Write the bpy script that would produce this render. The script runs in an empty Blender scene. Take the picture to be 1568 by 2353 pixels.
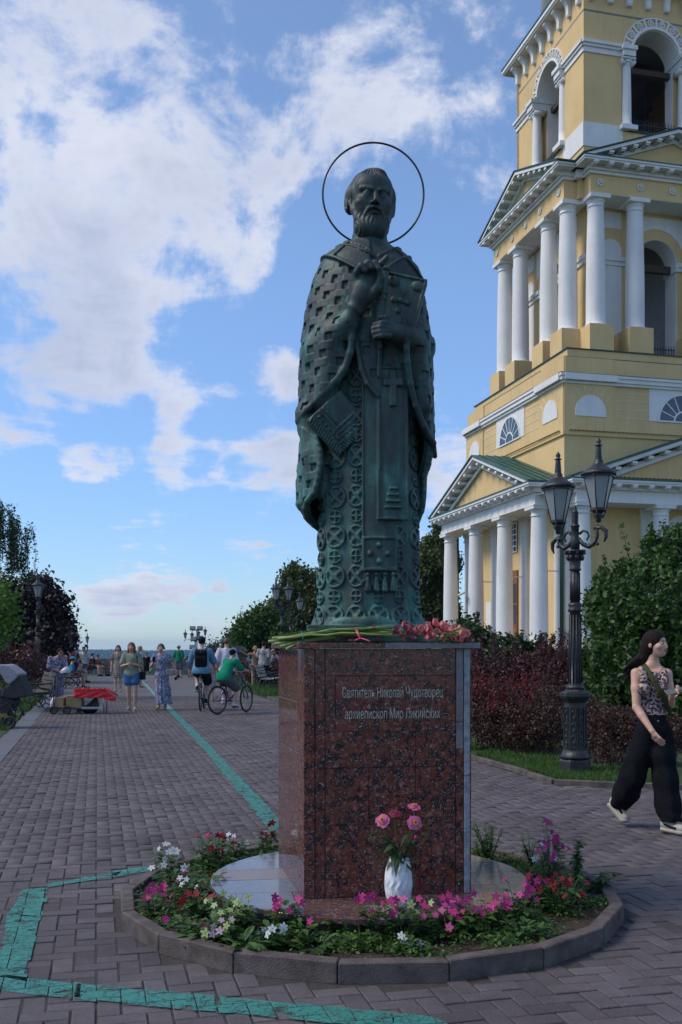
import bpy, bmesh, math, random
import numpy as np
from math import sin, cos, pi, radians
from mathutils import Vector, Matrix

scene = bpy.context.scene
COL = scene.collection
rng = np.random.default_rng(7)
random.seed(7)

# ------------------------------------------------------------------ camera
F_PX, CX, CY, HOR, EYE = 2287.0, 784.0, 1176.5, 1488.0, 1.55   # photograph measured at 1568 x 2353
cam_d = bpy.data.cameras.new('camera')
cam = bpy.data.objects.new('camera', cam_d); COL.objects.link(cam)
cam.location = (0, 0, EYE); cam.rotation_euler = (pi/2, 0, 0)
cam_d.sensor_fit = 'VERTICAL'; cam_d.sensor_height = 36.0
cam_d.lens = 36.0*F_PX/2353.0
cam_d.shift_y = (HOR-CY)/2353.0
cam_d.clip_start = 0.1; cam_d.clip_end = 20000
scene.camera = cam

# ------------------------------------------------------------------ view
scene.view_settings.view_transform = 'Standard'
scene.view_settings.look = 'None'
scene.view_settings.gamma = 1.0
scene.view_settings.exposure = 0.38
scene.render.engine = 'CYCLES'
scene.cycles.max_bounces = 6
scene.cycles.volume_bounces = 1
scene.cycles.transparent_max_bounces = 12

# ------------------------------------------------------------------ sky and sun
SUN_EL, SUN_AZ = 48.0, -97.0            # azimuth clockwise from +Y (view direction)
world = bpy.data.worlds.new('World'); scene.world = world; world.use_nodes = True
def build_world():
    nt = world.node_tree; nt.nodes.clear(); L = nt.links
    def N(t, **k):
        n = nt.nodes.new(t)
        for a, b in k.items(): setattr(n, a, b)
        return n
    out = N('ShaderNodeOutputWorld'); bg = N('ShaderNodeBackground'); bg.inputs['Strength'].default_value = 0.15
    L.new(bg.outputs[0], out.inputs[0])
    sky = N('ShaderNodeTexSky', sky_type='NISHITA'); sky.sun_disc = False
    sky.sun_elevation = radians(SUN_EL); sky.sun_rotation = radians(SUN_AZ)
    sky.altitude = 200; sky.air_density = 1.0; sky.dust_density = 0.15; sky.ozone_density = 1.0
    tc = N('ShaderNodeTexCoord')
    sep = N('ShaderNodeSeparateXYZ'); L.new(tc.outputs['Generated'], sep.inputs[0])
    def M(op, a, b=None, c=None, clamp=False):
        n = N('ShaderNodeMath', operation=op); n.use_clamp = clamp
        for i, v in enumerate((a, b, c)):
            if v is None: continue
            if isinstance(v, (int, float)): n.inputs[i].default_value = v
            else: L.new(v, n.inputs[i])
        return n.outputs[0]
    # cloud layer: directions projected on a flat layer far above the ground
    zc = M('MAXIMUM', M('ADD', sep.outputs['Z'], 0.10), 0.02)
    cmb = N('ShaderNodeCombineXYZ')
    L.new(M('DIVIDE', sep.outputs['X'], zc), cmb.inputs[0]); L.new(M('DIVIDE', sep.outputs['Y'], zc), cmb.inputs[1])
    def noise(scale, det, rough, dist, vec=None, off=0.0):
        mp = N('ShaderNodeMapping'); mp.inputs['Location'].default_value = (off, off*0.7, off*0.3)
        L.new(vec or cmb.outputs[0], mp.inputs[0])
        n = N('ShaderNodeTexNoise'); n.inputs['Scale'].default_value = scale; n.inputs['Detail'].default_value = det
        n.inputs['Roughness'].default_value = rough; n.inputs['Distortion'].default_value = dist
        L.new(mp.outputs[0], n.inputs['Vector']); return n.outputs['Fac']
    n1 = noise(2.6, 6, 0.60, 0.25, off=3.1)
    n2 = noise(9.0, 7, 0.64, 0.3, vec=tc.outputs['Generated'], off=1.7)
    nf = M('ADD', M('MULTIPLY', n1, 0.45), M('MULTIPLY', n2, 0.55))
    nf = M('MULTIPLY_ADD', nf, 3.4, -1.22)
    # where the day's cumulus stand (px, py of the photograph, radius px, weight)
    blobs = [(330,500,150,.50),(470,440,150,.50),(200,640,160,.48),(60,790,150,.52),(120,520,130,.45),(560,500,100,.40),(230,280,150,.50),
             (350,190,110,.35),(20,80,150,.55),(120,130,90,.3),(420,620,100,.38),(530,600,70,.35),(590,330,70,.38),
             (860,90,150,.37),(800,200,90,.32),(1060,240,140,.36),(1120,90,110,.27),(670,150,50,.52),(520,80,90,.22),(720,350,70,.25),
             (560,830,75,.62),(490,810,70,.55),(400,895,55,.62),(650,860,60,.45),(250,820,60,.42),(10,960,70,.5),
             (530,1078,55,.62),(600,1068,50,.55),(390,1060,55,.55),(180,1070,40,.62),(245,1058,45,.5),(680,1045,45,.65),(1040,1055,60,.62),(1010,1090,60,.5),
             (375,1340,46,.60),(425,1352,34,.52),(330,1360,34,.50),(160,1360,28,.66),(250,1388,40,.50),(300,1392,34,.46),(505,1345,18,.6),(460,1430,40,.46),(205,1378,24,.5),(400,985,40,.25)]
    tot = None
    # rotate into the plane of view once: tangent coordinates of the direction
    for px, py, r, w in blobs:
        d = Vector(((px-CX)/F_PX, 1.0, (HOR-py)/F_PX)).normalized()
        vs = N('ShaderNodeVectorMath', operation='DISTANCE'); L.new(tc.outputs['Generated'], vs.inputs[0]); vs.inputs[1].default_value = d
        g = N('ShaderNodeMapRange'); g.interpolation_type = 'SMOOTHERSTEP'; L.new(vs.outputs['Value'], g.inputs[0])
        g.inputs[1].default_value = 0.0; g.inputs[2].default_value = 2.1*r/F_PX; g.inputs[3].default_value = w; g.inputs[4].default_value = 0.0
        tot = g.outputs[0] if tot is None else M('ADD', tot, g.outputs[0])
    tot = M('MINIMUM', tot, 0.54)
    # elsewhere in the sky the same kind of scattered cumulus
    away = M('SUBTRACT', 1.0, M('SMOOTH_MIN', 1.0, M('MULTIPLY', M('MAXIMUM', M('SUBTRACT', sep.outputs['Y'], 0.35), 0.0), 2.5), 0.1))
    away = M('MAXIMUM', away, 0.0)
    tot = M('ADD', tot, M('MULTIPLY', away, 0.22))
    dens = M('ADD', M('MULTIPLY', nf, 1.25), M('SUBTRACT', tot, 0.85))
    mr = N('ShaderNodeMapRange'); mr.interpolation_type = 'SMOOTHSTEP'
    L.new(dens, mr.inputs[0]); mr.inputs[1].default_value = 0.0; mr.inputs[2].default_value = 0.52
    mr.inputs[3].default_value = 0.0; mr.inputs[4].default_value = 0.93
    # thin cloud is bright, thick cloud has greyer bellies
    cr = N('ShaderNodeValToRGB'); e = cr.color_ramp.elements
    e[0].position = 0.0; e[0].color = (3.6, 3.9, 4.7, 1); e[1].position = 0.9; e[1].color = (2.5, 2.8, 3.7, 1)
    e2 = cr.color_ramp.elements.new(0.35); e2.color = (4.0, 4.15, 4.75, 1)
    n3 = noise(3.2, 5, 0.55, 0.2, vec=tc.outputs['Generated'], off=9.3)
    L.new(M('ADD', M('MULTIPLY', dens, 0.6), M('MULTIPLY_ADD', n3, 1.9, -0.72)), cr.inputs[0])
    hz = N('ShaderNodeValToRGB'); he = hz.color_ramp.elements     # low sky: moist blue air instead of the model's yellow band
    he[0].position = 0.0; he[0].color = (0.42,0.53,0.72,1); he[1].position = 0.62; he[1].color = (0.92,0.94,1.0,1)
    h1 = he.new(0.16); h1.color = (0.56,0.69,0.90,1); h2 = he.new(0.34); h2.color = (0.76,0.86,1.0,1)
    L.new(M('MAXIMUM', sep.outputs['Z'], 0.0), hz.inputs[0])
    sk = N('ShaderNodeMix', data_type='RGBA', blend_type='MULTIPLY'); sk.inputs[0].default_value = 1.0
    L.new(sky.outputs[0], sk.inputs[6]); L.new(hz.outputs[0], sk.inputs[7])
    mx = N('ShaderNodeMix', data_type='RGBA'); L.new(mr.outputs[0], mx.inputs[0])
    L.new(sk.outputs[2], mx.inputs[6]); L.new(cr.outputs[0], mx.inputs[7])
    L.new(mx.outputs[2], bg.inputs['Color'])
build_world()
sun_d = bpy.data.lights.new('sun', 'SUN'); sun_d.energy = 2.1; sun_d.angle = radians(22); sun_d.color = (1.0, 0.90, 0.76)
sun = bpy.data.objects.new('sun', sun_d); COL.objects.link(sun)
_a = radians(SUN_AZ); _e = radians(SUN_EL)
sun.rotation_euler = Vector((sin(_a)*cos(_e), cos(_a)*cos(_e), sin(_e))).to_track_quat('Z', 'Y').to_euler()

# ------------------------------------------------------------------ helpers
def at(px, py, d):                      # photograph pixel + depth -> world point
    return Vector(((px-CX)/F_PX*d, d, EYE+(HOR-py)/F_PX*d))
def ground(px, py, z=0.0):
    d = F_PX*(EYE-z)/(py-HOR); return Vector(((px-CX)/F_PX*d, d, z))
PHI = math.atan2(562, 2287)
VV = Vector((cos(PHI), sin(PHI), 0)); UU = Vector((-sin(PHI), cos(PHI), 0))
def site(s, t, z=0.0):
    p = VV*s+UU*t; p.z = z; return p
def unsite(p): return (p.x*VV.x+p.y*VV.y, p.x*UU.x+p.y*UU.y)

def tag(o, label=None, cat=None, group=None, kind=None):
    if label: o['label'] = label
    if cat: o['category'] = cat
    if group: o['group'] = group
    if kind: o['kind'] = kind
    return o
def thing(name, label, cat, loc=(0,0,0), rz=0, group=None):
    o = bpy.data.objects.new(name, None); COL.objects.link(o); o.location = loc; o.rotation_euler = (0,0,rz)
    o.empty_display_size = 0.1
    return tag(o, label, cat, group)
def link(name, me, parent=None, loc=None, rot=None, scale=None):
    o = bpy.data.objects.new(name, me); COL.objects.link(o)
    if parent is not None: o.parent = parent
    if loc is not None: o.location = loc
    if rot is not None: o.rotation_euler = rot
    if scale is not None: o.scale = scale
    return o
def kids(o): return list(o.children)
def dup(root, loc, rz=0.0, label=None, group=None, scale=None):
    def cp(o, par):
        c = o.copy(); COL.objects.link(c)
        if par is not None: c.parent = par
        for ch in kids(o): cp(ch, c)
        return c
    r = cp(root, None); r.location = loc; r.rotation_euler = (0,0,rz)
    if scale is not None: r.scale = scale
    if label: r['label'] = label
    if group: r['group'] = group
    return r

class MB:
    """collects shapes, then links them as one mesh object"""
    def __init__(s): s.v = []; s.f = []; s.sm = []; s.T = None; s.mi = []
    def add(s, vs, fs, smooth=False, mi=0):
        n = len(s.v)
        if s.T is not None: vs = [tuple(s.T @ Vector(p)) for p in vs]
        s.v += [tuple(p) for p in vs]; s.f += [tuple(i+n for i in f) for f in fs]
        s.sm += [smooth]*len(fs); s.mi += [mi]*len(fs); return s
    def box(s, x0, x1, y0, y1, z0, z1, mi=0):
        return s.add([(x0,y0,z0),(x1,y0,z0),(x1,y1,z0),(x0,y1,z0),(x0,y0,z1),(x1,y0,z1),(x1,y1,z1),(x0,y1,z1)],
              [(0,3,2,1),(4,5,6,7),(0,1,5,4),(1,2,6,5),(2,3,7,6),(3,0,4,7)], mi=mi)
    def prism(s, poly, d0, d1, ax='y', mi=0):
        """poly: 2-D points; extruded along ax between d0 and d1"""
        n = len(poly)
        def P(a, b, d):
            return {'y': (a, d, b), 'x': (d, a, b), 'z': (a, b, d)}[ax]
        vs = [P(a,b,d0) for a,b in poly]+[P(a,b,d1) for a,b in poly]
        fs = [tuple(range(n)), tuple(range(2*n-1, n-1, -1))]+[(i,(i+1)%n,n+(i+1)%n,n+i) for i in range(n)]
        return s.add(vs, fs, mi=mi)
    def lathe(s, prof, seg=16, c=(0,0,0), smooth=True, cap=True, mi=0, sx=1, sy=1):
        vs = []; fs = []
        for r, z in prof:
            for k in range(seg):
                a = 2*pi*k/seg; vs.append((c[0]+r*cos(a)*sx, c[1]+r*sin(a)*sy, c[2]+z))
        for i in range(len(prof)-1):
            for k in range(seg):
                a = i*seg+k; b = i*seg+(k+1)%seg; fs.append((a,b,b+seg,a+seg))
        if cap:
            if prof[0][0] > 1e-5: fs.append(tuple(range(seg-1,-1,-1)))
            if prof[-1][0] > 1e-5: fs.append(tuple(range((len(prof)-1)*seg, len(prof)*seg)))
        return s.add(vs, fs, smooth, mi)
    def tube(s, pts, r, seg=8, smooth=True, closed=False, mi=0):
        pts = [Vector(p) for p in pts]; n = len(pts); rr = r if hasattr(r, '__len__') else [r]*n
        vs = []; fs = []; up = None
        for i, p in enumerate(pts):
            if closed: t = (pts[(i+1)%n]-pts[i-1]).normalized()
            else: t = (pts[min(i+1,n-1)]-pts[max(i-1,0)]).normalized()
            if up is None: up = t.orthogonal().normalized()
            up = (up - t*up.dot(t)); up = up.normalized() if up.length > 1e-6 else t.orthogonal().normalized()
            w = t.cross(up)
            for k in range(seg):
                a = 2*pi*k/seg; vs.append(p+(up*cos(a)+w*sin(a))*rr[i])
        m = n if closed else n-1
        for i in range(m):
            j = (i+1)%n
            for k in range(seg): fs.append((i*seg+k, i*seg+(k+1)%seg, j*seg+(k+1)%seg, j*seg+k))
        if not closed: fs += [tuple(range(seg-1,-1,-1)), tuple(range((n-1)*seg, n*seg))]
        return s.add(vs, fs, smooth, mi)
    def ball(s, c, r, seg=12, rings=8, mi=0):
        r = (r,r,r) if not hasattr(r,'__len__') else r
        prof = [(sin(pi*i/rings), -cos(pi*i/rings)) for i in range(rings+1)]
        vs = []; fs = []
        for rr, z in prof:
            for k in range(seg):
                a = 2*pi*k/seg; vs.append((c[0]+rr*cos(a)*r[0], c[1]+rr*sin(a)*r[1], c[2]+z*r[2]))
        for i in range(rings):
            for k in range(seg):
                a = i*seg+k; b = i*seg+(k+1)%seg; fs.append((a,b,b+seg,a+seg))
        return s.add(vs, fs, True, mi)
    def mesh(s, name, mat, bevel=0.0, norm=True):
        me = bpy.data.meshes.new(name); me.from_pydata(s.v, [], s.f)
        for m in (mat if isinstance(mat, (list, tuple)) else [mat]): me.materials.append(m)
        if bevel or norm:
            bm = bmesh.new(); bm.from_mesh(me)
            for i, f in enumerate(bm.faces): f.smooth = s.sm[i]; f.material_index = s.mi[i]
            if norm: bmesh.ops.recalc_face_normals(bm, faces=bm.faces)
            if bevel:
                bmesh.ops.remove_doubles(bm, verts=bm.verts, dist=1e-6)
                es = [e for e in bm.edges if len(e.link_faces) == 2 and e.calc_face_angle(0) > 0.6]
                bmesh.ops.bevel(bm, geom=es, offset=bevel, segments=1, affect='EDGES', clamp_overlap=True)
            bm.to_mesh(me); bm.free()
        else:
            me.polygons.foreach_set('use_smooth', s.sm); me.polygons.foreach_set('material_index', s.mi)
        me.update(); return me
    def build(s, name, mat, parent=None, bevel=0.0, **k):
        return link(name, s.mesh(name, mat, bevel), parent, **k)

def np_mesh(name, V, Fq, mats, attr=None, smooth=False, midx=None):
    """fast mesh from arrays; Fq (n,k) polygons with k corners"""
    me = bpy.data.meshes.new(name); V = np.asarray(V, dtype=np.float32); Fq = np.asarray(Fq, dtype=np.int32)
    n, k = Fq.shape
    me.vertices.add(len(V)); me.vertices.foreach_set('co', V.ravel())
    me.loops.add(n*k); me.loops.foreach_set('vertex_index', Fq.ravel())
    me.polygons.add(n); me.polygons.foreach_set('loop_start', np.arange(0, n*k, k, dtype=np.int32))
    me.polygons.foreach_set('loop_total', np.full(n, k, dtype=np.int32))
    if smooth: me.polygons.foreach_set('use_smooth', np.ones(n, dtype=bool))
    if midx is not None: me.polygons.foreach_set('material_index', np.asarray(midx, dtype=np.int32))
    if attr is not None:
        at_ = me.attributes.new('rnd', 'FLOAT', 'FACE'); at_.data.foreach_set('value', np.asarray(attr, dtype=np.float32))
    for m in (mats if isinstance(mats, (list, tuple)) else [mats]): me.materials.append(m)
    me.update(calc_edges=True); me.validate(); return me

# ------------------------------------------------------------------ materials
def new_mat(name):
    m = bpy.data.materials.new(name); m.use_nodes = True
    nt = m.node_tree; b = nt.nodes['Principled BSDF']; return m, nt, b
def col4(c): return (c[0], c[1], c[2], 1.0)
_mc = {}
def mat(name, c, rough=0.7, metal=0.0, var=0.12, scale=6.0, bump=0.0, bscale=40.0, c2=None, spec=0.5, coat=0.0, trans=0.0):
    """plain surface: base colour broken up by noise, a little relief"""
    if name in _mc: return _mc[name]
    m, nt, b = new_mat(name); L = nt.links
    tc = nt.nodes.new('ShaderNodeTexCoord')
    n = nt.nodes.new('ShaderNodeTexNoise'); n.inputs['Scale'].default_value = scale; n.inputs['Detail'].default_value = 6; n.inputs['Roughness'].default_value = 0.6
    L.new(tc.outputs['Object'], n.inputs['Vector'])
    mx = nt.nodes.new('ShaderNodeMix'); mx.data_type = 'RGBA'
    mr = nt.nodes.new('ShaderNodeMapRange'); mr.inputs[1].default_value = 0.35; mr.inputs[2].default_value = 0.65
    L.new(n.outputs['Fac'], mr.inputs[0]); L.new(mr.outputs[0], mx.inputs[0])
    if c2 is None: c2 = tuple(min(1, x*(1+var)) for x in c); c1 = tuple(x*(1-var) for x in c)
    else: c1 = c
    mx.inputs[6].default_value = col4(c1); mx.inputs[7].default_value = col4(c2)
    L.new(mx.outputs[2], b.inputs['Base Color'])
    b.inputs['Roughness'].default_value = rough; b.inputs['Metallic'].default_value = metal
    b.inputs['Specular IOR Level'].default_value = spec; b.inputs['Coat Weight'].default_value = coat
    if bump:
        n2 = nt.nodes.new('ShaderNodeTexNoise'); n2.inputs['Scale'].default_value = bscale; n2.inputs['Detail'].default_value = 5
        L.new(tc.outputs['Object'], n2.inputs['Vector'])
        bp = nt.nodes.new('ShaderNodeBump'); bp.inputs['Strength'].default_value = bump; bp.inputs['Distance'].default_value = 0.02
        L.new(n2.outputs['Fac'], bp.inputs['Height']); L.new(bp.outputs[0], b.inputs['Normal'])
    _mc[name] = m; return m
def nd(nt, t, **k):
    n = nt.nodes.new(t)
    for a, v in k.items():
        if a.startswith('i_'):
            key = a[2:]; key = int(key) if key.isdigit() else key.replace('_', ' ')
            n.inputs[key].default_value = v
        else: setattr(n, a, v)
    return n
def ramp(nt, fac, stops, interp='LINEAR'):
    r = nt.nodes.new('ShaderNodeValToRGB'); r.color_ramp.interpolation = interp; e = r.color_ramp.elements
    while len(e) > 1: e.remove(e[0])
    e[0].position = stops[0][0]; e[0].color = col4(stops[0][1])
    for p, c in stops[1:]:
        x = e.new(p); x.color = col4(c)
    nt.links.new(fac, r.inputs[0]); return r.outputs[0]
def leaf_mat(name, stops, trans=0.35, rough=0.55):
    """leaves: colour by the leaf's own random number, partly translucent"""
    if name in _mc: return _mc[name]
    m, nt, b = new_mat(name); L = nt.links
    a = nd(nt, 'ShaderNodeAttribute', attribute_name='rnd')
    c = ramp(nt, a.outputs['Fac'], stops)
    L.new(c, b.inputs['Base Color']); b.inputs['Roughness'].default_value = rough
    t = nd(nt, 'ShaderNodeBsdfTranslucent'); L.new(c, t.inputs['Color'])
    mx = nd(nt, 'ShaderNodeMixShader'); mx.inputs[0].default_value = trans
    L.new(b.outputs[0], mx.inputs[1]); L.new(t.outputs[0], mx.inputs[2])
    L.new(mx.outputs[0], nt.nodes['Material Output'].inputs['Surface'])
    _mc[name] = m; return m

def plaster(name, c, dirt, streak=.35):
    m, nt, b = new_mat(name); L = nt.links; tc = nd(nt, 'ShaderNodeTexCoord'); geo = nd(nt, 'ShaderNodeNewGeometry')
    n1 = nd(nt, 'ShaderNodeTexNoise', i_Scale=0.55, i_Detail=8.0, i_Roughness=.65); L.new(geo.outputs['Position'], n1.inputs['Vector'])
    mp = nd(nt, 'ShaderNodeMapping'); mp.inputs['Scale'].default_value = (3.2,3.2,.22); L.new(geo.outputs['Position'], mp.inputs[0])
    n2 = nd(nt, 'ShaderNodeTexNoise', i_Scale=1.6, i_Detail=7.0, i_Roughness=.7); L.new(mp.outputs[0], n2.inputs['Vector'])
    n3 = nd(nt, 'ShaderNodeTexNoise', i_Scale=9.0, i_Detail=6.0, i_Roughness=.7); L.new(geo.outputs['Position'], n3.inputs['Vector'])
    base = ramp(nt, n1.outputs['Fac'], [(.3,tuple(x*.88 for x in c)),(.55,c),(.75,tuple(min(.85,x*1.05) for x in c))])
    st = ramp(nt, n2.outputs['Fac'], [(.50,(0,)*3),(.78,(streak,)*3)]); sp_ = ramp(nt, n3.outputs['Fac'], [(.60,(0,)*3),(.80,(streak*.8,)*3)])
    ad = nd(nt, 'ShaderNodeMath', operation='ADD'); ad.use_clamp = True; L.new(st, ad.inputs[0]); L.new(sp_, ad.inputs[1])
    mx = nd(nt, 'ShaderNodeMix', data_type='RGBA'); L.new(ad.outputs[0], mx.inputs[0]); L.new(base, mx.inputs[6]); mx.inputs[7].default_value = col4(dirt)
    L.new(mx.outputs[2], b.inputs['Base Color']); b.inputs['Roughness'].default_value = .85; b.inputs['Specular IOR Level'].default_value = .25
    bp = nd(nt, 'ShaderNodeBump', i_Strength=.2, i_Distance=.02); L.new(n3.outputs['Fac'], bp.inputs['Height']); L.new(bp.outputs[0], b.inputs['Normal'])
    return m
M_white = plaster('white_plaster', (0.74,0.73,0.71), (0.42,0.40,0.36), .30)
M_yellow = plaster('ochre_plaster', (0.68,0.485,0.235), (0.40,0.29,0.15), .38)
M_green_roof = mat('green_sheet_metal', (0.012,0.085,0.062), 0.4, var=0.25, scale=3)
M_green_dark = mat('dark_green_metal', (0.010,0.050,0.040), 0.45, var=0.2, scale=3)
M_darkiron = mat('wrought_iron', (0.018,0.018,0.020), 0.5, metal=0.0, var=0.3, scale=12, bump=0.2, bscale=60)
M_wood_door = mat('varnished_oak', (0.20,0.085,0.030), 0.45, var=0.25, scale=9)
M_beam = mat('old_timber_beam', (0.055,0.035,0.024), 0.8, var=0.3, scale=8)
M_glass_dark = mat('window_glass', (0.035,0.05,0.075), 0.08, var=0.3, scale=1.5, spec=0.8)
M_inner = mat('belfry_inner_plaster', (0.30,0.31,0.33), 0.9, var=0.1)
# ------------------------------------------------------------------ ground and paving
MC = Vector((0.17, 6.08, 0))            # centre of the monument
def paver_mat(use_obj):
    m, nt, b = new_mat('concrete_paver' + ('_single' if use_obj else '')); L = nt.links
    tc = nd(nt, 'ShaderNodeTexCoord')
    geo = nd(nt, 'ShaderNodeNewGeometry')
    if use_obj: r = nd(nt, 'ShaderNodeObjectInfo').outputs['Random']
    else: r = nd(nt, 'ShaderNodeAttribute', attribute_name='rnd').outputs['Fac']
    base = ramp(nt, r, [(0.0,(0.082,0.070,0.073)),(0.3,(0.100,0.087,0.092)),(0.6,(0.110,0.098,0.104)),(0.8,(0.104,0.084,0.085)),(1.0,(0.130,0.115,0.118))])
    n1 = nd(nt, 'ShaderNodeTexNoise', i_Scale=140.0, i_Detail=3.0, i_Roughness=0.7); L.new(geo.outputs['Position'], n1.inputs['Vector'])
    n2 = nd(nt, 'ShaderNodeTexNoise', i_Scale=0.9, i_Detail=5.0, i_Roughness=0.6); L.new(geo.outputs['Position'], n2.inputs['Vector'])
    n3 = nd(nt, 'ShaderNodeTexNoise', i_Scale=9.0, i_Detail=5.0, i_Roughness=0.65); L.new(geo.outputs['Position'], n3.inputs['Vector'])
    s1 = ramp(nt, n1.outputs['Fac'], [(0.28,(0.62,)*3),(0.5,(1.0,)*3),(0.66,(1.18,)*3),(0.74,(1.75,)*3)])
    s2 = ramp(nt, n2.outputs['Fac'], [(0.3,(0.74,)*3),(0.7,(1.22,)*3)])
    s3 = ramp(nt, n3.outputs['Fac'], [(0.3,(0.85,)*3),(0.62,(1.05,)*3),(0.74,(1.35,)*3)])
    cur = base
    for s in (s1, s2, s3):
        mm = nd(nt, 'ShaderNodeMix', data_type='RGBA', blend_type='MULTIPLY'); mm.inputs[0].default_value = 1.0
        L.new(cur, mm.inputs[6]); L.new(s, mm.inputs[7]); cur = mm.outputs[2]
    L.new(cur, b.inputs['Base Color']); b.inputs['Roughness'].default_value = 0.82; b.inputs['Specular IOR Level'].default_value = 0.35
    bp = nd(nt, 'ShaderNodeBump', i_Strength=0.5, i_Distance=0.004); L.new(n1.outputs['Fac'], bp.inputs['Height']); L.new(bp.outputs[0], b.inputs['Normal']); b.inputs['Specular IOR Level'].default_value = .25
    return m
M_pave1 = paver_mat(True); M_pave = paver_mat(False)
M_joint = mat('joint_sand', (0.045,0.038,0.034), 0.95, var=0.3, scale=30)
# far paving: the same pavers too far to tell apart
def far_pave():
    m, nt, b = new_mat('paving_far'); L = nt.links
    tc = nd(nt, 'ShaderNodeTexCoord')
    mp = nd(nt, 'ShaderNodeMapping'); mp.inputs['Rotation'].default_value = (0,0,-PHI); L.new(tc.outputs['Object'], mp.inputs[0])
    br = nd(nt, 'ShaderNodeTexBrick', i_Scale=1.0); br.inputs['Brick Width'].default_value = 0.2; br.inputs['Row Height'].default_value = 0.1
    br.inputs['Mortar Size'].default_value = 0.006; br.inputs['Color1'].default_value = (0.084,0.074,0.078,1); br.inputs['Color2'].default_value = (0.108,0.096,0.101,1); br.inputs['Mortar'].default_value = (0.07,0.06,0.06,1)
    L.new(mp.outputs[0], br.inputs['Vector'])
    n2 = nd(nt, 'ShaderNodeTexNoise', i_Scale=0.5, i_Detail=8.0, i_Roughness=0.65); L.new(tc.outputs['Object'], n2.inputs['Vector'])
    s2 = ramp(nt, n2.outputs['Fac'], [(0.3,(0.80,)*3),(0.7,(1.2,)*3)])
    mm = nd(nt, 'ShaderNodeMix', data_type='RGBA', blend_type='MULTIPLY'); mm.inputs[0].default_value = 1.0
    L.new(br.outputs['Color'], mm.inputs[6]); L.new(s2, mm.inputs[7]); L.new(mm.outputs[2], b.inputs['Base Color'])
    b.inputs['Roughness'].default_value = 0.8
    return m
M_pavefar = far_pave()
M_soil = mat('flowerbed_soil', (0.045,0.028,0.018), 0.95, var=0.4, scale=40, bump=0.9, bscale=60)
M_lawnsoil = mat('lawn_earth', (0.030,0.045,0.012), 0.95, var=0.4, scale=8, bump=0.5)
M_kerb = mat('concrete_kerb', (0.075,0.060,0.056), 0.9, c2=(0.14,0.118,0.11), scale=9, bump=0.45, bscale=130, spec=.2)
M_kerbgrey = mat('grey_granite_kerb', (0.10,0.105,0.115), 0.75, var=0.2, scale=10, bump=0.3)
M_valley = mat('valley_meadow', (0.030,0.055,0.022), 0.95, var=0.3, scale=0.02)

S0, S1 = -1.24, 5.05                    # the promenade's edges in site coordinates
TEND = 55.0                             # where it reaches the brow of the bank
# terrain: the level bank, its brow, the valley beyond to the horizon
def terrain():
    ys = [-60, -10, 0, 20, 40, 57.5, 60, 66, 90, 120, 200, 500, 1500, 4000, 9000]
    xs = [-9000,-3000,-900,-300,-120,-60,-30,-10,10,30,60,120,300,900,3000,9000]
    def z(x, y):
        r = y
        tab = [(-100,0),(57.5,0),(60,-0.15),(66,-0.9),(90,-6),(120,-14),(200,-30),(500,-45),(1500,-55),(9000,-60)]
        for (a,za),(b,zb) in zip(tab, tab[1:]):
            if r <= b: return za+(zb-za)*(r-a)/(b-a) - 0.012
        return -60
    vs = [(x,y,z(x,y)) for y in ys for x in xs]; n = len(xs)
    fs = [(j*n+i, j*n+i+1, (j+1)*n+i+1, (j+1)*n+i) for j in range(len(ys)-1) for i in range(n-1)]
    mb = MB(); mb.add(vs, fs)
    tag(mb.build('ground', M_lawnsoil), kind='structure')
terrain()
# the paved surface as one bedding sheet, the pavers stand in it
mb = MB()
def strip(mb, pts, z): mb.add([(p.x,p.y,z) for p in pts], [tuple(range(len(pts)))])
strip(mb, [site(-30,-14), site(40,-14), site(40,10.0), ground(1568,1813), ground(1416,1808.6), ground(1274,1802), site(S1,TEND+1.2), site(-1.62,TEND+1.2), site(-1.62,14.8), site(-30,14.8)], -0.006)
paving = tag(mb.build('paving', M_joint), 'herringbone concrete paving', kind='structure')
mb = MB(); strip(mb, [site(S0,32.0), site(S1,32.0), site(S1,TEND+1.2), site(S0,TEND+1.2)], -0.001); 
pf = mb.build('far_paving', M_pavefar); tag(pf, kind='structure')
# pavers in herringbone bond, aligned to the promenade
W = 0.105
def herring():
    out = []
    kerb_in = 1.52
    cp = cos(PHI); sp = sin(PHI)
    poly = [ground(1568,1813), ground(1416,1808.6), ground(1274,1802)]
    def inside(s, t):
        p = VV*s+UU*t
        if (p.x-MC.x)**2+(p.y-MC.y)**2 < kerb_in**2: return False
        if p.y < 3.0 or abs(p.x) > p.y*0.40+1.2: return False
        if s < S0+0.02: return t < 14.75
        if s > S1-0.02:
            # right of the promenade the paving ends at the planted bed
            for a, b in ((Vector((6.5,10.35)),poly[0].xy),(poly[0].xy,poly[1].xy),(poly[1].xy,poly[2].xy)):
                lo, hi = min(a.x,b.x), max(a.x,b.x)
                if lo <= p.x <= hi:
                    yy = a.y+(b.y-a.y)*(p.x-a.x)/(b.x-a.x+1e-9); return p.y < yy-0.07
            return p.y < 10.3
        return t < 32.0
    i0, i1 = int(-8/W), int(14/W); j0, j1 = int(1/W), int(32.5/W)
    for j in range(j0, j1):
        for i in range(i0, i1):
            k = (i-j) % 4
            if k == 0: s, t, a, b = (i+1)*W, (j+0.5)*W, W, W/2
            elif k == 3: s, t, a, b = (i+0.5)*W, (j+1)*W, W/2, W
            else: continue
            if inside(s, t): out.append((s, t, a, b))
    return out
bricks = herring()
bricks.sort(key=lambda q: (site(q[0],q[1]).length))
vis = [q for q in bricks if abs(site(q[0],q[1]).x) < site(q[0],q[1]).y*0.35+0.1 and site(q[0],q[1]).y > 3.95]
vset = set(vis[:300])
g = 0.0045; c = 0.004; hh = 0.012
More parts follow.
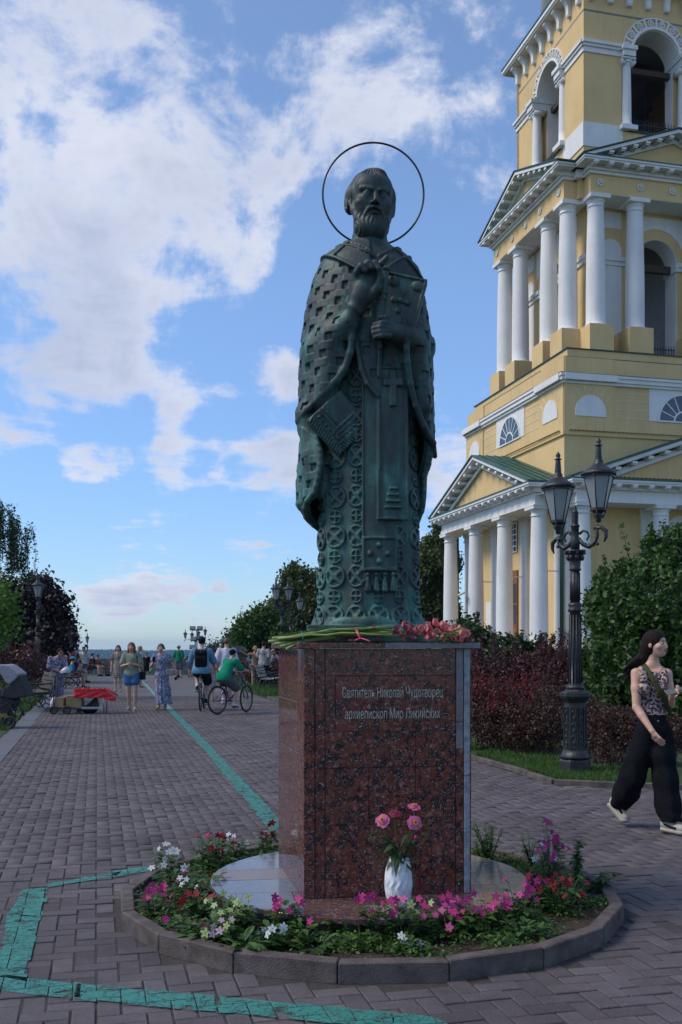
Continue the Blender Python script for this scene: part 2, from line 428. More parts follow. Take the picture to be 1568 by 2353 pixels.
def brick_geo(a, b):
    a -= g; b -= g
    vs = [(-a,-b,-hh),(a,-b,-hh),(a,b,-hh),(-a,b,-hh),(-a,-b,-c),(a,-b,-c),(a,b,-c),(-a,b,-c),(-a+c,-b+c,0),(a-c,-b+c,0),(a-c,b-c,0),(-a+c,b-c,0)]
    fs = [(0,1,5,4),(1,2,6,5),(2,3,7,6),(3,0,4,7),(4,5,9,8),(5,6,10,9),(6,7,11,10),(7,4,8,11),(8,9,10,11)]
    return vs, fs
vs, fs = brick_geo(W, W/2)
bm_h = MB().add(vs, fs).mesh('brick', M_pave1)
vs, fs = brick_geo(W/2, W)
bm_v = MB().add(vs, fs).mesh('brick', M_pave1)
brng = random.Random(5)
def tilt(): return brng.uniform(-0.0050, 0.0032)
for q in vis[:300]:
    p = site(q[0], q[1], tilt())
    link('brick', bm_h if q[2] > q[3] else bm_v, paving, loc=p, rot=(brng.uniform(-.012,.012), brng.uniform(-.012,.012), PHI+brng.uniform(-.012,.012)))
rest = [q for q in bricks if q not in vset]
A = np.array(rest, dtype=np.float64); n = len(A)
ge = np.array(brick_geo(1.0, 1.0)[0]); sg = np.sign(ge[:, :2]); isc = (np.abs(ge[:,0]) < 1-g-c/2).astype(float)
ax = A[:,2:3]-g-isc[None,:]*c; ay = A[:,3:4]-g-isc[None,:]*c
lx = sg[None,:,0]*ax; ly = sg[None,:,1]*ay
th = rng.uniform(-.012,.012,(n,1)); tx = rng.uniform(-.012,.012,(n,1)); ty = rng.uniform(-.012,.012,(n,1)); dz = rng.uniform(-.0050,.0032,(n,1))
lz = ge[None,:,2]+dz+lx*tx+ly*ty
S = A[:,0:1]+lx-ly*th; T = A[:,1:2]+ly+lx*th
X = S*VV.x+T*UU.x; Y = S*VV.y+T*UU.y
V = np.stack([X, Y, lz], -1).reshape(-1,3)
FQ = np.array(brick_geo(1,1)[1]); FA = (FQ[None]+(np.arange(n)*12)[:,None,None]).reshape(-1,4)
me = np_mesh('bricks_beyond', V, FA, M_pave, attr=np.repeat(rng.random(n), 9))
o = link('brick_field', me, paving); o['kind'] = 'stuff'

# turquoise route line painted over the pavers: a thin coat on each brick it crosses
def clip(poly, quad):
    def ins(p, a, b): return (b[0]-a[0])*(p[1]-a[1])-(b[1]-a[1])*(p[0]-a[0]) >= 0
    out = poly
    for a, b in zip(quad, quad[1:]+quad[:1]):
        inp = out; out = []
        if not inp: return []
        for p, q in zip(inp, inp[1:]+inp[:1]):
            ip, iq = ins(p,a,b), ins(q,a,b)
            if ip != iq:
                d = (b[0]-a[0])*(q[1]-p[1])-(b[1]-a[1])*(q[0]-p[0])
                t = ((b[1]-a[1])*(p[0]-a[0])-(b[0]-a[0])*(p[1]-a[1]))/(d if abs(d) > 1e-12 else 1e-12)
                x = (p[0]+(q[0]-p[0])*t, p[1]+(q[1]-p[1])*t)
            if iq:
                if not ip: out.append(x)
                out.append(q)
            elif ip: out.append(x)
    return out
def paint_mat():
    m, nt, b = new_mat('turquoise_road_paint'); L = nt.links
    geo = nd(nt, 'ShaderNodeNewGeometry')
    n1 = nd(nt, 'ShaderNodeTexNoise', i_Scale=7.0, i_Detail=7.0, i_Roughness=0.7); L.new(geo.outputs['Position'], n1.inputs['Vector'])
    n2 = nd(nt, 'ShaderNodeTexNoise', i_Scale=70.0, i_Detail=4.0, i_Roughness=0.7); L.new(geo.outputs['Position'], n2.inputs['Vector'])
    vo = nd(nt, 'ShaderNodeTexVoronoi', feature='DISTANCE_TO_EDGE', i_Scale=16.0)
    mpn = nd(nt, 'ShaderNodeMixRGB', blend_type='ADD'); mpn.inputs[0].default_value = 0.18
    L.new(geo.outputs['Position'], mpn.inputs[1]); L.new(n1.outputs['Color'], mpn.inputs[2]); L.new(mpn.outputs[0], vo.inputs['Vector'])
    c = ramp(nt, n1.outputs['Fac'], [(0.3,(0.026,0.160,0.128)),(0.7,(0.046,0.240,0.198))])
    L.new(c, b.inputs['Base Color']); b.inputs['Roughness'].default_value = 0.6
    cr = ramp(nt, vo.outputs['Distance'], [(0.0,(0,)*3),(0.012,(0,)*3),(0.03,(1,)*3)])
    w = ramp(nt, n1.outputs['Fac'], [(0.36,(0.06,)*3),(0.46,(.97,)*3)])
    w2 = ramp(nt, n2.outputs['Fac'], [(0.34,(0.0,)*3),(0.42,(1,)*3)])
    a = nd(nt, 'ShaderNodeMath', operation='MULTIPLY'); L.new(cr, a.inputs[0]); L.new(w, a.inputs[1])
    a2 = nd(nt, 'ShaderNodeMath', operation='MULTIPLY'); L.new(a.outputs[0], a2.inputs[0]); L.new(w2, a2.inputs[1])
    L.new(a2.outputs[0], b.inputs['Alpha'])
    return m
M_paint = paint_mat()
def painted(quads, label):
    V = []; Fs = []
    for quad in quads:
        q = [unsite(p) for p in quad]
        ar = sum(a[0]*b[1]-a[1]*b[0] for a, b in zip(q, q[1:]+q[:1]))
        if ar < 0: q = q[::-1]
        sm = min(p[0] for p in q)-.2, max(p[0] for p in q)+.2; tm = min(p[1] for p in q)-.2, max(p[1] for p in q)+.2
        for s, t, a, b in bricks:
            if sm[0] < s < sm[1] and tm[0] < t < tm[1]:
                a_, b_ = a-g*.55, b-g*.55
                jq = [(x+random.uniform(-.016,.016), y+random.uniform(-.016,.016)) for x, y in q]
                pl = clip([(s-a_,t-b_),(s+a_,t-b_),(s+a_,t+b_),(s-a_,t+b_)], jq)
                if len(pl) > 2:
                    k = len(V); V += [tuple(site(x, y, 0.0050)) for x, y in pl]; Fs.append(tuple(range(k, k+len(pl))))
    mb = MB(); mb.add(V, Fs); o = mb.build('painted_line', M_paint); tag(o, label, kind='structure'); return o
G = ground
painted([[G(10,2243), G(180,2262), G(180,2298), G(-60,2270)], [G(178,2262), G(500,2290), G(500,2327), G(178,2298)], [G(498,2290), G(900,2329), G(900,2368), G(498,2327)],
         [G(900,2329), G(1010,2340), G(1080,2380), G(900,2368)],
         [G(22,2100), G(94,2110), G(58,2258), G(-14,2243)], [G(52,2045), G(112,2040), G(94,2112), G(22,2102)]], 'cracked turquoise line crossing the paving in front of the flower bed')
painted([[G(100,2042), G(126,2030), G(280,2002), G(262,2016)], [G(255,2003), G(262,2016), G(420,1992), G(410,1984)], [G(410,1984), G(420,1992), G(640,1952), G(620,1944)]], 'worn narrow turquoise line running to the back of the flower bed')
painted([[G(385,1632), G(400,1632), G(470,1700), G(449,1700)], [G(449,1700), G(470,1700), G(560,1795), G(528,1795)], [G(528,1795), G(560,1795), G(660,1900), G(624,1912)]], 'turquoise line running up the promenade from the monument')
mb = MB(); strip(mb, [G(318,1558), G(322,1558), G(400,1632.5), G(385,1632.5)], 0.004)
tag(mb.build('painted_line', mat('turquoise_paint_far', (0.10,0.22,0.22), 0.6, var=0.2)), 'far end of the turquoise line near the brow', kind='structure')

# edging of the promenade
def kerb_run(name, pts, w, h, seg, m, label, z0=-0.01):
    root = thing(name, label, 'kerb', (0,0,0))
    for a, b in zip(pts, pts[1:]):
        L = (b-a).length; n = max(1, round(L/seg)); d = (b-a).normalized(); ang = math.atan2(d.y, d.x)
        for i in range(n):
            sl = L/n
            mbx = MB(); mbx.box(0.003, sl-0.003, -w/2, w/2, z0, h)
            p = a+d*(sl*i)
            mbx.build('kerb_stone', m, root, bevel=0.006, loc=(p.x,p.y,random.uniform(-.006,.006)), rot=(random.uniform(-.02,.02),0,ang+random.uniform(-.006,.006)))
    return root
kerb_run('promenade_edging', [site(-1.42, 12.6), site(-1.42, 40)], 0.34, 0.006, 1.2, M_kerbgrey, 'flat dark granite edging along the left side of the promenade')
kerb_run('lawn_kerb', [site(S1+0.04, 30), ground(1166,1767), ground(1274,1802), ground(1416,1808.6), ground(1568,1813), Vector((6.5,10.35,0))], 0.075, 0.055, 0.9, M_kerb, 'low uneven concrete kerb round the planted bed with the lamp post')
# lawns (earth sheets; the grass blades follow further down)
def sheet(name, pts, z, m, label=None):
    mb = MB(); strip(mb, pts, z); o = mb.build(name, m); tag(o, label, kind='structure'); return o
sheet('lawn_earth', [ground(1274,1802)+Vector((.05,.05,0)), ground(1416,1808.6)+Vector((0,.05,0)), ground(1568,1813)+Vector((0,.05,0)), Vector((6.5,10.4,0)), Vector((20,10.4,0)), site(34,34), site(S1+.09,34)], 0.012, M_lawnsoil)
# ------------------------------------------------------------------ bell tower (local frame: x along its front, y along its left face)
TW = thing('bell_tower', 'yellow and white classical bell tower with columned tiers and green pediment roofs', 'bell tower', (10.094, 45.0, 0), PHI)
def SW(sw): return Matrix(((0,1,0,0),(1,0,0,0),(0,0,1,0),(0,0,0,1))) if sw else Matrix.Identity(4)
def mbs(sw):
    m = MB(); m.T = SW(sw); return m
C0 = 6.0
def part(name, mb, m, parent=TW, bevel=0.0, **k): return mb.build(name, m, parent, bevel, **k)
# --- plinth and steps
mb = MB(); mb.box(-2.3,14.3,-2.3,14.3,-0.1,1.28); part('granite_plinth', mb, mat('red_brown_granite', (0.10,0.055,0.052), 0.5, var=0.3, scale=12))
mb = MB(); mb.box(-2.0,14.0,-2.0,14.0,1.28,1.45); part('stylobate', mb, mat('grey_step_stone', (0.28,0.27,0.26), 0.8))
# --- ground storey walls
mb = MB(); mb.box(0,12,0,12,1.4,11.18); part('wall', mb, M_yellow)
# portico columns
def col_mesh(name, r, h, m, ring=True, cap=True):
    mb = MB(); pr = [(r*1.14,0),(r*1.14,0.05*r*4),(r*1.06,0.3*r),(r,0.42*r)]
    for i in range(1, 11):
        t = i/10; e = r*(1-0.17*t**1.6+0.02*sin(pi*t)); pr.append((e, 0.42*r+(h-1.3*r-0.42*r)*t))
    rt = r*0.83; z = h-1.3*r
    pr += [(rt*1.0,z+.12*r),(rt*1.09,z+.14*r),(rt*1.09,z+.26*r),(rt*0.99,z+.28*r),(rt*0.99,z+.55*r),(rt*1.06,z+.62*r),(rt*1.22,z+.9*r)]
    mb.lathe(pr, 28)
    mb.box(-r*1.16,r*1.16,-r*1.16,r*1.16,h-0.42*r,h)
    return mb.mesh(name, m)
colA = col_mesh('column', 0.42, 6.5, M_white)
pil = MB(); pil.box(-0.38,0.38,-0.12,0.02,1.45,7.5); pil.box(-0.43,0.43,-0.17,0.02,7.5,7.62); pil.box(-0.40,0.40,-0.14,0.02,7.62,7.80); pil.box(-0.46,0.46,-0.2,0.02,7.80,7.95); pil_me = pil.mesh('pilaster', M_white)
MS = Matrix(((0,1,0,0),(1,0,0,0),(0,0,1,0),(0,0,0,1)))
def put(name, me, sw, x, y, z=0.0, parent=TW):
    o = link(name, me, parent)
    T = Matrix.Translation((x,y,z))
    if sw: o.location = (y, x, z); o.rotation_euler = (0,0,-pi/2); 
    else: o.location = (x, y, z)
    return o
mod = MB(); mod.box(-0.12,0.12,-0.55,0.0,0.0,0.10); mod.box(-0.10,0.10,-0.50,0,-0.05,0.0); mod_me = mod.mesh('modillion', M_white)
ROWS = [0.3, 4.2, 8.0, 11.85]
P0 = -1.1
for sw in (0, 1):
    for i, s in enumerate(ROWS):
        put('column', colA, sw, s, P0, 1.45)
        put('pilaster', pil_me, sw, s if i not in (0,) else 0.42, 0.0, 0.0)
    # entablature: architrave, frieze, cornice
    m = mbs(sw); m.box(-0.18,12.35,P0-0.42,-0.002,7.95,8.16); m.box(-0.13,12.30,P0-0.38,-0.002,8.16,8.50); part('entablature', m, M_white)
    for x in ROWS: 
        m = mbs(sw); m.box(x-.53,x+.53,P0-.50,P0+.50,7.90,7.953); part('column_block', m, M_white)
    m = mbs(sw); m.box(-0.30,12.45,P0-0.55,-0.002,8.50,8.58); m.box(-0.60,12.75,P0-0.90,-0.002,8.70,8.78); m.box(-0.64,12.79,P0-0.95,-0.002,8.78,8.87); part('cornice', m, M_white)
    m = mbs(sw); m.box(-0.28,12.43,P0-0.5,-0.002,8.58,8.70); part('cornice_bed', m, M_white)
    m = mbs(sw); m.box(-0.66,12.81,P0-0.97,P0-0.2,8.87,8.92); part('cornice_flashing', m, M_green_roof)
    for k in range(16): put('modillion', mod_me, sw, 0.02+0.805*k, P0-0.36, 8.60)
    # pediment: tympanum, raking cornices, roof
    hw, ap = 6.72, 11.22; cxp = 6.08
    def rk(d): return 8.92+(ap-8.92)*(1-abs(d)/hw)
    m = mbs(sw); m.prism([(cxp-5.6,8.9),(cxp+5.6,8.9),(cxp,rk(0)-0.42)], P0-0.34, P0-0.2); part('tympanum', m, M_yellow)
    for sg in (-1, 1):
        m = mbs(sw)
        for (a, b, y0) in ((0.0,-0.14,P0-0.95),(-0.14,-0.20,P0-0.88)):
            m.prism([(cxp+sg*hw, 8.92+a*.4),(cxp, ap+a),(cxp, ap+b),(cxp+sg*(hw-.35), 8.92+b*.4)], y0, P0+0.0)
        part('raking_cornice', m, M_white)
        m = mbs(sw); m.prism([(cxp+sg*(hw-1.0), 8.93),(cxp, ap-0.30),(cxp, ap-0.50),(cxp+sg*(hw-1.62), 8.93)], P0-0.44, P0-0.34)
        m.prism([(cxp+sg*(hw-1.35), 8.94),(cxp, ap-0.40),(cxp, ap-0.56),(cxp+sg*(hw-1.85), 8.94)], P0-0.50, P0-0.44); part('raking_moulding', m, M_white)
        for k in range(7):
            d = (k+0.6)*0.80; o = put('modillion', mod_me, sw, cxp+sg*d, P0-0.36, rk(d)-0.34)
        m = mbs(sw); m.prism([(cxp+sg*(hw+.06), 8.90),(cxp, ap+0.03),(cxp, ap+0.09),(cxp+sg*(hw+.06), 8.96)], P0-1.02, 0.0); rf = part('roof_slope', m, M_green_roof)
        for k in range(1, 5):
            y = P0-1.0+k*0.42; m = mbs(sw)
            m.prism([(cxp+sg*(hw+.05), 8.96),(cxp, ap+0.088),(cxp, ap+0.13),(cxp+sg*(hw+.05), 9.0)], y-.02, y+.02); part('roof_seam', m, M_green_dark, rf)
    # gold wire bird guard along the horizontal cornice
    m = mbs(sw); m.box(1.2,11.0,P0-0.72,P0-0.69,8.97,8.99); m.box(1.2,11.0,P0-0.62,P0-0.59,8.99,9.05)
    for k in range(48): m.box(1.2+k*.205,1.24+k*.205,P0-0.72,P0-0.55,8.95,9.06)
    part('snow_guard', m, mat('gilt_wire', (0.16,0.12,0.035), 0.6))
# ceiling of the portico
mb = MB(); mb.box(P0-.3,12.3,P0-.3,-0.01,8.36,8.40); mb.box(P0-.3,-0.01,0,12.3,8.36,8.40); part('portico_ceiling', mb, M_white)
# door and window on the left face
m = mbs(1); m.box(5.0,7.0,-0.03,0.02,1.45,5.45); dr = part('door', m, M_wood_door)
for a in (5.0, 6.02):
    m = mbs(1); m.box(a+.05,a+.93,-0.07,-0.03,1.5,5.38); part('door_leaf', m, M_wood_door, dr)
    m = mbs(1)
    for zz in (2.75, 3.8):
        for q in (0, 1): m.box(a+.14+.37*q,a+.46+.37*q,-0.085,-0.07,zz,zz+.95)
    part('pane', m, M_glass_dark, dr)
    m = mbs(1); m.box(a+.14,a+.83,-0.09,-0.07,1.6,2.5); part('panel', m, mat('oak_panel',(0.26,0.115,0.04),0.45,var=.2), dr)
m = mbs(1); m.box(5.15,6.75,-0.04,0.0,6.35,7.85); wn = part('window', m, M_glass_dark)
m = mbs(1)
for zz in np.linspace(6.35,7.80,6): m.box(5.1,6.8,-0.07,-0.04,zz,zz+.05)
for xx in np.linspace(5.1,6.75,5): m.box(xx,xx+.05,-0.075,-0.045,6.35,7.85)
part('frame', m, M_white, wn)
m = mbs(1); m.box(8.55,9.2,-0.05,0.0,1.45,4.0); part('notice_board', m, M_white)
m = mbs(1); m.box(2.35,2.65,-0.05,0.0,1.45,4.6); part('notice_board', m, M_white)
# downpipes
for sw, x in ((1, 12.05), (1, 0.02)):
    m = mbs(sw); m.tube([(x,-.62 if x > 5 else -.12,8.4),(x,-.62 if x > 5 else -.12,1.4)], 0.09, 8); part('downpipe', m, M_green_dark)
# tie rods between columns and wall
for s in ROWS[:3]:
    m = mbs(1); m.box(s+.0,s+.05,P0,0,5.0,5.05); part('tie_rod', m, M_white)
m = mbs(1); m.tube([(8.0,P0-.62,4.45),(8.12,P0-.95,4.30)],.06,10); part('security_camera', m, M_white)
m = mbs(1); m.tube([(8.0+.14*cos(t),P0-.50,4.05+.16*sin(t)) for t in np.linspace(0,2*pi,17)[:-1]],.014,5,closed=True); part('cable_coil', m, M_darkiron)
# front face niches
for sw, xs in ((0, (5.98, 10.0)),):
    for x in xs:
        m = mbs(sw); n_ = 12; pts = [(x+.95*cos(pi*k/n_), 6.75+.95*sin(pi*k/n_)) for k in range(n_+1)]+[(x-.95,3.2),(x+.95,3.2)]
        m.prism(pts, -0.05, 0.0); part('niche', m, M_white)
# --- block storey 11.18 - 15.2
mb = MB(); mb.box(-0.10,12.10,-0.10,12.10,11.18,11.34); part('string_course', mb, M_yellow)
mb = MB(); mb.box(-0.03,12.03,-0.03,12.03,11.34,13.5); part('wall', mb, M_yellow)
mb = MB(); mb.box(-.16,12.16,-.16,12.16,13.50,13.62); mb.box(-.24,12.24,-.24,12.24,13.62,13.80); mb.box(-.30,12.30,-.30,12.30,13.80,13.92); part('cornice', mb, M_white)
mb = MB(); mb.box(-.31,12.31,-.31,12.31,13.92,13.945); part('cornice_flashing', mb, M_green_dark)
mb = MB(); mb.box(.05,11.95,.05,11.95,13.93,14.74); part('attic', mb, M_yellow)
mb = MB(); mb.box(.04,11.96,.04,11.96,14.74,14.765); part('attic_flashing', mb, M_green_dark)
mb = MB(); mb.box(.30,11.70,.30,11.70,14.765,15.18); part('attic', mb, M_yellow)
mb = MB(); mb.box(.24,11.76,.24,11.76,15.18,15.23); part('attic_flashing', mb, M_green_dark)
def arc(cx, cz, r, a0=0, a1=pi, n=14): return [(cx+r*cos(a0+(a1-a0)*k/n), cz+r*sin(a0+(a1-a0)*k/n)) for k in range(n+1)]
for sw in (0, 1):
    # corner and centre projections of the cornice
    for a, b in ((-0.05,2.45),(9.55,12.05)):
        m = mbs(sw); m.box(a,b,-0.09,-0.0,11.34,13.5); part('rusticated_pier', m, M_yellow)
        m = mbs(sw); m.box(a-.05,b+.05,-.35,-.2,13.62,13.915); part('cornice_break', m, M_white)
        m = mbs(sw); m.box(a+.1,b,-0.0,0.06,13.93,14.735); part('attic_pier', m, M_yellow)
        c_ = (0.49+2.02)/2 if a < 5 else 12-(0.49+2.02)/2
        m = mbs(sw); m.prism(arc(c_,12.25,.77)+[(c_-.77,12.05),(c_+.77,12.05)], -0.125, -0.09); part('niche', m, M_white)
        # white joint lines fanning round the niche
        for an in (35,55,75,90,105,125,145):
            m = mbs(sw)
            t = radians(an); x0,z0 = c_+.95*cos(t), 12.25+.95*sin(t); ln = (13.42-z0)/max(sin(t),.3) if an not in (35,145) else .35
            x1,z1 = x0+ln*cos(t)*.9, z0+ln*sin(t)*.9; dx,dz = .011*sin(t),-.011*cos(t)
            m.prism([(x0-dx,z0-dz),(x0+dx,z0+dz),(x1+dx,z1+dz),(x1-dx,z1-dz)], -0.102, -0.09); part('joint_line', m, M_white)
    for a, b in ((2.02+.2,4.2),(7.8,9.8)):
        for zz in (12.05,12.45,12.85,13.2):
            m = mbs(sw); m.box(a if a > 5 or zz < 13 else a-.2, b,-0.105 if 0 else -0.045,-0.028,zz,zz+.018); part('joint_line', m, M_white)
    # white centre panel with fan window
    m = mbs(sw); m.box(4.25,7.75,-0.06,-0.03,12.02,13.5); part('centre_panel', m, M_white)
    m = mbs(sw); m.prism(arc(6,12.05,1.25), -0.03, -0.066); wn = part('fan_window', m, M_glass_dark)
    m = mbs(sw)
    for k in range(9):
        t = pi*k/8; dx,dz = .022*sin(t),-.022*cos(t); x0,z0,x1,z1 = 6+.45*cos(t),12.05+.45*sin(t),6+1.24*cos(t),12.05+1.24*sin(t)
        m.prism([(x0-dx,z0-dz),(x0+dx,z0+dz),(x1+dx,z1+dz),(x1-dx,z1-dz)], -0.085, -0.066)
    for r0, r1 in ((.42,.50),(1.22,1.32)):
        a_ = arc(6,12.05,r0,n=18); b_ = arc(6,12.05,r1,n=18)
        for k in range(18): m.prism([a_[k],b_[k],b_[k+1],a_[k+1]], -0.09, -0.066)
    m.box(4.7,7.3,-.09,-.066,12.0,12.06); part('glazing_bars', m, M_white, wn)
mb = MB()
for k in range(60): mb.box(-.2,-.12,.2+k*.2,.34+k*.2,11.36,11.40); mb.box(.2+k*.2,.34+k*.2,-.2,-.12,11.36,11.40)
part('snow_guard', mb, _mc['gilt_wire'])

# --- colonnade tier 15.2 - 24
w = 2.2; e_ = 12-w
def arch_wall(m, x0, x1, z0, z1, cxa, r, zsill, zspr, y0, y1, n=14):
    m.box(x0, cxa-r, y0, y1, z0, z1); m.box(cxa+r, x1, y0, y1, z0, z1)
    if zsill > z0: m.box(cxa-r, cxa+r, y0, y1, z0, zsill)
    a = arc(cxa, zspr, r, n=n)
    for k in range(n): m.prism([a[k], (a[k][0], z1), (a[k+1][0], z1), a[k+1]], y0, y1)
for sw in (0, 1):
    m = mbs(sw); arch_wall(m, w if not sw else w+1.0, e_, 15.2, 24.2, 6.0, 1.12, 15.3, 20.35, w, w+1.0); part('wall', m, M_yellow)
    # lining of the opening
    m = mbs(sw)
    for sg in (-1,1): m.box(6+sg*1.12-(.0 if sg<0 else .03), 6+sg*1.12+(.03 if sg<0 else 0), w+.02, w+1.0, 15.3, 20.35)
    a_ = arc(6,20.35,1.12,n=16); b_ = arc(6,20.35,1.09,n=16)
    for k in range(16): m.prism([a_[k],b_[k],b_[k+1],a_[k+1]], w+.02, w+1.0)
    part('arch_lining', m, M_white)
    for a, b in ((w-.05, 4.88),(7.12,e_+.05)):   # impost bands
        m = mbs(sw); m.box(a,b,w-.10,w,19.96,20.16); m.box(a-.02,b+.02,w-.18,w,20.16,20.36); part('impost_band', m, M_white)
    for sg in (-1,1): m = mbs(sw); m.box(6+sg*1.12-(0 if sg<0 else .12),6+sg*1.12+(.12 if sg<0 else 0),w-.1,w+1.0,19.96,20.36); part('impost_return', m, M_white)
    for a in (3.55, 8.45):
        m = mbs(sw); m.prism(arc(a,20.7,.55)+[(a-.55,15.3),(a+.55,15.3)], w-.03, w); part('niche', m, M_white)
        m = mbs(sw); m.box(a-.55,a+.55,w-.03,w,21.75,22.55); part('panel', m, M_white)
    m = mbs(sw); pts = [(7.6,22.5),(4.4,22.5),(4.4,21.0)]+[(6-1.5*cos(pi*k/14), 20.45+1.5*sin(pi*k/14)) for k in range(2,13)]+[(7.6,21.0)]; m.prism(pts, w-.035, w); part('spandrel_panel', m, M_white)
    m = mbs(sw); m.box(4.9,7.1,w+.35,w+.6,20.0,20.35); part('timber_beam', m, M_beam)
    m = mbs(sw)
    for k in range(15): m.box(4.95+k*.15,4.975+k*.15,w+.15,w+.18,15.3,16.25); m.add([(4.94+k*.15,w+.15,16.25),(4.985+k*.15,w+.15,16.25),(4.9625+k*.15,w+.165,16.38)],[(0,1,2)])
    for zz in (15.45,15.85,16.15): m.box(4.9,7.1,w+.14,w+.19,zz,zz+.03)
    part('railing', m, M_darkiron)
mb = MB(); mb.box(e_-.3,e_,w,e_,15.2,24.2); mb.box(w,e_-.3,e_-.3,e_,15.2,24.2); part('wall', mb, M_yellow)
mb = MB(); mb.box(e_-2.4,e_-.32,w+1.1,e_-.32,15.25,24.0); mb.box(w+1.1,e_-2.4,e_-2.4,e_-.32,15.25,24.0); part('inner_wall', mb, M_inner)
colB = col_mesh('column', 0.45, 6.13, M_white)
CB = [2.25, 4.3, 7.7, 9.75]; p1 = 1.3
ros = MB()
for k in range(8):
    t = 2*pi*k/8; ros.ball((.13*cos(t),-.02,.13*sin(t)),(.055,.035,.055),8,5)
ros.ball((0,-.03,0),(.06,.05,.06),8,5); ros_me = ros.mesh('rosette', M_white)
for sw in (0, 1):
    for c_ in CB:
        m = mbs(sw); m.box(c_-.62,c_+.62,p1-.62,p1+.9,15.23,16.58); part('column_pedestal', m, M_yellow)
        m = mbs(sw); m.box(c_-.66,c_+.66,p1-.70,p1-.60,15.23,15.36); part('pedestal_flashing', m, M_green_dark)
        put('column', colB, sw, c_, p1, 16.58)
        put('rosette', ros_me, sw, c_, p1-.47, 23.2)
    put('rosette', ros_me, sw, 6.0, p1-.47, 23.2)
    m = mbs(sw); m.box(1.75,10.25,p1-.45,w+.01,22.72,23.58); part('frieze', m, M_yellow)
    m = mbs(sw); m.box(1.77,10.23,p1-.43,w,22.70,22.72); part('soffit', m, M_white)
    m = mbs(sw); m.box(1.65,10.35,p1-.55,w,23.58,23.72); m.box(1.55,10.45,p1-.66,w,23.72,23.80); m.box(1.15,10.85,p1-1.05,w,23.95,24.03); m.box(1.10,10.90,p1-1.10,w,24.03,24.12); part('cornice', m, M_white)
    m = mbs(sw); m.box(1.6,10.4,p1-.58,w,23.80,23.95); part('cornice_bed', m, M_white)
    m = mbs(sw); m.box(1.08,10.92,p1-1.12,w,24.12,24.17); part('cornice_flashing', m, M_green_roof)
    for k in range(12): put('modillion', mod_me, sw, 1.75+k*.773, p1-.52, 23.85)
    hw, ap, cxp = 4.92, 25.85, 6.0
    def rk(d): return 24.17+(ap-24.17)*(1-abs(d)/hw)
    m = mbs(sw); m.prism([(cxp-4.0,24.15),(cxp+4.0,24.15),(cxp,ap-.34)], p1-.45, p1-.3); part('tympanum', m, M_yellow)
    for sg in (-1, 1):
        m = mbs(sw); m.prism([(cxp+sg*hw,24.15),(cxp,ap),(cxp,ap-.16),(cxp+sg*(hw-.4),24.15)], p1-1.08, w); m.prism([(cxp+sg*(hw-.75),24.16),(cxp,ap-.22),(cxp,ap-.42),(cxp+sg*(hw-1.35),24.16)], p1-.58, p1-.45); part('raking_cornice', m, M_white)
        for k in range(6): d = (k+.6)*.62; put('modillion', mod_me, sw, cxp+sg*d, p1-.5, rk(d)-.29)
        m = mbs(sw); m.prism([(cxp+sg*(hw+.05),24.15),(cxp,ap+.02),(cxp,ap+.08),(cxp+sg*(hw+.05),24.21)], p1-1.14, w); part('roof_slope', m, M_green_dark)
mb = MB(); mb.box(1.5,2.2,1.5,2.2,22.72,23.58); part('frieze', mb, M_yellow)
mb = MB(); mb.box(1.3,2.2,1.3,2.2,23.58,24.12); part('cornice', mb, M_white)
mb = MB(); mb.box(1.28,2.2,1.28,2.2,24.12,24.15); part('cornice_flashing', mb, M_green_dark)

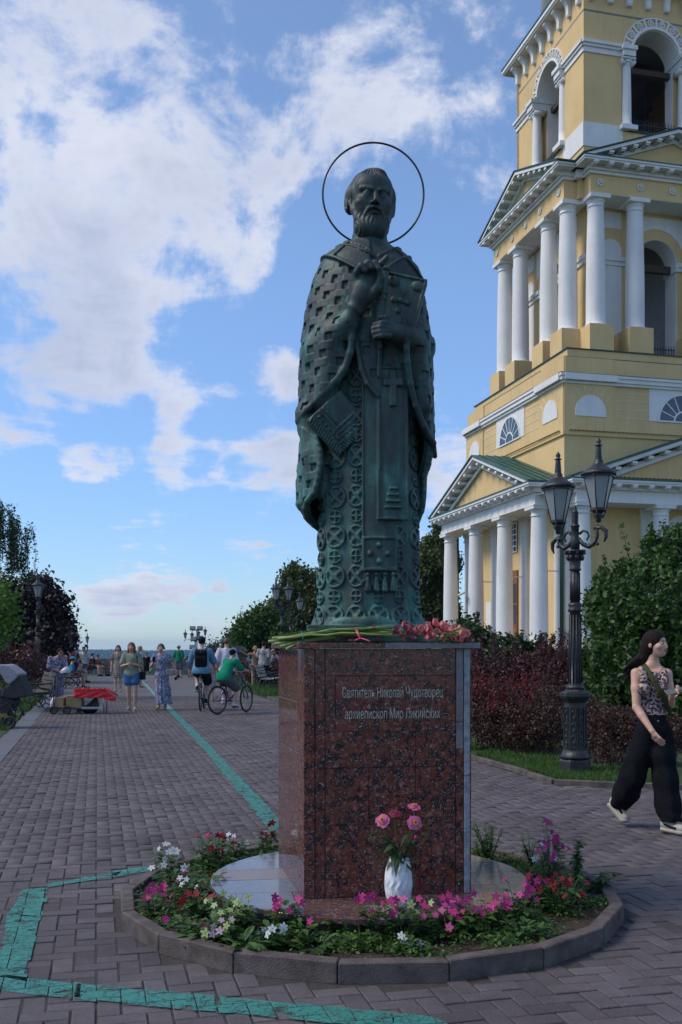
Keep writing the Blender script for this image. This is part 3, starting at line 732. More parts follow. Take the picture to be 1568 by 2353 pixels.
# --- belfry tier 24 - 33.4
a2, b2 = 2.0, 9.75; cc = 5.85; R2 = 1.27; zs2 = 30.25
mb = MB(); mb.box(a2,b2,a2,b2,24.1,26.35); part('wall', mb, M_yellow)
for sw in (0, 1):
    m = mbs(sw); arch_wall(m, a2 if not sw else a2+1.3, b2, 26.35, 33.3, cc, R2+.62, 26.4, zs2, a2, a2+.35) if 0 else None
    x0 = a2 if not sw else a2+1.2
    m = mbs(sw); m.box(a2 if not sw else a2+.3, cc-1.85, a2, a2+1.2, 26.35, 30.0) if not sw else m.box(a2+1.2, cc-1.85, a2, a2+1.2, 26.35, 30.0); m.box(cc+1.85, b2, a2, a2+1.2, 26.35, 30.0)
    arch_wall(m, x0, b2, 30.0, 33.35, cc, R2, 30.0, zs2, a2, a2+1.2)
    m.box(cc-1.85, cc-1.27, a2+.55, a2+1.2, 26.35, 30.0); m.box(cc+1.27, cc+1.85, a2+.55, a2+1.2, 26.35, 30.0)
    part('wall', m, M_yellow)
    m = mbs(sw)     # white lining of the arch
    a_ = arc(cc,zs2,R2,n=16); b_ = arc(cc,zs2,R2-.03,n=16)
    for k in range(16): m.prism([a_[k],b_[k],b_[k+1],a_[k+1]], a2+.02, a2+1.2)
    for sg in (-1,1): m.box(cc+sg*R2-(0 if sg<0 else .03),cc+sg*R2+(.03 if sg<0 else 0),a2+.58,a2+1.22,26.4,30.0)
    part('arch_lining', m, M_white)
    m = mbs(sw)     # archivolt: two rings with radial bars
    for r0, r1, y in ((R2,R2+.14,.07),(R2+.50,R2+.56,.05)):
        a_ = arc(cc,zs2,r0,n=22); b_ = arc(cc,zs2,r1,n=22)
        for k in range(22): m.prism([a_[k],b_[k],b_[k+1],a_[k+1]], a2-y, a2)
    part('archivolt', m, M_white)
    for k in range(9):
        t = pi*(k+.0)/8; m = mbs(sw); dx,dz = .045*sin(t),-.045*cos(t); c1,s1 = cos(t),sin(t)
        x0_,z0_,x1_,z1_ = cc+(R2+.13)*c1,zs2+(R2+.13)*s1,cc+(R2+.51)*c1,zs2+(R2+.51)*s1
        m.prism([(x0_-dx,z0_-dz),(x0_+dx,z0_+dz),(x1_+dx,z1_+dz),(x1_-dx,z1_-dz)], a2-.06, a2); part('archivolt_bar', m, M_white)
    for k in range(8):
        t = pi*(k+.5)/8; put('rosette', ros_me, sw, cc+(R2+.32)*cos(t), a2-.01, zs2+(R2+.32)*sin(t))
    for a, b in ((a2-.02,cc-R2),(cc+R2,b2+.02)):  # impost cornice
        m = mbs(sw); m.box(a,b,a2-.06,a2,29.95,30.2); m.box(a-.05,b+.04,a2-.14,a2,30.2,30.33); m.box(a-.1,b+.08,a2-.22,a2,30.33,30.47); part('impost_cornice', m, M_white)
    for sg in (-1,1):
        m = mbs(sw); a,b = sorted((cc+sg*(R2-.02),cc+sg*1.9)); m.box(a,b,a2-.3,a2+1.15,29.92,30.2); m.box(a-.06,b+.06,a2-.38,a2+1.2,30.2,30.4); part('impost_return', m, M_white)
    for sg in (-1,1):
        xx = cc+sg*1.56
        m = MB(); m.lathe([(.36,0),(.36,.08),(.30,.16),(.27,.25)]+[(.27*(1-.15*t**1.5),.25+2.65*t) for t in np.linspace(0,1,8)]+[(.23,2.95),(.27,3.0),(.27,3.06)],20)
        me = m.mesh('ionic_column', M_white)
        o = put('ionic_column', me, sw, xx, a2+.12, 26.62)
        m = MB()
        for q in (-1,1): m.lathe([(.02,-.3),(.13,-.3),(.13,.3),(.02,.3)],12)
        m2 = MB(); 
        for q in (-1,1):
            m2.T = Matrix.Translation((q*.26,0,3.09)) @ Matrix.Rotation(pi/2,4,'X'); m2.lathe([(.0,-.3),(.13,-.3),(.13,.3),(.0,.3)],14)
        m2.T = None; m2.box(-.3,.3,-.3,.3,3.08,3.2); m2.box(-.36,.36,-.36,.36,3.2,3.28)
        link('capital', m2.mesh('capital', M_white), o)
        m3 = mbs(sw); m3.box(xx-.42,xx+.42,a2-.3,a2+.5,26.42,26.63); part('column_base', m3, M_white)
    # white corner bands
    for a, b in ((a2-.04,4.04),(b2-2.04,b2+.04)):
        m = mbs(sw); m.box(a,b,a2-.05,a2,25.46,26.61); part('corner_band', m, M_white)
    m = mbs(sw); m.box(4.05,b2-2.05,a2-.03,a2+.0,24.3,26.38); part('parapet', m, M_yellow)
    m = mbs(sw); m.box(4.3,b2-2.3,a2-.12,a2+.3,26.38,26.43); part('sill_flashing', m, M_green_dark)
    m = mbs(sw)
    for k in range(17): m.box(cc-1.25+k*.155,cc-1.225+k*.155,a2+.4,a2+.43,26.42,27.2); m.add([(cc-1.26+k*.155,a2+.4,27.2),(cc-1.21+k*.155,a2+.4,27.2),(cc-1.2375+k*.155,a2+.415,27.34)],[(0,1,2)])
    for zz in (26.5,26.75,27.05): m.box(cc-1.27,cc+1.27,a2+.39,a2+.44,zz,zz+.03)
    part('railing', m, M_darkiron)
    m = mbs(sw); m.box(cc-1.3,cc+1.3,a2+.75,a2+1.0,29.75,30.02); part('timber_beam', m, M_beam)
    # brackets under the top cornice
    br = MB(); br.prism([(0,0),(-.62,.95),(-.62,1.05),(0,1.05)], -.13, .13, 'x') if 0 else br.prism([(0.0,0.0),(-.16,.02),(-.2,.12),(-.19,.35),(-.24,.55),(-.36,.72),(-.48,.8),(-.50,.95),(0.0,.95)], -.13, .13, 'x')
    bme = br.mesh('bracket', M_white)
    for k in range(8):
        put('bracket', bme, sw, a2+.35+k*1.005, a2, 32.38)
# interior back, floor, spiral stair in the belfry
mb = MB(); mb.box(b2-.3,b2,a2,b2,26.35,33.3); mb.box(a2,b2-.3,b2-.3,b2,26.35,33.3); part('wall', mb, M_yellow)
mb = MB(); mb.box(a2+.0,b2-.3,a2+.0,b2-.3,31.9,32.0); part('belfry_ceiling', mb, M_inner)
mb = MB()
for k in range(9): mb.box(5.2+k*.22,5.5+k*.22,4.6,5.5,26.6+k*.33,26.66+k*.33)
for a, b in (((5.2,4.6,27.6),(7.2,4.6,30.6)),((5.2,5.5,27.6),(7.2,5.5,30.6)),((5.2,4.6,26.5),(7.2,4.6,29.5)),((4.6,4.2,26.4),(4.6,4.2,29.6)),((6.6,4.3,26.4),(6.6,4.3,29.6)),((4.6,4.2,29.0),(6.6,4.3,29.0)),((4.6,4.2,28.5),(6.6,4.3,28.5)),((4.6,4.2,27.0),(6.6,4.3,28.5))): mb.tube([a,b],.045,6)
part('stair_frame', mb, M_darkiron)
mb = MB(); mb.box(4.9,7.2,4.9,7.2,26.4,31.6); part('belfry_dark_back', mb, mat('belfry_inner_shade', (0.035,0.030,0.028), .9))  # added dark block: paints the shade inside the belfry openings
mb = MB(); mb.lathe([(.9,29.9),(.88,30.0),(.7,30.3),(.5,30.7),(.38,31.0),(.2,31.2),(.05,31.3)],24,(3.9+.4,3.9+.4,-.9)); part('bell', mb, mat('bell_bronze', (0.06,0.045,0.03), .45, metal=.6))
# top cornice
mb = MB(); mb.box(a2-.58,b2+.55,a2-.58,b2+.55,33.32,33.40); mb.box(a2-.64,b2+.60,a2-.64,b2+.60,33.40,33.58); part('cornice', mb, M_white)
mb = MB(); mb.box(a2-.67,b2+.63,a2-.67,b2+.63,33.58,33.66); part('cornice_flashing', mb, M_green_dark)
mb = MB(); mb.box(a2+.45,b2-.45,a2+.45,b2-.45,33.66,34.5); part('wall', mb, M_yellow)
mb = MB(); mb.lathe([(3.35,34.5),(3.35,38.5)],32,(cc,cc,0)); part('drum', mb, M_yellow)
for k in range(8):
    t = 2*pi*k/8+.4; mb = MB(); mb.lathe([(.35,34.5),(.32,38.3),(.4,38.5)],14,(cc+3.5*cos(t),cc+3.5*sin(t),0)); part('drum_column', mb, M_white)
mb = MB(); mb.lathe([(3.9,38.5),(3.9,38.9),(3.6,38.95),(3.3,40.2),(2.4,41.6),(1.2,42.4),(.3,42.8)],32,(cc,cc,0)); part('dome', mb, M_green_roof)
# ------------------------------------------------------------------ sculpting: signed distances on a grid, skinned by surface nets
class Vol:
    def __init__(s, lo, hi, h):
        s.lo = np.array(lo, dtype=np.float64); s.h = h
        s.n = np.maximum(4, np.ceil((np.array(hi)-s.lo)/h).astype(int)+1)
        s.ax = [(s.lo[i]+h*np.arange(s.n[i])).astype(np.float32) for i in range(3)]
        s.d = np.full(tuple(s.n), 0.08, dtype=np.float32)
    def sub(s, lo, hi):
        sl = []
        for i in range(3):
            a = int(max(0, math.floor((lo[i]-s.lo[i])/s.h))); b = int(min(s.n[i], math.ceil((hi[i]-s.lo[i])/s.h)+1))
            if b <= a: return None, None
            sl.append(slice(a, b))
        X = s.ax[0][sl[0]][:,None,None]; Y = s.ax[1][sl[1]][None,:,None]; Z = s.ax[2][sl[2]][None,None,:]
        return tuple(sl), (X, Y, Z)
    @staticmethod
    def smin(a, b, k):
        if k <= 0: return np.minimum(a, b)
        h = np.maximum(k-np.abs(a-b), 0)/k
        return np.minimum(a, b)-h*h*k*0.25
    def op(s, lo, hi, f, k=0.0, mode='u', pad=None):
        p = (pad if pad is not None else 0.03)+k
        sl, g = s.sub([lo[i]-p for i in range(3)], [hi[i]+p for i in range(3)])
        if sl is None: return s
        v = f(*g).astype(np.float32)
        if mode == 'u': s.d[sl] = s.smin(s.d[sl], v, k)
        elif mode == 's': s.d[sl] = -s.smin(-s.d[sl], v, k)
        elif mode == 'i': s.d[sl] = -s.smin(-s.d[sl], -v, k)
        return s
    def cone(s, a, b, ra, rb, k=0.0, mode='u', sq=(1,1,1)):
        """rounded tapered limb; sq squashes the distance metric along x,y,z"""
        a = np.array(a, dtype=float); b = np.array(b, dtype=float); r = max(ra, rb)
        lo = np.minimum(a,b)-r/np.array(sq).min(); hi = np.maximum(a,b)+r/np.array(sq).min()
        ba = (b-a)*sq; l2 = float(ba @ ba)+1e-9
        def f(X,Y,Z):
            px, py, pz = (X-a[0])*sq[0], (Y-a[1])*sq[1], (Z-a[2])*sq[2]
            t = np.clip((px*ba[0]+py*ba[1]+pz*ba[2])/l2, 0, 1)
            return np.sqrt((px-t*ba[0])**2+(py-t*ba[1])**2+(pz-t*ba[2])**2)-(ra+(rb-ra)*t)
        return s.op(lo, hi, f, k, mode)
    def ell(s, c, r, k=0.0, mode='u', rot=None):
        r = np.array(r if hasattr(r,'__len__') else (r,r,r), dtype=float); m = r.max(); mn = r.min()
        R = None if rot is None else np.array(rot.inverted())
        def f(X,Y,Z):
            x, y, z = X-c[0], Y-c[1], Z-c[2]
            if R is not None: x, y, z = [R[i,0]*x+R[i,1]*y+R[i,2]*z for i in range(3)]
            q = np.sqrt((x/r[0])**2+(y/r[1])**2+(z/r[2])**2); g = np.sqrt((x/r[0]**2)**2+(y/r[1]**2)**2+(z/r[2]**2)**2)+1e-6
            return np.where(q < 1e-3, -mn, q*(q-1)/g)
        return s.op([c[i]-m for i in range(3)], [c[i]+m for i in range(3)], f, k, mode)
    def rbox(s, c, hs, r=0.005, k=0.0, mode='u', rot=None):
        m = float(np.linalg.norm(hs)); R = None if rot is None else np.array(rot.inverted())
        def f(X,Y,Z):
            x, y, z = X-c[0], Y-c[1], Z-c[2]
            if R is not None: x, y, z = [R[i,0]*x+R[i,1]*y+R[i,2]*z for i in range(3)]
            qx, qy, qz = np.abs(x)-hs[0]+r, np.abs(y)-hs[1]+r, np.abs(z)-hs[2]+r
            return np.sqrt(np.maximum(qx,0)**2+np.maximum(qy,0)**2+np.maximum(qz,0)**2)+np.minimum(np.maximum(np.maximum(qx,qy),qz),0)-r
        return s.op([c[i]-m for i in range(3)], [c[i]+m for i in range(3)], f, k, mode)
    def chain(s, pts, rs, k=0.0, mode='u', sq=(1,1,1)):
        for i in range(len(pts)-1): s.cone(pts[i], pts[i+1], rs[i], rs[i+1], k, mode, sq)
        return s
    def skin(s, name, mats, smooth=True, fix=None):
        D = s.d; n0,n1,n2 = D.shape; ins = D < 0
        c = ins[:-1,:-1,:-1].astype(np.int8)
        tot = np.zeros((n0-1,n1-1,n2-1), np.int8)
        for i in (0,1):
            for j in (0,1):
                for k in (0,1): tot += ins[i:n0-1+i, j:n1-1+j, k:n2-1+k]
        act = (tot > 0) & (tot < 8)
        idx = np.full(act.shape, -1, np.int32); ii = np.argwhere(act); idx[act] = np.arange(len(ii))
        P = np.zeros((len(ii),3)); C = np.zeros(len(ii))
        cor = np.array([(i,j,k) for i in (0,1) for j in (0,1) for k in (0,1)])
        val = np.stack([D[ii[:,0]+a, ii[:,1]+b, ii[:,2]+c_] for a,b,c_ in cor], 1).astype(np.float64)
        for x in range(8):
            for y in range(x+1, 8):
                if np.abs(cor[x]-cor[y]).sum() != 1: continue
                va, vb = val[:,x], val[:,y]; m = (va < 0) != (vb < 0)
                t = np.where(m, va/(va-vb+1e-12), 0)
                P += m[:,None]*(cor[x]+(cor[y]-cor[x])*t[:,None]); C += m
        V = (ii+P/np.maximum(C,1)[:,None])*s.h+s.lo
        F = []
        for ax in range(3):
            o = [ax, (ax+1)%3, (ax+2)%3]
            sl0 = [slice(None)]*3; sl1 = [slice(None)]*3; sl0[ax] = slice(0,-1); sl1[ax] = slice(1,None)
            a = ins[tuple(sl0)]; b = ins[tuple(sl1)]
            E = np.argwhere(a != b)
            if not len(E): continue
            u, v = o[1], o[2]
            ok = (E[:,u] > 0)&(E[:,v] > 0)&(E[:,u] < D.shape[u]-1)&(E[:,v] < D.shape[v]-1); E = E[ok]
            flip = ~a[E[:,0],E[:,1],E[:,2]]
            def cell(du, dv):
                q = E.copy(); q[:,u] -= du; q[:,v] -= dv; return idx[q[:,0],q[:,1],q[:,2]]
            q = np.stack([cell(1,1), cell(0,1), cell(0,0), cell(1,0)], 1)
            q[flip] = q[flip][:, ::-1]; F.append(q)
        F = np.concatenate(F); F = F[(F >= 0).all(1)]
        if fix is not None: V = fix(V)
        return np_mesh(name, V, F, mats, smooth=smooth)
def sculpt(name, lo, hi, h, f, m, parent=None, **k):
    v = Vol(lo, hi, h); f(v); return link(name, v.skin(name, m, **k), parent)
# ------------------------------------------------------------------ bronze statue
def bronze():
    m, nt, b = new_mat('patinated_bronze'); L = nt.links
    geo = nd(nt, 'ShaderNodeNewGeometry')
    tc = nd(nt, 'ShaderNodeTexCoord')
    n1 = nd(nt, 'ShaderNodeTexNoise', i_Scale=3.5, i_Detail=8.0, i_Roughness=0.65); L.new(tc.outputs['Object'], n1.inputs['Vector'])
    mp = nd(nt, 'ShaderNodeMapping'); mp.inputs['Scale'].default_value = (9,9,1.6); L.new(tc.outputs['Object'], mp.inputs[0])
    n2 = nd(nt, 'ShaderNodeTexNoise', i_Scale=2.2, i_Detail=6.0, i_Roughness=0.6); L.new(mp.outputs[0], n2.inputs['Vector'])
    n3 = nd(nt, 'ShaderNodeTexNoise', i_Scale=45.0, i_Detail=4.0, i_Roughness=0.7); L.new(tc.outputs['Object'], n3.inputs['Vector'])
    sx = nd(nt, 'ShaderNodeSeparateXYZ'); L.new(tc.outputs['Object'], sx.inputs[0])
    hz = nd(nt, 'ShaderNodeMapRange'); L.new(sx.outputs['Z'], hz.inputs[0]); hz.inputs[1].default_value = 2.3; hz.inputs[2].default_value = 0.0; hz.inputs[3].default_value = -0.10; hz.inputs[4].default_value = 0.13
    a = nd(nt, 'ShaderNodeMath', operation='ADD'); L.new(n1.outputs['Fac'], a.inputs[0]); L.new(n2.outputs['Fac'], a.inputs[1])
    a2 = nd(nt, 'ShaderNodeMath', operation='ADD'); L.new(a.outputs[0], a2.inputs[0]); L.new(hz.outputs[0], a2.inputs[1])
    a3 = nd(nt, 'ShaderNodeMath', operation='MULTIPLY_ADD'); L.new(n3.outputs['Fac'], a3.inputs[0]); a3.inputs[1].default_value = 0.25; L.new(a2.outputs[0], a3.inputs[2])
    a4 = nd(nt, 'ShaderNodeMath', operation='MULTIPLY_ADD'); L.new(a3.outputs[0], a4.inputs[0]); a4.inputs[1].default_value = 1.3; a4.inputs[2].default_value = -0.98
    c = ramp(nt, a4.outputs[0], [(0.24,(0.025,0.033,0.033)),(0.42,(0.028,0.051,0.047)),(0.62,(0.029,0.084,0.072)),(0.85,(0.060,0.170,0.142))])
    L.new(c, b.inputs['Base Color']); b.inputs['Roughness'].default_value = 0.58; b.inputs['Metallic'].default_value = 0.1; b.inputs['Specular IOR Level'].default_value = 0.5
    bp = nd(nt, 'ShaderNodeBump', i_Strength=0.35, i_Distance=0.006); L.new(n3.outputs['Fac'], bp.inputs['Height']); L.new(bp.outputs[0], b.inputs['Normal'])
    return m
M_bronze = bronze()
ST = thing('statue', 'large dark green bronze statue of a bearded bishop in patterned robes under a ring halo', 'statue', (0.17, 6.05, 1.577))
# local frame: x right, -y towards the square, z from the pedestal top
KS = 6.05/F_PX
def sx_(px): return (px-848)*KS
def sz_(py): return (HOR-py)*KS+EYE-1.577
def tab(z, zs, vs): return np.interp(z, zs, vs)
HS = 0.0053
v = Vol((-.50,-.50,-0.02),(.50,.36,2.62), HS)
TH = lambda X, Y: np.arctan2(X, -Y)
# robe
rz = [0.06,0.12,0.3,0.7,1.2,1.7,2.3]
ra = [0.322,0.314,0.300,0.296,0.290,0.285,0.26]; rb = [0.262,0.255,0.240,0.235,0.23,0.225,0.19]
def robe(X,Y,Z):
    a = tab(Z, rz, ra); b = tab(Z, rz, rb); th = TH(X,Y)
    r = np.sqrt((X/a)**2+(Y/b)**2)
    d = (r-1)*np.minimum(a,b)*0.97
    # embroidered roundels, alternating large (diagonal cross) and small (upright cross)
    tt = (th-0.19)/0.515; col = np.round(tt); u = (tt-col)*0.515*0.285
    zz = (Z-0.155)/0.235; row = np.round(zz); w = (zz-row)*0.235; row2 = np.round(zz-0.5); w2 = (zz-0.5-row2)*0.235
    def roundel(u, w, R, dg):
        q = np.sqrt(u*u+w*w); ring = (q < R)&(q > R*0.78)
        cr = (np.abs(u-w) < R*0.24)|(np.abs(u+w) < R*0.24) if dg else (np.abs(u) < R*0.17)|(np.abs(w) < R*0.17)
        return ring|((q < R)&cr)
    ok = (Z < 1.75)&(Z > 0.06)
    rel = (roundel(u, w, 0.067, True)|roundel(u, w2, 0.042, False))&ok
    d = d-0.012*rel
    fold = 0.006*np.sin(th*9+Z*1.3)+0.005*np.sin(th*17+2)*np.clip(1-Z/0.4,0,1)
    d = d+fold
    return np.maximum(d, np.maximum(0.075+0.05*np.clip(np.abs(X+.19)*-8+1,0,1)+0.03*np.clip(np.abs(X-.2)*-8+1,0,1)-Z, Z-2.2))
v.op((-.36,-.3,0.03),(.36,.3,2.2), robe, pad=.03)
# rolled hem
def hem(X,Y,Z):
    th = TH(X,Y); rr = np.sqrt((X/.330)**2+(Y/.272)**2)
    zc = 0.10+0.022*np.cos(th*3+.5)+0.01*np.sin(th*7)
    return np.sqrt(((rr-1)*.29)**2+((Z-zc)*.55)**2)-0.021
v.op((-.37,-.32,0.02),(.37,.32,.2), hem, k=.02)
# shoes
for sx0, dr in ((-.165,-.12),(.185,.10)):
    v.cone((sx0,-.10,.06),(sx0+dr*.35,-.275,.045),.065,.05,k=.01,sq=(1,1,1.25))
# bronze base slab
v.rbox((.02,0.0,.040),(.385,.33,.038),.008)
v.rbox((-.02,0.0,.075),(.35,.29,.03),.008)
# chest and shoulders under the cape
v.cone((0,0.0,1.9),(0,0.0,2.18),.22,.19,k=.05,sq=(0.85,1.15,1))
# cape (phelonion): silhouettes read from the photograph
czL = [sz_(y) for y in (1235,1190,1160,1100,1050,1010,985,940,850,780,710,650,610,590,570,556)]
cxL = [-.28,-.385,-.435,-.440,-.432,-.425,-.440,-.437,-.430,-.412,-.385,-.345,-.300,-.245,-.165,-.09]
czR = [sz_(y) for y in (1235,1205,1170,1100,1070,1040,1010,950,850,780,710,650,620,595,572,556)]
cxR = [.26,.300,.335,.345,.372,.395,.402,.400,.395,.380,.352,.318,.285,.225,.150,.09]
hzL = [sz_(y) for y in (1235,1200,1165,1150,1120,1085,1050,1015,1000,985,950,920,883,840,800,760,700,640)]
haL = [118,92,74,62,56,53,54,60,70,82,60,44,30,22,17.5,15.5,14.5,12]
hzR = [sz_(y) for y in (1235,1200,1100,1060,1020,1000,950,900,850,800,760,700,640)]
haR = [120,96,80,76,74,66,54,40,31,25,22,20,18]
def omo(X,Y,Z):
    # broad band round the shoulders, raised over the cape, with crosses between its borders
    px = X/KS*1.04+848; py = HOR-(Z+1.577-EYE)/KS*1.0
    do = ((py-602)*77-(px-734.6)*51.5)/92.6; di = ((py-562.5)*58-(px-788.6)*42.2)/71.7
    L_ = (do < 0)&(di > 0)&(px < 856)&(Y < .05)
    bl = (do > -7)|(di < 6)
    cx_, cy_ = px-790, py-585
    xl = (np.abs(cx_*.55-cy_) < 3.2)|(np.abs(cx_*1.0+cy_) < 4.2)
    r1 = ((py-581)*52-(px-915)*50)/72; r2 = ((py-610)*39.4+(px-875.6)*29)/49
    R_ = (px > 868)&(r2 > 0)&(py < 662)&(py > 560)&(Y < .05)
    br = (r2 < 7)
    cx2, cy2 = px-932, py-612; xr = (np.abs(cx2*1.0-cy2) < 4)|(np.abs(cx2+cy2*1.2) < 4)
    return np.where(L_, .55+.45*(bl|xl), 0)+np.where(R_, .55+.45*(br|xr), 0)
def cape(X,Y,Z):
    th = TH(X,Y); c = np.cos(th)
    A = np.where(X < 0, -tab(Z, czL, cxL), tab(Z, czR, cxR))
    B = A*0.70+0.01; B = np.where(Y < 0, A*0.62+0.035, B)
    r = np.sqrt((X/A)**2+(Y/B)**2)
    q = (r-1)*np.minimum(A,B)
    q = q+0.010*np.sin(th*6+Z*3.0)*np.clip(1.9-Z,0,1)
    q = q-0.024*omo(X,Y,Z)
    inner = (r-1)*np.minimum(A,B)+0.034
    shell = np.maximum(q, -inner)
    full = q
    hl = np.radians(tab(Z, hzL, haL)); hr = np.radians(tab(Z, hzR, haR))
    cutL = (np.abs(th)-hl)*-0.3; cutR = (np.abs(th)-hr)*-0.3
    cut = np.where(X < 0, cutL, cutR)
    open_ = np.clip((1.70-Z)/0.12+0.5, 0, 1)
    d = np.maximum(shell, cut)
    d = np.where(Z > 1.74, full, d)
    return np.maximum(d, np.maximum(0.68-Z, Z-2.45))
v.op((-.46,-.37,.66),(.44,.33,2.47), cape, k=0.012, pad=.02)
v.cone((-.365,-.10,1.36),(-.325,-.12,1.12),.075,.055,k=.05); v.cone((-.325,-.12,1.12),(-.30,-.10,.92),.055,.05,k=.05)
# rolled rim of the cape hem
def rim(zs, angs, sg, r=.014):
    pts = []
    for z, a in sorted(zip(zs, angs), reverse=True):
        if z > 1.78: continue
        a = radians(a); A = -np.interp(z, czL, cxL) if sg < 0 else np.interp(z, czR, cxR)
        B = A*.62+.035 if cos(a) > 0 else A*.7+.01
        # true ellipse angle -> polar
        rr = 1/math.sqrt((sin(a)/A)**2+(cos(a)/B)**2)-.012
        pts.append((sg*rr*sin(a), -rr*cos(a), z))
    v.chain(pts, [r]*len(pts), k=.008)
def dense(zs, an, n=40):
    o = np.argsort(zs); z = np.array(zs)[o]; a = np.array(an)[o]; zz = np.linspace(z[0], z[-1], n); return list(zz), list(np.interp(zz, z, a))
# vertical cast folds at the sides under the elbow
# right sleeve (viewer's left): the cloth drawn over the raised forearm
def patt(f):
    def g_(X,Y,Z):
        d = f(X,Y,Z); cs = .044; s_ = (X*.9-Y*.5)/cs+50; t_ = (Z+X*.25)/cs+50; fi, fj = np.floor(s_), np.floor(t_)
        m = (np.mod(fi+2*fj, 5) == 0)&(np.abs(s_-fi-.5) < .46)&(np.abs(t_-fj-.5) < .46); return d+.011*m
    return g_
def conef(a, b, ra_, rb_, sq=(1,1,1)):
    a = np.array(a, float); b = np.array(b, float); ba = (b-a)*sq; l2 = float(ba@ba)
    def f(X,Y,Z):
        px,py,pz = (X-a[0])*sq[0],(Y-a[1])*sq[1],(Z-a[2])*sq[2]; t = np.clip((px*ba[0]+py*ba[1]+pz*ba[2])/l2,0,1)
        return np.sqrt((px-t*ba[0])**2+(py-t*ba[1])**2+(pz-t*ba[2])**2)-(ra_+(rb_-ra_)*t)
    return f
v.op((-.45,-.48,1.5),(-.04,0,2.12), conef((-.27,-.12,1.74),(-.125,-.300,1.845),.125,.068), k=.04)
# hanging sleeve cloth below the forearm, down to the hem
v.op((-.42,-.42,1.35),(-.08,0,1.95), conef((-.205,-.225,1.78),(-.27,-.19,1.44),.085,.06,(1,1,.8)), k=.06)
# second fold: under-sleeve of the raised arm and front lappet of the cape
def lap(X,Y,Z):
    yc = -.262-.02*np.cos(X*14); dd = np.abs(Y-yc)-.012
    s_ = X/.044+20; t_ = Z/.044+20; fi, fj = np.floor(s_), np.floor(t_)
    m = (np.mod(fi+2*fj, 5) == 0)&(np.abs(s_-fi-.5) < .46)&(np.abs(t_-fj-.5) < .46)&(Y < yc); dd = dd+.009*m
    left = np.interp(Z, [1.43,1.47,1.52,1.58,1.68,1.82,2.0], [.045,.02,-.02,-.05,-.075,-.09,-.09])
    return np.maximum(dd, np.maximum(np.maximum(left-X, X-.07), 1.43-Z))
v.op((-.1,-.34,1.42),(.09,-.2,2.0), lap, k=.01)
v.chain([(-.090,-.285,1.86),(-.078,-.290,1.72),(-.052,-.292,1.58),(-.018,-.292,1.50),(.045,-.290,1.43)], [.018,.017,.016,.015,.012], k=.012)
# left sleeve (viewer's right)
v.op((.08,-.46,1.5),(.44,0,2.1), conef((.295,-.11,1.77),(.205,-.285,1.770),.095,.070), k=.05)
v.op((.1,-.42,1.3),(.42,0,1.9), conef((.27,-.22,1.80),(.31,-.19,1.40),.07,.05,(1,1,.8)), k=.05)
# relief of interlocked crosses sunk into all the cape cloth
def pattern(X,Y,Z):
    th = TH(X,Y); cs = 0.046; s_ = th*0.38/cs+200; t_ = Z/cs+0.25*np.sin(th*2)+100.3
    fi, fj = np.floor(s_), np.floor(t_); k5 = np.mod(fi+2*fj, 5)
    eu = np.abs(s_-fi-.5); ev = np.abs(t_-fj-.5); sunk = (k5 == 0)&(eu < .47)&(ev < .47)
    hl = tab(Z, hzL, haL); hr = tab(Z, hzR, haR); ad = np.degrees(np.abs(th))
    on = np.where(X < 0, ad > hl+2, ad > hr+2)
    px = X/KS*1.04+848; py = HOR-(Z+1.577-EYE)/KS
    low = np.where(X < 0, (Z < 1.36)&(Z > 1.14)&(ad < 76), (Z < .98)&(ad < 100))
    no = (omo(X,Y,Z) > 0)|(((py-602)*77-(px-734.6)*51.5 < 0)&(Y < .05)&(px < 870))|((px > 860)&(py < 662)&(Y < .05))|(Z > 2.24)|low|(Z < .7)
    on = on&~no
    return np.where(on, np.where(sunk, .0115, -.0022*((k5 == 2)|(k5 == 3))), 0.0)
sl, gq = v.sub((-.5,-.5,.66), (.5,.36,2.3)); v.d[sl] += pattern(*gq).astype(np.float32)
rim(*dense(hzL, haL), -1, .017); rim(*dense(hzR, haR), 1, .016)
# sleeve rim from the wrist down along the hem
v.chain([(-.085,-.345,1.885),(-.098,-.335,1.82),(-.106,-.320,1.75),(-.118,-.305,1.67),(-.150,-.285,1.585),(-.205,-.262,1.52),(-.28,-.235,1.45),(-.36,-.19,1.38),(-.428,-.10,1.325)], [.022,.021,.020,.020,.020,.019,.018,.017,.015], k=.015)
v.chain([(.190,-.335,1.845),(.200,-.340,1.77),(.205,-.330,1.69),(.212,-.310,1.62),(.232,-.285,1.50),(.265,-.255,1.38),(.318,-.205,1.27),(.378,-.13,1.19),(.398,-.03,1.13)], [.020,.020,.018,.018,.018,.018,.018,.017,.015], k=.014)
v.cone((.07,-.10,1.30),(.07,-.13,1.80),.165,.15,k=.03,sq=(.9,1.15,1))
# stole and omophorion hanging down the front
def panel(x0, x1, z0, z1, y0, th_, border=.012, hb=.006, cx=.04, cr=.33, k=.004):
    def f(X,Y,Z):
        ys = y0+((X-cx)**2)/(2*cr)
        e = np.maximum(np.maximum(x0-X, X-x1), np.maximum(z0-Z, Z-z1))
        bd = hb*(e > -border)
        return np.maximum(np.abs(Y-ys)-th_-bd, e)
    v.op((x0-.01,-.42,z0-.01),(x1+.01,-.15,z1+.01), f, k=k)
panel(-.048,.158, .42,1.62, -.243, .014, .014, .008)           # wide stole
panel(-.048,.158, .42,.62, -.251, .010, .016, .010)            # its square end
panel(.042,.222, .715,1.60, -.268, .014, .013, .008, cx=.08)     # narrower band in front
panel(.042,.060, 1.0,1.60, -.285, .006, .0, .0)
for dx, dz in ((0,.05),(0,-.045),(-.052,0),(.052,0)): v.ell((.052+dx,-.262,.52+dz), (.018,.016,.018), k=.006)
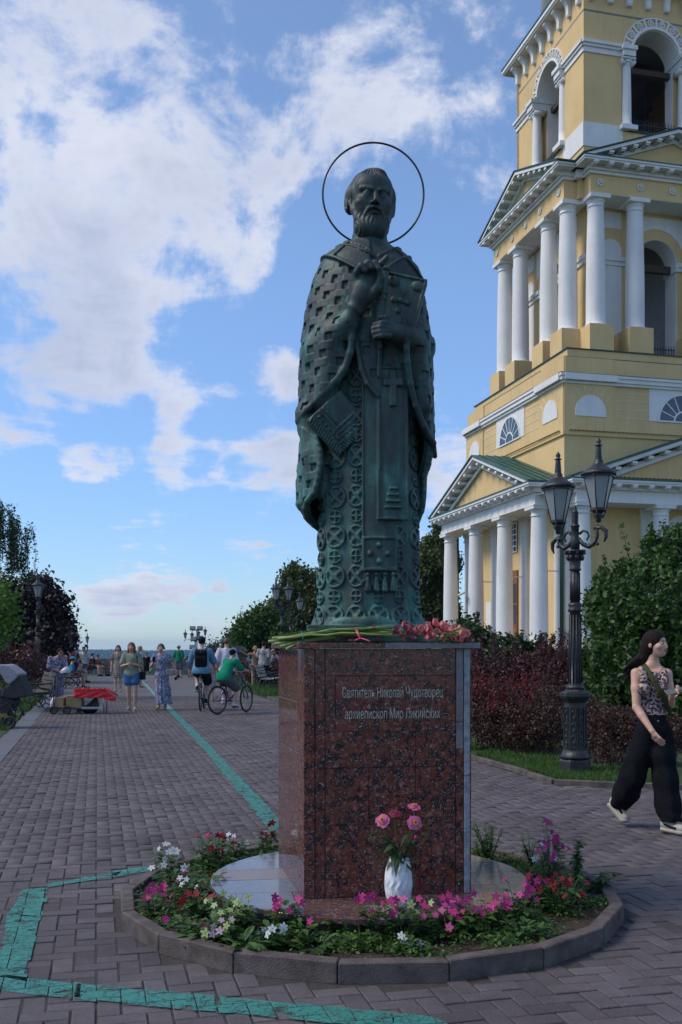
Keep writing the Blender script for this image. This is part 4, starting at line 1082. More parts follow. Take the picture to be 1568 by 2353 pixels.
for k_ in range(4):                                             # tassels
    x = -.012+k_*.049; v.ell((x,-.252,.400),(.014,.014,.014),k=.004); v.cone((x,-.250,.385),(x+.002,-.246,.315),.010,.024,k=.004,sq=(1,1.3,1))
    for q in (-.012,0,.012): v.cone((x+q*.4,-.262,.375),(x+q,-.265,.30),.003,.004,k=.002)
for i_, hw in enumerate((.024,.036,.045,.053)): v.rbox((.135,-.283,.895-i_*.036+.0),(hw,.010,.008),.003)
v.rbox((.132,-.288,1.475),(.020,.010,.105),.003); v.rbox((.132,-.288,1.51),(.058,.010,.022),.003)
# thigh badge (epigonation) with fringed edges hanging at the viewer's left
Rb = Matrix.Rotation(radians(38), 3, 'Y')
def badge():
    cx_, cz_ = -.185, 1.285
    v.rbox((cx_,-.228,cz_),(.135,.022,.135),.006,rot=Matrix.Rotation(radians(.22*57),3,'Z') @ Matrix.Rotation(radians(47),3,'Y'))
    R_ = Matrix.Rotation(radians(.22*57),3,'Z') @ Matrix.Rotation(radians(47),3,'Y')
    def P(a, b, y=-.026): q = R_ @ Vector((a, y, b)); return (cx_+q.x, -.228+q.y, cz_+q.z)
    n = 15
    for i_ in range(n):
        s_ = -.125+.25*i_/(n-1)
        v.cone(P(.100,s_),P(.135,s_+.012),.006,.006,k=.002); v.cone(P(s_,-.100),P(s_+.012,-.135),.006,.006,k=.002)
    for i_ in range(7):
        s_ = -.10+.19*i_/6; v.ell(P(.070,s_),(.009,.009,.009),k=.002); v.ell(P(s_,-.070),(.009,.009,.009),k=.002)
    for a0, b0, a1, b1 in ((.045,-.10,.045,.12),(-.12,-.045,.045,-.045),(.018,-.06,.018,.12),(-.12,-.018,.018,-.018),(.09,-.09,.09,.13),(-.13,-.09,.09,-.09)):
        v.cone(P(a0,b0),P(a1,b1),.005,.005,k=.002)
badge()
# omophorion round the shoulders: a broad band in a V with crosses
def band(pts, w, t, yoff=0):
    for (a, b) in zip(pts, pts[1:]):
        a = Vector(a); b = Vector(b); c_ = (a+b)/2; ax_ = (b-a).normalized(); nr = Vector((c_.x*.55, c_.y*1.0, .10+.25*abs(c_.x))).normalized()
        nr = (nr-ax_*nr.dot(ax_)).normalized(); bi = ax_.cross(nr)
        R_ = Matrix((ax_, bi, nr)).transposed()
        v.rbox(c_, ((b-a).length/2+.02, w/2, t), .006, k=.012, rot=R_)
# shoulder edge ridge
# collar and neck
v.cone((0,.0,2.24),(.005,-.02,2.50),.128,.10,k=.03)
v.cone((-.10,.0,2.30),(-.082,-.035,2.44),.030,.016,k=.02); v.cone((.11,.0,2.28),(.085,-.035,2.43),.030,.016,k=.02)
v.cone((.0,-.095,2.32),(.005,-.09,2.40),.07,.06,k=.02)
# book held against the chest, and its rounded spine with clasps
Rk = Matrix.Rotation(radians(-8),3,'Z') @ Matrix.Rotation(radians(15),3,'Y')
BKC = Vector((.180,-.292,1.965))
v.rbox(BKC,(.115,.030,.150),.006,k=.004,rot=Rk)
def PB(a, b, y=-.033): q = Rk @ Vector((a,y,b)); return (BKC.x+q.x, BKC.y+q.y, BKC.z+q.z)
for a, b in ((0,.055),(0,-.055),(-.042,0),(.042,0)):
    v.cone(PB(a*.25,b*.25),PB(a,b),.006,.017,k=.003,sq=(1,1.6,1))
v.ell(PB(0,0),(.014,.012,.014),k=.004)
for sx0 in (-1,1): v.ell(PB(sx0*.072,.105),(.036,.010,.030),k=.003,rot=Rk)
v.chain([PB(-.11,.145),PB(.11,.145),PB(.11,-.145)],[.008,.008,.008],k=.003)
v.chain([(.085,-.350,2.1400),(.083,-.350,2.0750),(.062,-.352,1.9750),(.052,-.352,1.8750),(.045,-.345,1.7750),(.055,-.335,1.6950)],[.019,.021,.024,.027,.026,.012],k=.006)
v.ell((.086,-.350,2.1400),(.032,.028,.016),k=.004); v.ell((.066,-.352,2.0000),(.034,.030,.013),k=.004); v.ell((.060,-.352,1.9650),(.034,.03,.011),k=.004)
v.chain([(.050,-.325,1.70),(.047,-.300,1.54)],[.010,.010],k=.004)
# raised blessing hand: wrist, palm, thumb touching ring finger, two fingers up
def chainf(p, r, k=.008): v.chain(p, r, k=k)
v.cone((-.130,-.300,1.8400),(-.078,-.352,1.9200),.058,.046,k=.02)
for z0, r_ in ((0,.056),(.02,.058)): v.ell((-.105+z0*.6,-.326-z0,1.870+z0*1.6),(r_,r_*.95,.016),k=.006,rot=Matrix.Rotation(radians(38),3,'Y'))
v.cone((-0.0780,-0.3640,1.9200),(-0.0324,-0.3880,2.0096),.048,.058,k=.02,sq=(.95,1.35,1))
v.cone((-0.0444,-0.3832,1.9816),(-0.0204,-0.3904,2.0544),.058,.060,k=.02,sq=(.9,1.5,1))
chainf([(-0.0660,-0.3856,2.0544),(-0.0780,-0.4156,2.0992),(-0.0564,-0.4516,2.1182),(-0.0324,-0.4576,2.0936)],[0.0235,0.0213,0.0202,0.0168])
chainf([(-0.0384,-0.3880,2.0656),(-0.0468,-0.4216,2.1182),(-0.0180,-0.4576,2.1339),(0.0036,-0.4648,2.1048)],[0.0235,0.0213,0.0202,0.0168])
chainf([(-0.0060,-0.3904,2.0656),(-0.0060,-0.4192,2.1216),(0.0216,-0.4516,2.1328),(0.0420,-0.4636,2.0992)],[0.0235,0.0213,0.0202,0.0168])
chainf([(0.0216,-0.3880,2.0544),(0.0300,-0.4072,2.1104),(0.0576,-0.4216,2.1440),(0.0900,-0.4312,2.1776)],[0.0235,0.0213,0.0190,0.0146])
chainf([(-0.0024,-0.3916,1.9704),(0.0372,-0.4216,2.0096),(0.0564,-0.4396,2.0544),(0.0492,-0.4552,2.0880)],[0.0291,0.0258,0.0224,0.0179])
# left hand closed round the spine of the book
v.cone((.225,-.300,1.7700),(.155,-.345,1.7750),.055,.050,k=.02)
v.cone((.155,-.345,1.7770),(.100,-.372,1.7830),.052,.046,k=.02,sq=(1,1.2,.95))
for i_, (z0, l_) in enumerate(((1.820,.0),(1.797,-.008),(1.773,-.006),(1.750,.004))):
    chainf([(.105,-.392,z0-.004),(.060+l_,-.402,z0-.006),(.022+l_,-.388,z0-.010),(.018+l_,-.362,z0-.014)],[.017,.0165,.015,.013],k=.004)
chainf([(.125,-.372,1.8200),(.090,-.392,1.8500),(.055,-.392,1.8500)],[.021,.018,.015])
sb = link('figure', v.skin('figure', M_bronze), ST); del v

# head, carved finer: hair, brow, eyes, nose, beard
h0 = Vector((0.010,-.030,2.655))
Rh = Matrix.Rotation(radians(9),3,'Z') @ Matrix.Rotation(radians(3),3,'Y')
hv = Vol((-.19,-.24,-.31),(.19,.20,.22), 0.0042)
# head frame: x right of the viewer, -y forward, z up, eye line at z = 0
hv.ell((0,.012,.055),(.128,.150,.128)); hv.ell((0,-.045,-.055),(.098,.095,.125),k=.05)
hv.cone((0,.03,-.12),(0,.045,-.30),.078,.086,k=.03)
hv.ell((0,-.055,-.16),(.100,.088,.100),k=.03)                       # beard mass
hv.ell((0,-.075,-.195),(.084,.066,.066),k=.03)
hv.ell((0,-.098,.065),(.096,.050,.066),k=.03)                       # forehead
for s_ in (-1,1):
    hv.cone((s_*.022,-.140,.022),(s_*.074,-.118,.030),.015,.012,k=.014)   # brow
    hv.cone((s_*.020,-.150,.018),(s_*.060,-.138,.034),.007,.006,k=.005)
    hv.ell((s_*.044,-.148,-.006),(.028,.020,.017),k=.012,mode='s')        # socket
    hv.ell((s_*.044,-.122,-.006),(.024,.021,.018),k=.003)                 # eyeball
    hv.cone((s_*.022,-.134,.004),(s_*.044,-.142,.010),.0035,.004,k=.003); hv.cone((s_*.044,-.142,.010),(s_*.068,-.128,.001),.004,.003,k=.003)
    hv.cone((s_*.024,-.133,-.016),(s_*.044,-.138,-.022),.003,.0035,k=.003); hv.cone((s_*.044,-.138,-.022),(s_*.066,-.126,-.014),.0035,.003,k=.003)
    hv.ell((s_*.044,-.1435,-.006),(.0065,.004,.0065),mode='s')
    hv.ell((s_*.066,-.098,-.052),(.040,.040,.036),k=.025)                  # cheekbone
    hv.ell((s_*.050,-.092,-.085),(.040,.040,.040),k=.02)
    hv.ell((s_*.016,-.150,-.062),(.013,.014,.011),k=.008)                 # nostril wing
    hv.ell((s_*.010,-.160,-.071),(.005,.006,.004),k=.002,mode='s')
    hv.chain([(s_*.008,-.148,-.088),(s_*.030,-.142,-.096),(s_*.048,-.122,-.128),(s_*.052,-.105,-.165)],[.011,.012,.011,.008],k=.006)   # moustache
    # ear
    hv.ell((s_*.130,.020,-.022),(.013,.026,.040),k=.008); hv.ell((s_*.142,.012,-.018),(.009,.014,.024),k=.004,mode='s')
    # side hair
    hv.ell((s_*.100,.030,.040),(.042,.095,.075),k=.015); hv.ell((s_*.105,.045,.0),(.032,.06,.055),k=.015)
    # sideburn into beard
    hv.chain([(s_*.112,-.030,-.02),(s_*.100,-.055,-.08),(s_*.080,-.080,-.14)],[.016,.020,.022],k=.015)
hv.cone((0,-.143,.010),(0,-.170,-.052),.011,.014,k=.010); hv.ell((0,-.170,-.060),(.014,.014,.012),k=.006)
hv.ell((0,-.150,-.115),(.026,.008,.005),k=.003,mode='s'); hv.ell((0,-.142,-.124),(.024,.013,.007),k=.004)
hv.ell((0,.02,.135),(.098,.11,.058),k=.04)                        # crown
hv.ell((.012,-.035,.178),(.055,.050,.020),k=.025)                      # tuft
# locks of hair and beard as combed relief
def locks(X,Y,Z):
    th = np.arctan2(X, -Y)
    hair = np.clip((np.abs(th)-0.95)*4,0,1)*np.clip((Z+.07)*30,0,1)+np.clip((Z-.135+.03*np.cos(th*2))*40,0,1)
    beard = np.clip((-Z-.105)*30,0,1)*np.clip(1.6-np.abs(th),0,1)*np.clip((Z+.27)*30,0,1)
    w = .0034*np.sin(th*38+Z*60+2.5*np.sin(Z*34+th*3))*np.clip(hair,0,1)+.0026*np.sin(X*330+3*np.sin(Z*55+X*30)+Z*60)*np.clip(beard,0,1)
    fur = .0018*np.sin(Z*420+np.abs(X)*40)*np.exp(-((Z-.088)/.022)**2)*np.clip(1-np.abs(th),0,1)
    return w+fur
sl, gq = hv.sub(hv.lo, hv.lo+hv.h*hv.n); hv.d[sl] += locks(*gq).astype(np.float32)
RhN = np.array(Rh)
hd = link('head', hv.skin('head', M_bronze, fix=lambda V: (V*np.array([1.08,1.06,0.96])) @ RhN.T+np.array(h0)), ST); del hv
# ring halo with its two holding rods
hc = Vector((sx_(859), .10, (HOR-446)*6.15/F_PX+EYE-1.577)); hp = []
for k_ in range(64):
    a = 2*pi*k_/64; hp.append((hc.x+.312*sin(a), hc.y, hc.z+.318*cos(a)))
mb = MB(); mb.tube(hp, .0062, 8, closed=True); mb.build('halo', mat('black_steel', (0.012,0.013,0.015), .4, var=.1), ST)
# worn toe polished by touch
mb = MB(); mb.ball((-.200,-.300,.068),(.040,.022,.018),14,8); mb.build('polished_toe', mat('polished_bronze', (0.20,0.12,0.05), .3, metal=.8, var=.3), ST)
# ------------------------------------------------------------------ pedestal
def granite(name, dark=1.0, grey=0.0, rough=0.14, sc=1.0):
    m, nt, b = new_mat(name); L = nt.links
    tc = nd(nt, 'ShaderNodeTexCoord'); geo = nd(nt, 'ShaderNodeNewGeometry')
    nz = nd(nt, 'ShaderNodeTexNoise', i_Scale=14.0, i_Detail=3.0); L.new(geo.outputs['Position'], nz.inputs['Vector'])
    ad = nd(nt, 'ShaderNodeMixRGB', blend_type='ADD'); ad.inputs[0].default_value = 0.08; L.new(geo.outputs['Position'], ad.inputs[1]); L.new(nz.outputs['Color'], ad.inputs[2])
    v1 = nd(nt, 'ShaderNodeTexVoronoi', i_Scale=55.0*sc, i_Randomness=1.0); L.new(ad.outputs[0], v1.inputs['Vector'])
    v2 = nd(nt, 'ShaderNodeTexVoronoi', i_Scale=170.0*sc); L.new(ad.outputs[0], v2.inputs['Vector'])
    s1 = nd(nt, 'ShaderNodeSeparateColor'); L.new(v1.outputs['Color'], s1.inputs[0]); s2 = nd(nt, 'ShaderNodeSeparateColor'); L.new(v2.outputs['Color'], s2.inputs[0])
    D = dark
    red = ramp(nt, s1.outputs[0], [(0.0,(0.085*D,0.020*D,0.012*D)),(0.3,(0.125*D,0.032*D,0.020*D)),(0.6,(0.105*D,0.028*D,0.02*D)),(0.9,(0.17*D,0.055*D,0.038*D)),(1.0,(0.22*D,0.10*D,0.075*D))])
    nb = nd(nt, 'ShaderNodeTexNoise', i_Scale=22.0*sc, i_Detail=4.0, i_Roughness=0.7); L.new(geo.outputs['Position'], nb.inputs['Vector'])
    mask = ramp(nt, nb.outputs['Fac'], [(0.48,(0,)*3),(0.55,(1,)*3)])
    spk = ramp(nt, s2.outputs[1], [(0.0,(0.010,0.010,0.012)),(0.58,(0.014,0.014,0.016)),(0.6,(0.10,0.03,0.02)),(0.90,(0.12,0.035,0.022)),(0.92,(0.22,0.20,0.18)),(1.0,(0.30,0.27,0.25))], 'CONSTANT')
    mx = nd(nt, 'ShaderNodeMix', data_type='RGBA'); L.new(mask, mx.inputs[0]); L.new(red, mx.inputs[6]); L.new(spk, mx.inputs[7])
    # pale flecks everywhere
    fl = ramp(nt, s2.outputs[0], [(0.0,(0,)*3),(0.972,(0,)*3),(0.976,(1,)*3)], 'CONSTANT')
    mx2 = nd(nt, 'ShaderNodeMix', data_type='RGBA'); L.new(fl, mx2.inputs[0]); L.new(mx.outputs[2], mx2.inputs[6]); mx2.inputs[7].default_value = (.30,.27,.25,1)
    out = mx2.outputs[2]
    # lime wash and dust
    n5 = nd(nt, 'ShaderNodeTexNoise', i_Scale=2.0, i_Detail=6.0, i_Roughness=.65); L.new(geo.outputs['Position'], n5.inputs['Vector'])
    gf = ramp(nt, n5.outputs['Fac'], [(0.35,(grey*.6,)*3),(0.65,(min(1,grey*1.2+.02),)*3)])
    mx3 = nd(nt, 'ShaderNodeMix', data_type='RGBA'); L.new(gf, mx3.inputs[0]); L.new(out, mx3.inputs[6]); mx3.inputs[7].default_value = (.26,.27,.29,1)
    L.new(mx3.outputs[2], b.inputs['Base Color'])
    b.inputs['Roughness'].default_value = rough; b.inputs['Specular IOR Level'].default_value = 0.38
    return m
M_gran = granite('red_granite_polished', 1.25, 0.02, 0.16)
M_gran_side = granite('red_granite_side', 1.0, 0.08, 0.06)
M_gran_wash = granite('red_granite_limewashed', 0.9, 0.55, 0.45)
M_lime = mat('lime_runs', (0.24,0.26,0.28), .7, var=.25, scale=25, bump=.4)
M_mortar = mat('mortar_grey', (0.13,0.13,0.13), .9, var=.3, scale=20)
PD = thing('pedestal', 'tall red granite pedestal with a Cyrillic inscription standing on the round slab', 'pedestal', (0,0,0))
LF, RF, RB_, LB = Vector((-.206,5.54)), Vector((.743,5.68)), Vector((.546,6.56)), Vector((-.403,6.42))
def off(a, b, t): return a+(b-a)*t
Z0, Z1 = 0.15, 1.545
cen = (LF+RF+RB_+LB)/4
core = [cen+(p-cen)*0.968 for p in (LF,RF,RB_,LB)]
mb = MB(); mb.prism([(p.x,p.y) for p in core], Z0, Z1-.002, 'z'); mb.build('core', M_mortar, PD)
def facing(A, B, rows, m_of, name='facing_slab'):
    """slabs on the face A->B; rows: (z0, z1, [u breaks])"""
    d = (B-A); L = d.length; d = d.normalized(); nrm = Vector((d.y, -d.x))
    for r_, (z0, z1, us) in enumerate(rows):
        for c_, (u0, u1) in enumerate(zip(us, us[1:])):
            g_ = .0014; pr = random.uniform(-.0008,.0008)
            mb = MB(); a = A+d*(u0*L+g_); b = A+d*(u1*L-g_); i_ = nrm*-.024; o_ = nrm*pr
            mb.prism([tuple(a+o_), tuple(b+o_), tuple(b+i_), tuple(a+i_)], z0+g_, z1-g_, 'z')
            mb.build(name, m_of(r_, c_), PD, bevel=.0012)
H = Z1-Z0
zr = [Z0+H*t for t in (0, .075, .29, .52, .665, .89, 1.0)]
def mf(r_, c_): return M_gran
facing(off(LF,RF,.125), off(LF,RF,.905), [(zr[0],zr[1],[0,.42,.72,1]),(zr[1],zr[2],[0,.69,1]),(zr[2],zr[3],[0,.33,.69,1]),(zr[3],zr[4],[0,.69,1]),(zr[4],zr[5],[0,.075,.925,1]),(zr[5],zr[6],[0,1])], mf)
# raised corner strips of the front
nf = Vector(((RF-LF).y, -(RF-LF).x)).normalized()
facing(off(LF,RF,0.0)+nf*.004, off(LF,RF,.062)+nf*.004, [(Z0,Z1,[0,1])], lambda r_,c_: M_gran, 'corner_strip')
facing(off(LF,RF,.064), off(LF,RF,.123), [(Z0,Z1,[0,1])], lambda r_,c_: M_gran, 'corner_strip')
facing(off(LF,RF,.907)+nf*.003, off(LF,RF,.952)+nf*.003, [(Z0,Z0+.6*H*.2,[0,1]),(Z0+.6*H*.2,Z0+.59*H,[0,1]),(Z0+.59*H,Z0+.70*H,[0,1]),(Z0+.70*H,Z0+.83*H,[0,1]),(Z0+.83*H,Z1,[0,1])], lambda r_,c_: M_gran if r_ < 2 else M_gran_wash, 'corner_strip')
facing(off(LF,RF,.954)+nf*.006, off(LF,RF,.992)+nf*.006, [(Z0,Z0+.25*H,[0,1]),(Z0+.25*H,Z0+.48*H,[0,1]),(Z0+.48*H,Z1,[0,1])], lambda r_,c_: M_lime, 'corner_strip')
zs = [Z0+H*t for t in (0,.2,.38,.57,.78,1.0)]
facing(LB, off(LB,LF,.80), [(zs[i],zs[i+1],[0,.33,1] if i == 4 else ([0,.64,1] if i == 3 else [0,1])) for i in range(5)], lambda r_,c_: M_gran_side)
facing(off(LB,LF,.80)-Vector((.003,0)), off(LB,LF,.90), [(Z0,Z1,[0,1])], lambda r_,c_: M_gran, 'corner_strip')
facing(off(LB,LF,.90), off(LB,LF,.997), [(Z0,Z1,[0,1])], lambda r_,c_: M_gran, 'corner_strip')
facing(RF, RB_, [(zs[i],zs[i+1],[0,.5,1]) for i in range(5)], lambda r_,c_: M_gran_side)
facing(RB_, LB, [(zs[i],zs[i+1],[0,.5,1]) for i in range(5)], lambda r_,c_: M_gran_side)
# cap slabs
cap = [cen+(p-cen)*1.085 for p in (LF,RF,RB_,LB)]
m_f = off(cap[0],cap[1],.47); m_b = off(cap[3],cap[2],.47)
for q, m_ in (((cap[0],m_f,m_b,cap[3]),M_gran),((m_f+Vector((.002,0)),cap[1],cap[2],m_b+Vector((.002,0))),M_gran_wash)):
    mb = MB(); mb.prism([tuple(p) for p in q], Z1, 1.577, 'z'); mb.build('cap_slab', m_, PD, bevel=.003)
# inscription
def text_line(s, u_c, z, hgt, width):
    cu = bpy.data.curves.new('t', 'FONT'); cu.body = s; cu.size = 1.0; cu.extrude = 0.02; cu.align_x = 'CENTER'; cu.resolution_u = 2; cu.offset = -0.006
    o = bpy.data.objects.new('t', cu); COL.objects.link(o); bpy.context.view_layer.update()
    me = bpy.data.meshes.new_from_object(o.evaluated_get(bpy.context.evaluated_depsgraph_get())); bpy.data.objects.remove(o)
    xs = [v_.co.x for v_ in me.vertices]; w_ = max(xs)-min(xs)
    d = (RF-LF).normalized(); base = LF+d*((RF-LF).length*u_c)+nf*.0015
    fx, fz = width/w_, hgt/0.72
    for v_ in me.vertices:
        x, y, zz = v_.co; p = base+d*(x*fx)+nf*(zz*.06); v_.co = (p.x, p.y, z+y*fz)
    # thin serifs at the feet and heads of the stems
    me.materials.clear(); me.materials.append(M_letter)
    return link('inscription', me, PD)
M_letter = mat('dull_brass_letters', (0.42,0.41,0.34), .5, metal=.1, var=.35, scale=60)
text_line('Святитель Николай Чудотворец', .525, 1.268, .060, .578)
text_line('архиепископ Мир Ликийских', .525, 1.150, .058, .545)

# ------------------------------------------------------------------ round slab, riser and flower bed
SL = thing('round_slab', 'round slab of mixed polished stone pieces under the pedestal', 'plinth', (MC.x, MC.y, 0))
RD = 0.96
mb = MB(); mb.lathe([(RD-.06,0.02),(RD-.06,.122)], 48, cap=True); mb.build('riser', mat('riser_mortar', (0.075,0.065,0.055), .9, var=.4, scale=14, bump=.8), SL)
M_sl = [granite('slab_granite', 0.9, 0.12, 0.07, .8), mat('pale_grey_slab', (0.14,0.14,0.155), .14, var=.15, scale=30), mat('cream_slab', (0.26,0.20,0.12), .16, c2=(0.12,0.11,0.12), scale=4), mat('rose_grey_slab', (0.20,0.165,0.165), .35, var=.2, scale=60)]
def circ_clip(poly): 
    # pieces of the disc: clip a rectangle against the round edge by sampling
    cir = [(RD*cos(2*pi*k/64), RD*sin(2*pi*k/64)) for k in range(64)]
    return clip(cir, poly)
ca, sa = cos(PHI*.6), sin(PHI*.6)
rows = [(-1.0,-.66,[(-1,-.52,0),(-.52,-.14,0),(-.14,.02,3),(.02,.62,0),(.62,1,0)]),(-.66,-.30,[(-1,-.5,1),(-.5,.4,0),(.4,.70,0),(.70,1,2)]),(-.30,.02,[(-1,-.30,1),(-.30,.3,0),(.3,.62,2),(.62,1,2)]),(.02,.30,[(-1,-.3,3),(-.3,.5,1),(.5,1,1)]),(.30,.62,[(-1,0,1),(0,.6,1),(.6,1,2)]),(.62,1.0,[(-1,0,1),(0,1,3)])]
for y0, y1, cs_ in rows:
    for x0, x1, k_ in cs_:
        g_ = .002; R4 = [(x0+g_,y0+g_),(x1-g_,y0+g_),(x1-g_,y1-g_),(x0+g_,y1-g_)]
        R4 = [(x*ca-y*sa, x*sa+y*ca) for x, y in R4]
        pl = circ_clip(R4)
        if len(pl) > 2: mb = MB(); mb.prism(pl, .122, .150+random.uniform(-.0007,.0007), 'z'); mb.build('slab_piece', M_sl[k_], SL, bevel=.0015)
BED = thing('flower_bed_kerb', 'ring of rough concrete kerb stones round the flower bed', 'kerb', (MC.x, MC.y, 0))
NK = 18; RK = 1.50
for k_ in range(NK):
    a0, a1 = 2*pi*k_/NK+.05, 2*pi*(k_+1)/NK+.05; e_1 = .0016
    P_ = lambda r, a: Vector((r*cos(a), r*sin(a)))
    o0, o1, i0, i1 = P_(RK,a0+e_1), P_(RK,a1-e_1), P_(RK-.075,a0+e_1), P_(RK-.075,a1-e_1)
    mb = MB(); hz = .098+random.uniform(-.006,.004)
    mb.prism([tuple(i0),tuple(o0),tuple(o1),tuple(i1)], -.01, hz, 'z'); mb.build('kerb_stone', M_kerb, BED, bevel=.006)
mb = MB(); n_ = 60; vs = [(MC.x,MC.y,.05)]; fs = []
for r_ in (.9,1.05,1.2,1.32,1.43):
    for k_ in range(n_):
        a = 2*pi*k_/n_; vs.append((MC.x+r_*cos(a), MC.y+r_*sin(a), .055+random.uniform(-.012,.014)))
for j in range(4):
    for k_ in range(n_): fs.append((1+j*n_+k_, 1+j*n_+(k_+1)%n_, 1+(j+1)*n_+(k_+1)%n_, 1+(j+1)*n_+k_))
mb.add(vs, fs, True); tag(mb.build('flowerbed_soil', M_soil), kind='structure')
# ------------------------------------------------------------------ foliage
def leaf_cloud(name, centres, radii, n, size, mat_, parent, asp=1.7, droop=0.35, shell=0.55, tri=False, squash=1.0, seed=1, cup=0.18, clump=None):
    """n leaves spread through the lobes of a crown; each leaf two folded facets; 'rnd' tints clumps and single leaves"""
    r_ = np.random.default_rng(seed)
    C = np.array(centres, float); Rd = np.array(radii, float)
    if Rd.ndim == 1: Rd = np.repeat(Rd[:,None], 3, 1)
    w_ = Rd.prod(1)**(2/3); k = r_.choice(len(C), n, p=w_/w_.sum())
    d = r_.normal(size=(n,3)); d /= np.linalg.norm(d, axis=1)[:,None]
    rr = (shell+(1-shell)*r_.random(n)**0.6)[:,None]*np.clip(r_.normal(1,.07,n),.8,1.25)[:,None]
    # clumps: pull leaves to sprig tips scattered through the lobe
    P = C[k]+d*rr*Rd[k]
    if clump:
        nc = max(4, n//clump[0]); kk = r_.choice(len(C), nc, p=w_/w_.sum()); dd = r_.normal(size=(nc,3)); dd /= np.linalg.norm(dd, axis=1)[:,None]
        Q = C[kk]+dd*(shell+(1.06-shell)*r_.random(nc)**0.5)[:,None]*Rd[kk]
        j = r_.integers(0, nc, n); off_ = r_.normal(size=(n,3))*clump[1]*np.array([1,1,1.15]); P = Q[j]+off_; cl = r_.random(nc)[j]; d = dd[j]*.6+r_.normal(size=(n,3))*.5
        d /= np.linalg.norm(d, axis=1)[:,None]
    else: cl = r_.random(len(C))[k]
    nm = d+r_.normal(size=(n,3))*.75+np.array([0,0,.35]); nm /= np.linalg.norm(nm, axis=1)[:,None]
    ax = np.cross(nm, r_.normal(size=(n,3))); ax[:,2] -= droop; ax -= nm*(ax*nm).sum(1)[:,None]; ax /= np.linalg.norm(ax, axis=1)[:,None]
    bi = np.cross(nm, ax); s_ = (size*np.clip(r_.normal(1,.28,n),.45,1.7))[:,None]
    a = P-ax*s_*asp*.5; b = P+ax*s_*asp*.5; l = P+bi*s_*.5+nm*s_*cup; r2 = P-bi*s_*.5+nm*s_*cup
    V = np.stack([a, l, b, r2], 1).reshape(-1,3); i = np.arange(n)[:,None]*4
    F = np.concatenate([i+np.array([[0,1,2]]), i+np.array([[0,2,3]])], 0) if True else None
    t = np.clip(.55*cl+.45*r_.random(n),0,1); hgt = P[:,2]; hn = (hgt-hgt.min())/(np.ptp(hgt)+1e-6); t = np.clip(t*.8+.2*hn,0,1)  # tint by clump and leaf, shifted paler with height
    return link(name, np_mesh(name, V, F, mat_, attr=np.concatenate([t,t])), parent)
def trunk_of(name, mat_, parent, base, h, r, limbs, seed=3, lean=(0,0)):
    r_ = random.Random(seed); mb = MB(); b = Vector(base)
    top = b+Vector((lean[0],lean[1],h)); pts = [b.lerp(top, t)+Vector((r_.uniform(-.05,.05)*h*.3, r_.uniform(-.05,.05)*h*.3, 0))*(1 if t > 0 else 0) for t in (0,.25,.5,.75,1)]
    mb.tube(pts, [r,r*.8,r*.65,r*.45,r*.2], 8)
    for c_ in limbs:
        s_ = pts[r_.choice((1,2,3))]; e = Vector(c_); m = s_.lerp(e,.5)+Vector((0,0,.1*h)); mb.tube([s_,m,e],[r*.4,r*.25,r*.08],6)
    return mb.build(name, mat_, parent)
M_bark = mat('tree_bark', (0.055,0.042,0.032), .9, var=.3, scale=12, bump=.6)
LF_green = leaf_mat('leaves_fresh_green', [(0,(0.012,0.034,0.006)),(.45,(0.034,0.084,0.012)),(.8,(0.068,0.140,0.022)),(1,(0.13,0.21,0.04))])
LF_dark = leaf_mat('leaves_dark_green', [(0,(0.010,0.024,0.007)),(.5,(0.026,0.060,0.014)),(1,(0.065,0.115,0.026))])
LF_linden = leaf_mat('leaves_linden', [(0,(0.016,0.028,0.006)),(.5,(0.044,0.070,0.012)),(.8,(0.080,0.105,0.018)),(1,(0.15,0.14,0.035))])
LF_purple = leaf_mat('leaves_purple_maple', [(0,(0.010,0.006,0.009)),(.6,(0.022,0.011,0.016)),(1,(0.055,0.026,0.034))], trans=.2)
LF_barb = leaf_mat('leaves_barberry', [(0,(0.018,0.007,0.009)),(.4,(0.056,0.019,0.023)),(.75,(0.105,0.032,0.034)),(.93,(0.17,0.055,0.055)),(1,(0.26,0.13,0.10))], trans=.25, rough=.5)
LF_barbr = leaf_mat('leaves_barberry_red', [(0,(0.034,0.008,0.008)),(.4,(0.12,0.020,0.020)),(.8,(0.26,0.030,0.035)),(1,(0.42,0.05,0.06))], trans=.3)
LF_barbg = leaf_mat('leaves_barberry_bronze', [(0,(0.018,0.009,0.007)),(.4,(0.055,0.021,0.017)),(.75,(0.085,0.035,0.022)),(.9,(0.055,0.065,0.018)),(1,(0.14,0.09,0.045))], trans=.25)
LF_birch = leaf_mat('leaves_birch', [(0,(0.010,0.028,0.010)),(.6,(0.025,0.062,0.020)),(1,(0.06,0.11,0.04))])
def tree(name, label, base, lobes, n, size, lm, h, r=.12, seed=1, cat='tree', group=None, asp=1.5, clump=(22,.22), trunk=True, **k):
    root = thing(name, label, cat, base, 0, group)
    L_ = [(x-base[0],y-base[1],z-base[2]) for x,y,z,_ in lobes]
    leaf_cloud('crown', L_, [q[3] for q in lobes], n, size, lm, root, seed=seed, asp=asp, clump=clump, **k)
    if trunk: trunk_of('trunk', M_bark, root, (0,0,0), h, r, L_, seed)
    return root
def lobe(px, py, d, rpx, sq=1.0):     # crown lobe from its place in the photograph at depth d
    p = at(px, py, d); r = rpx*d/F_PX; return (p.x, p.y, p.z, (r, r, r*sq))
def T(px, d, z=0): p = at(px, HOR, d); return (p.x, p.y, z)
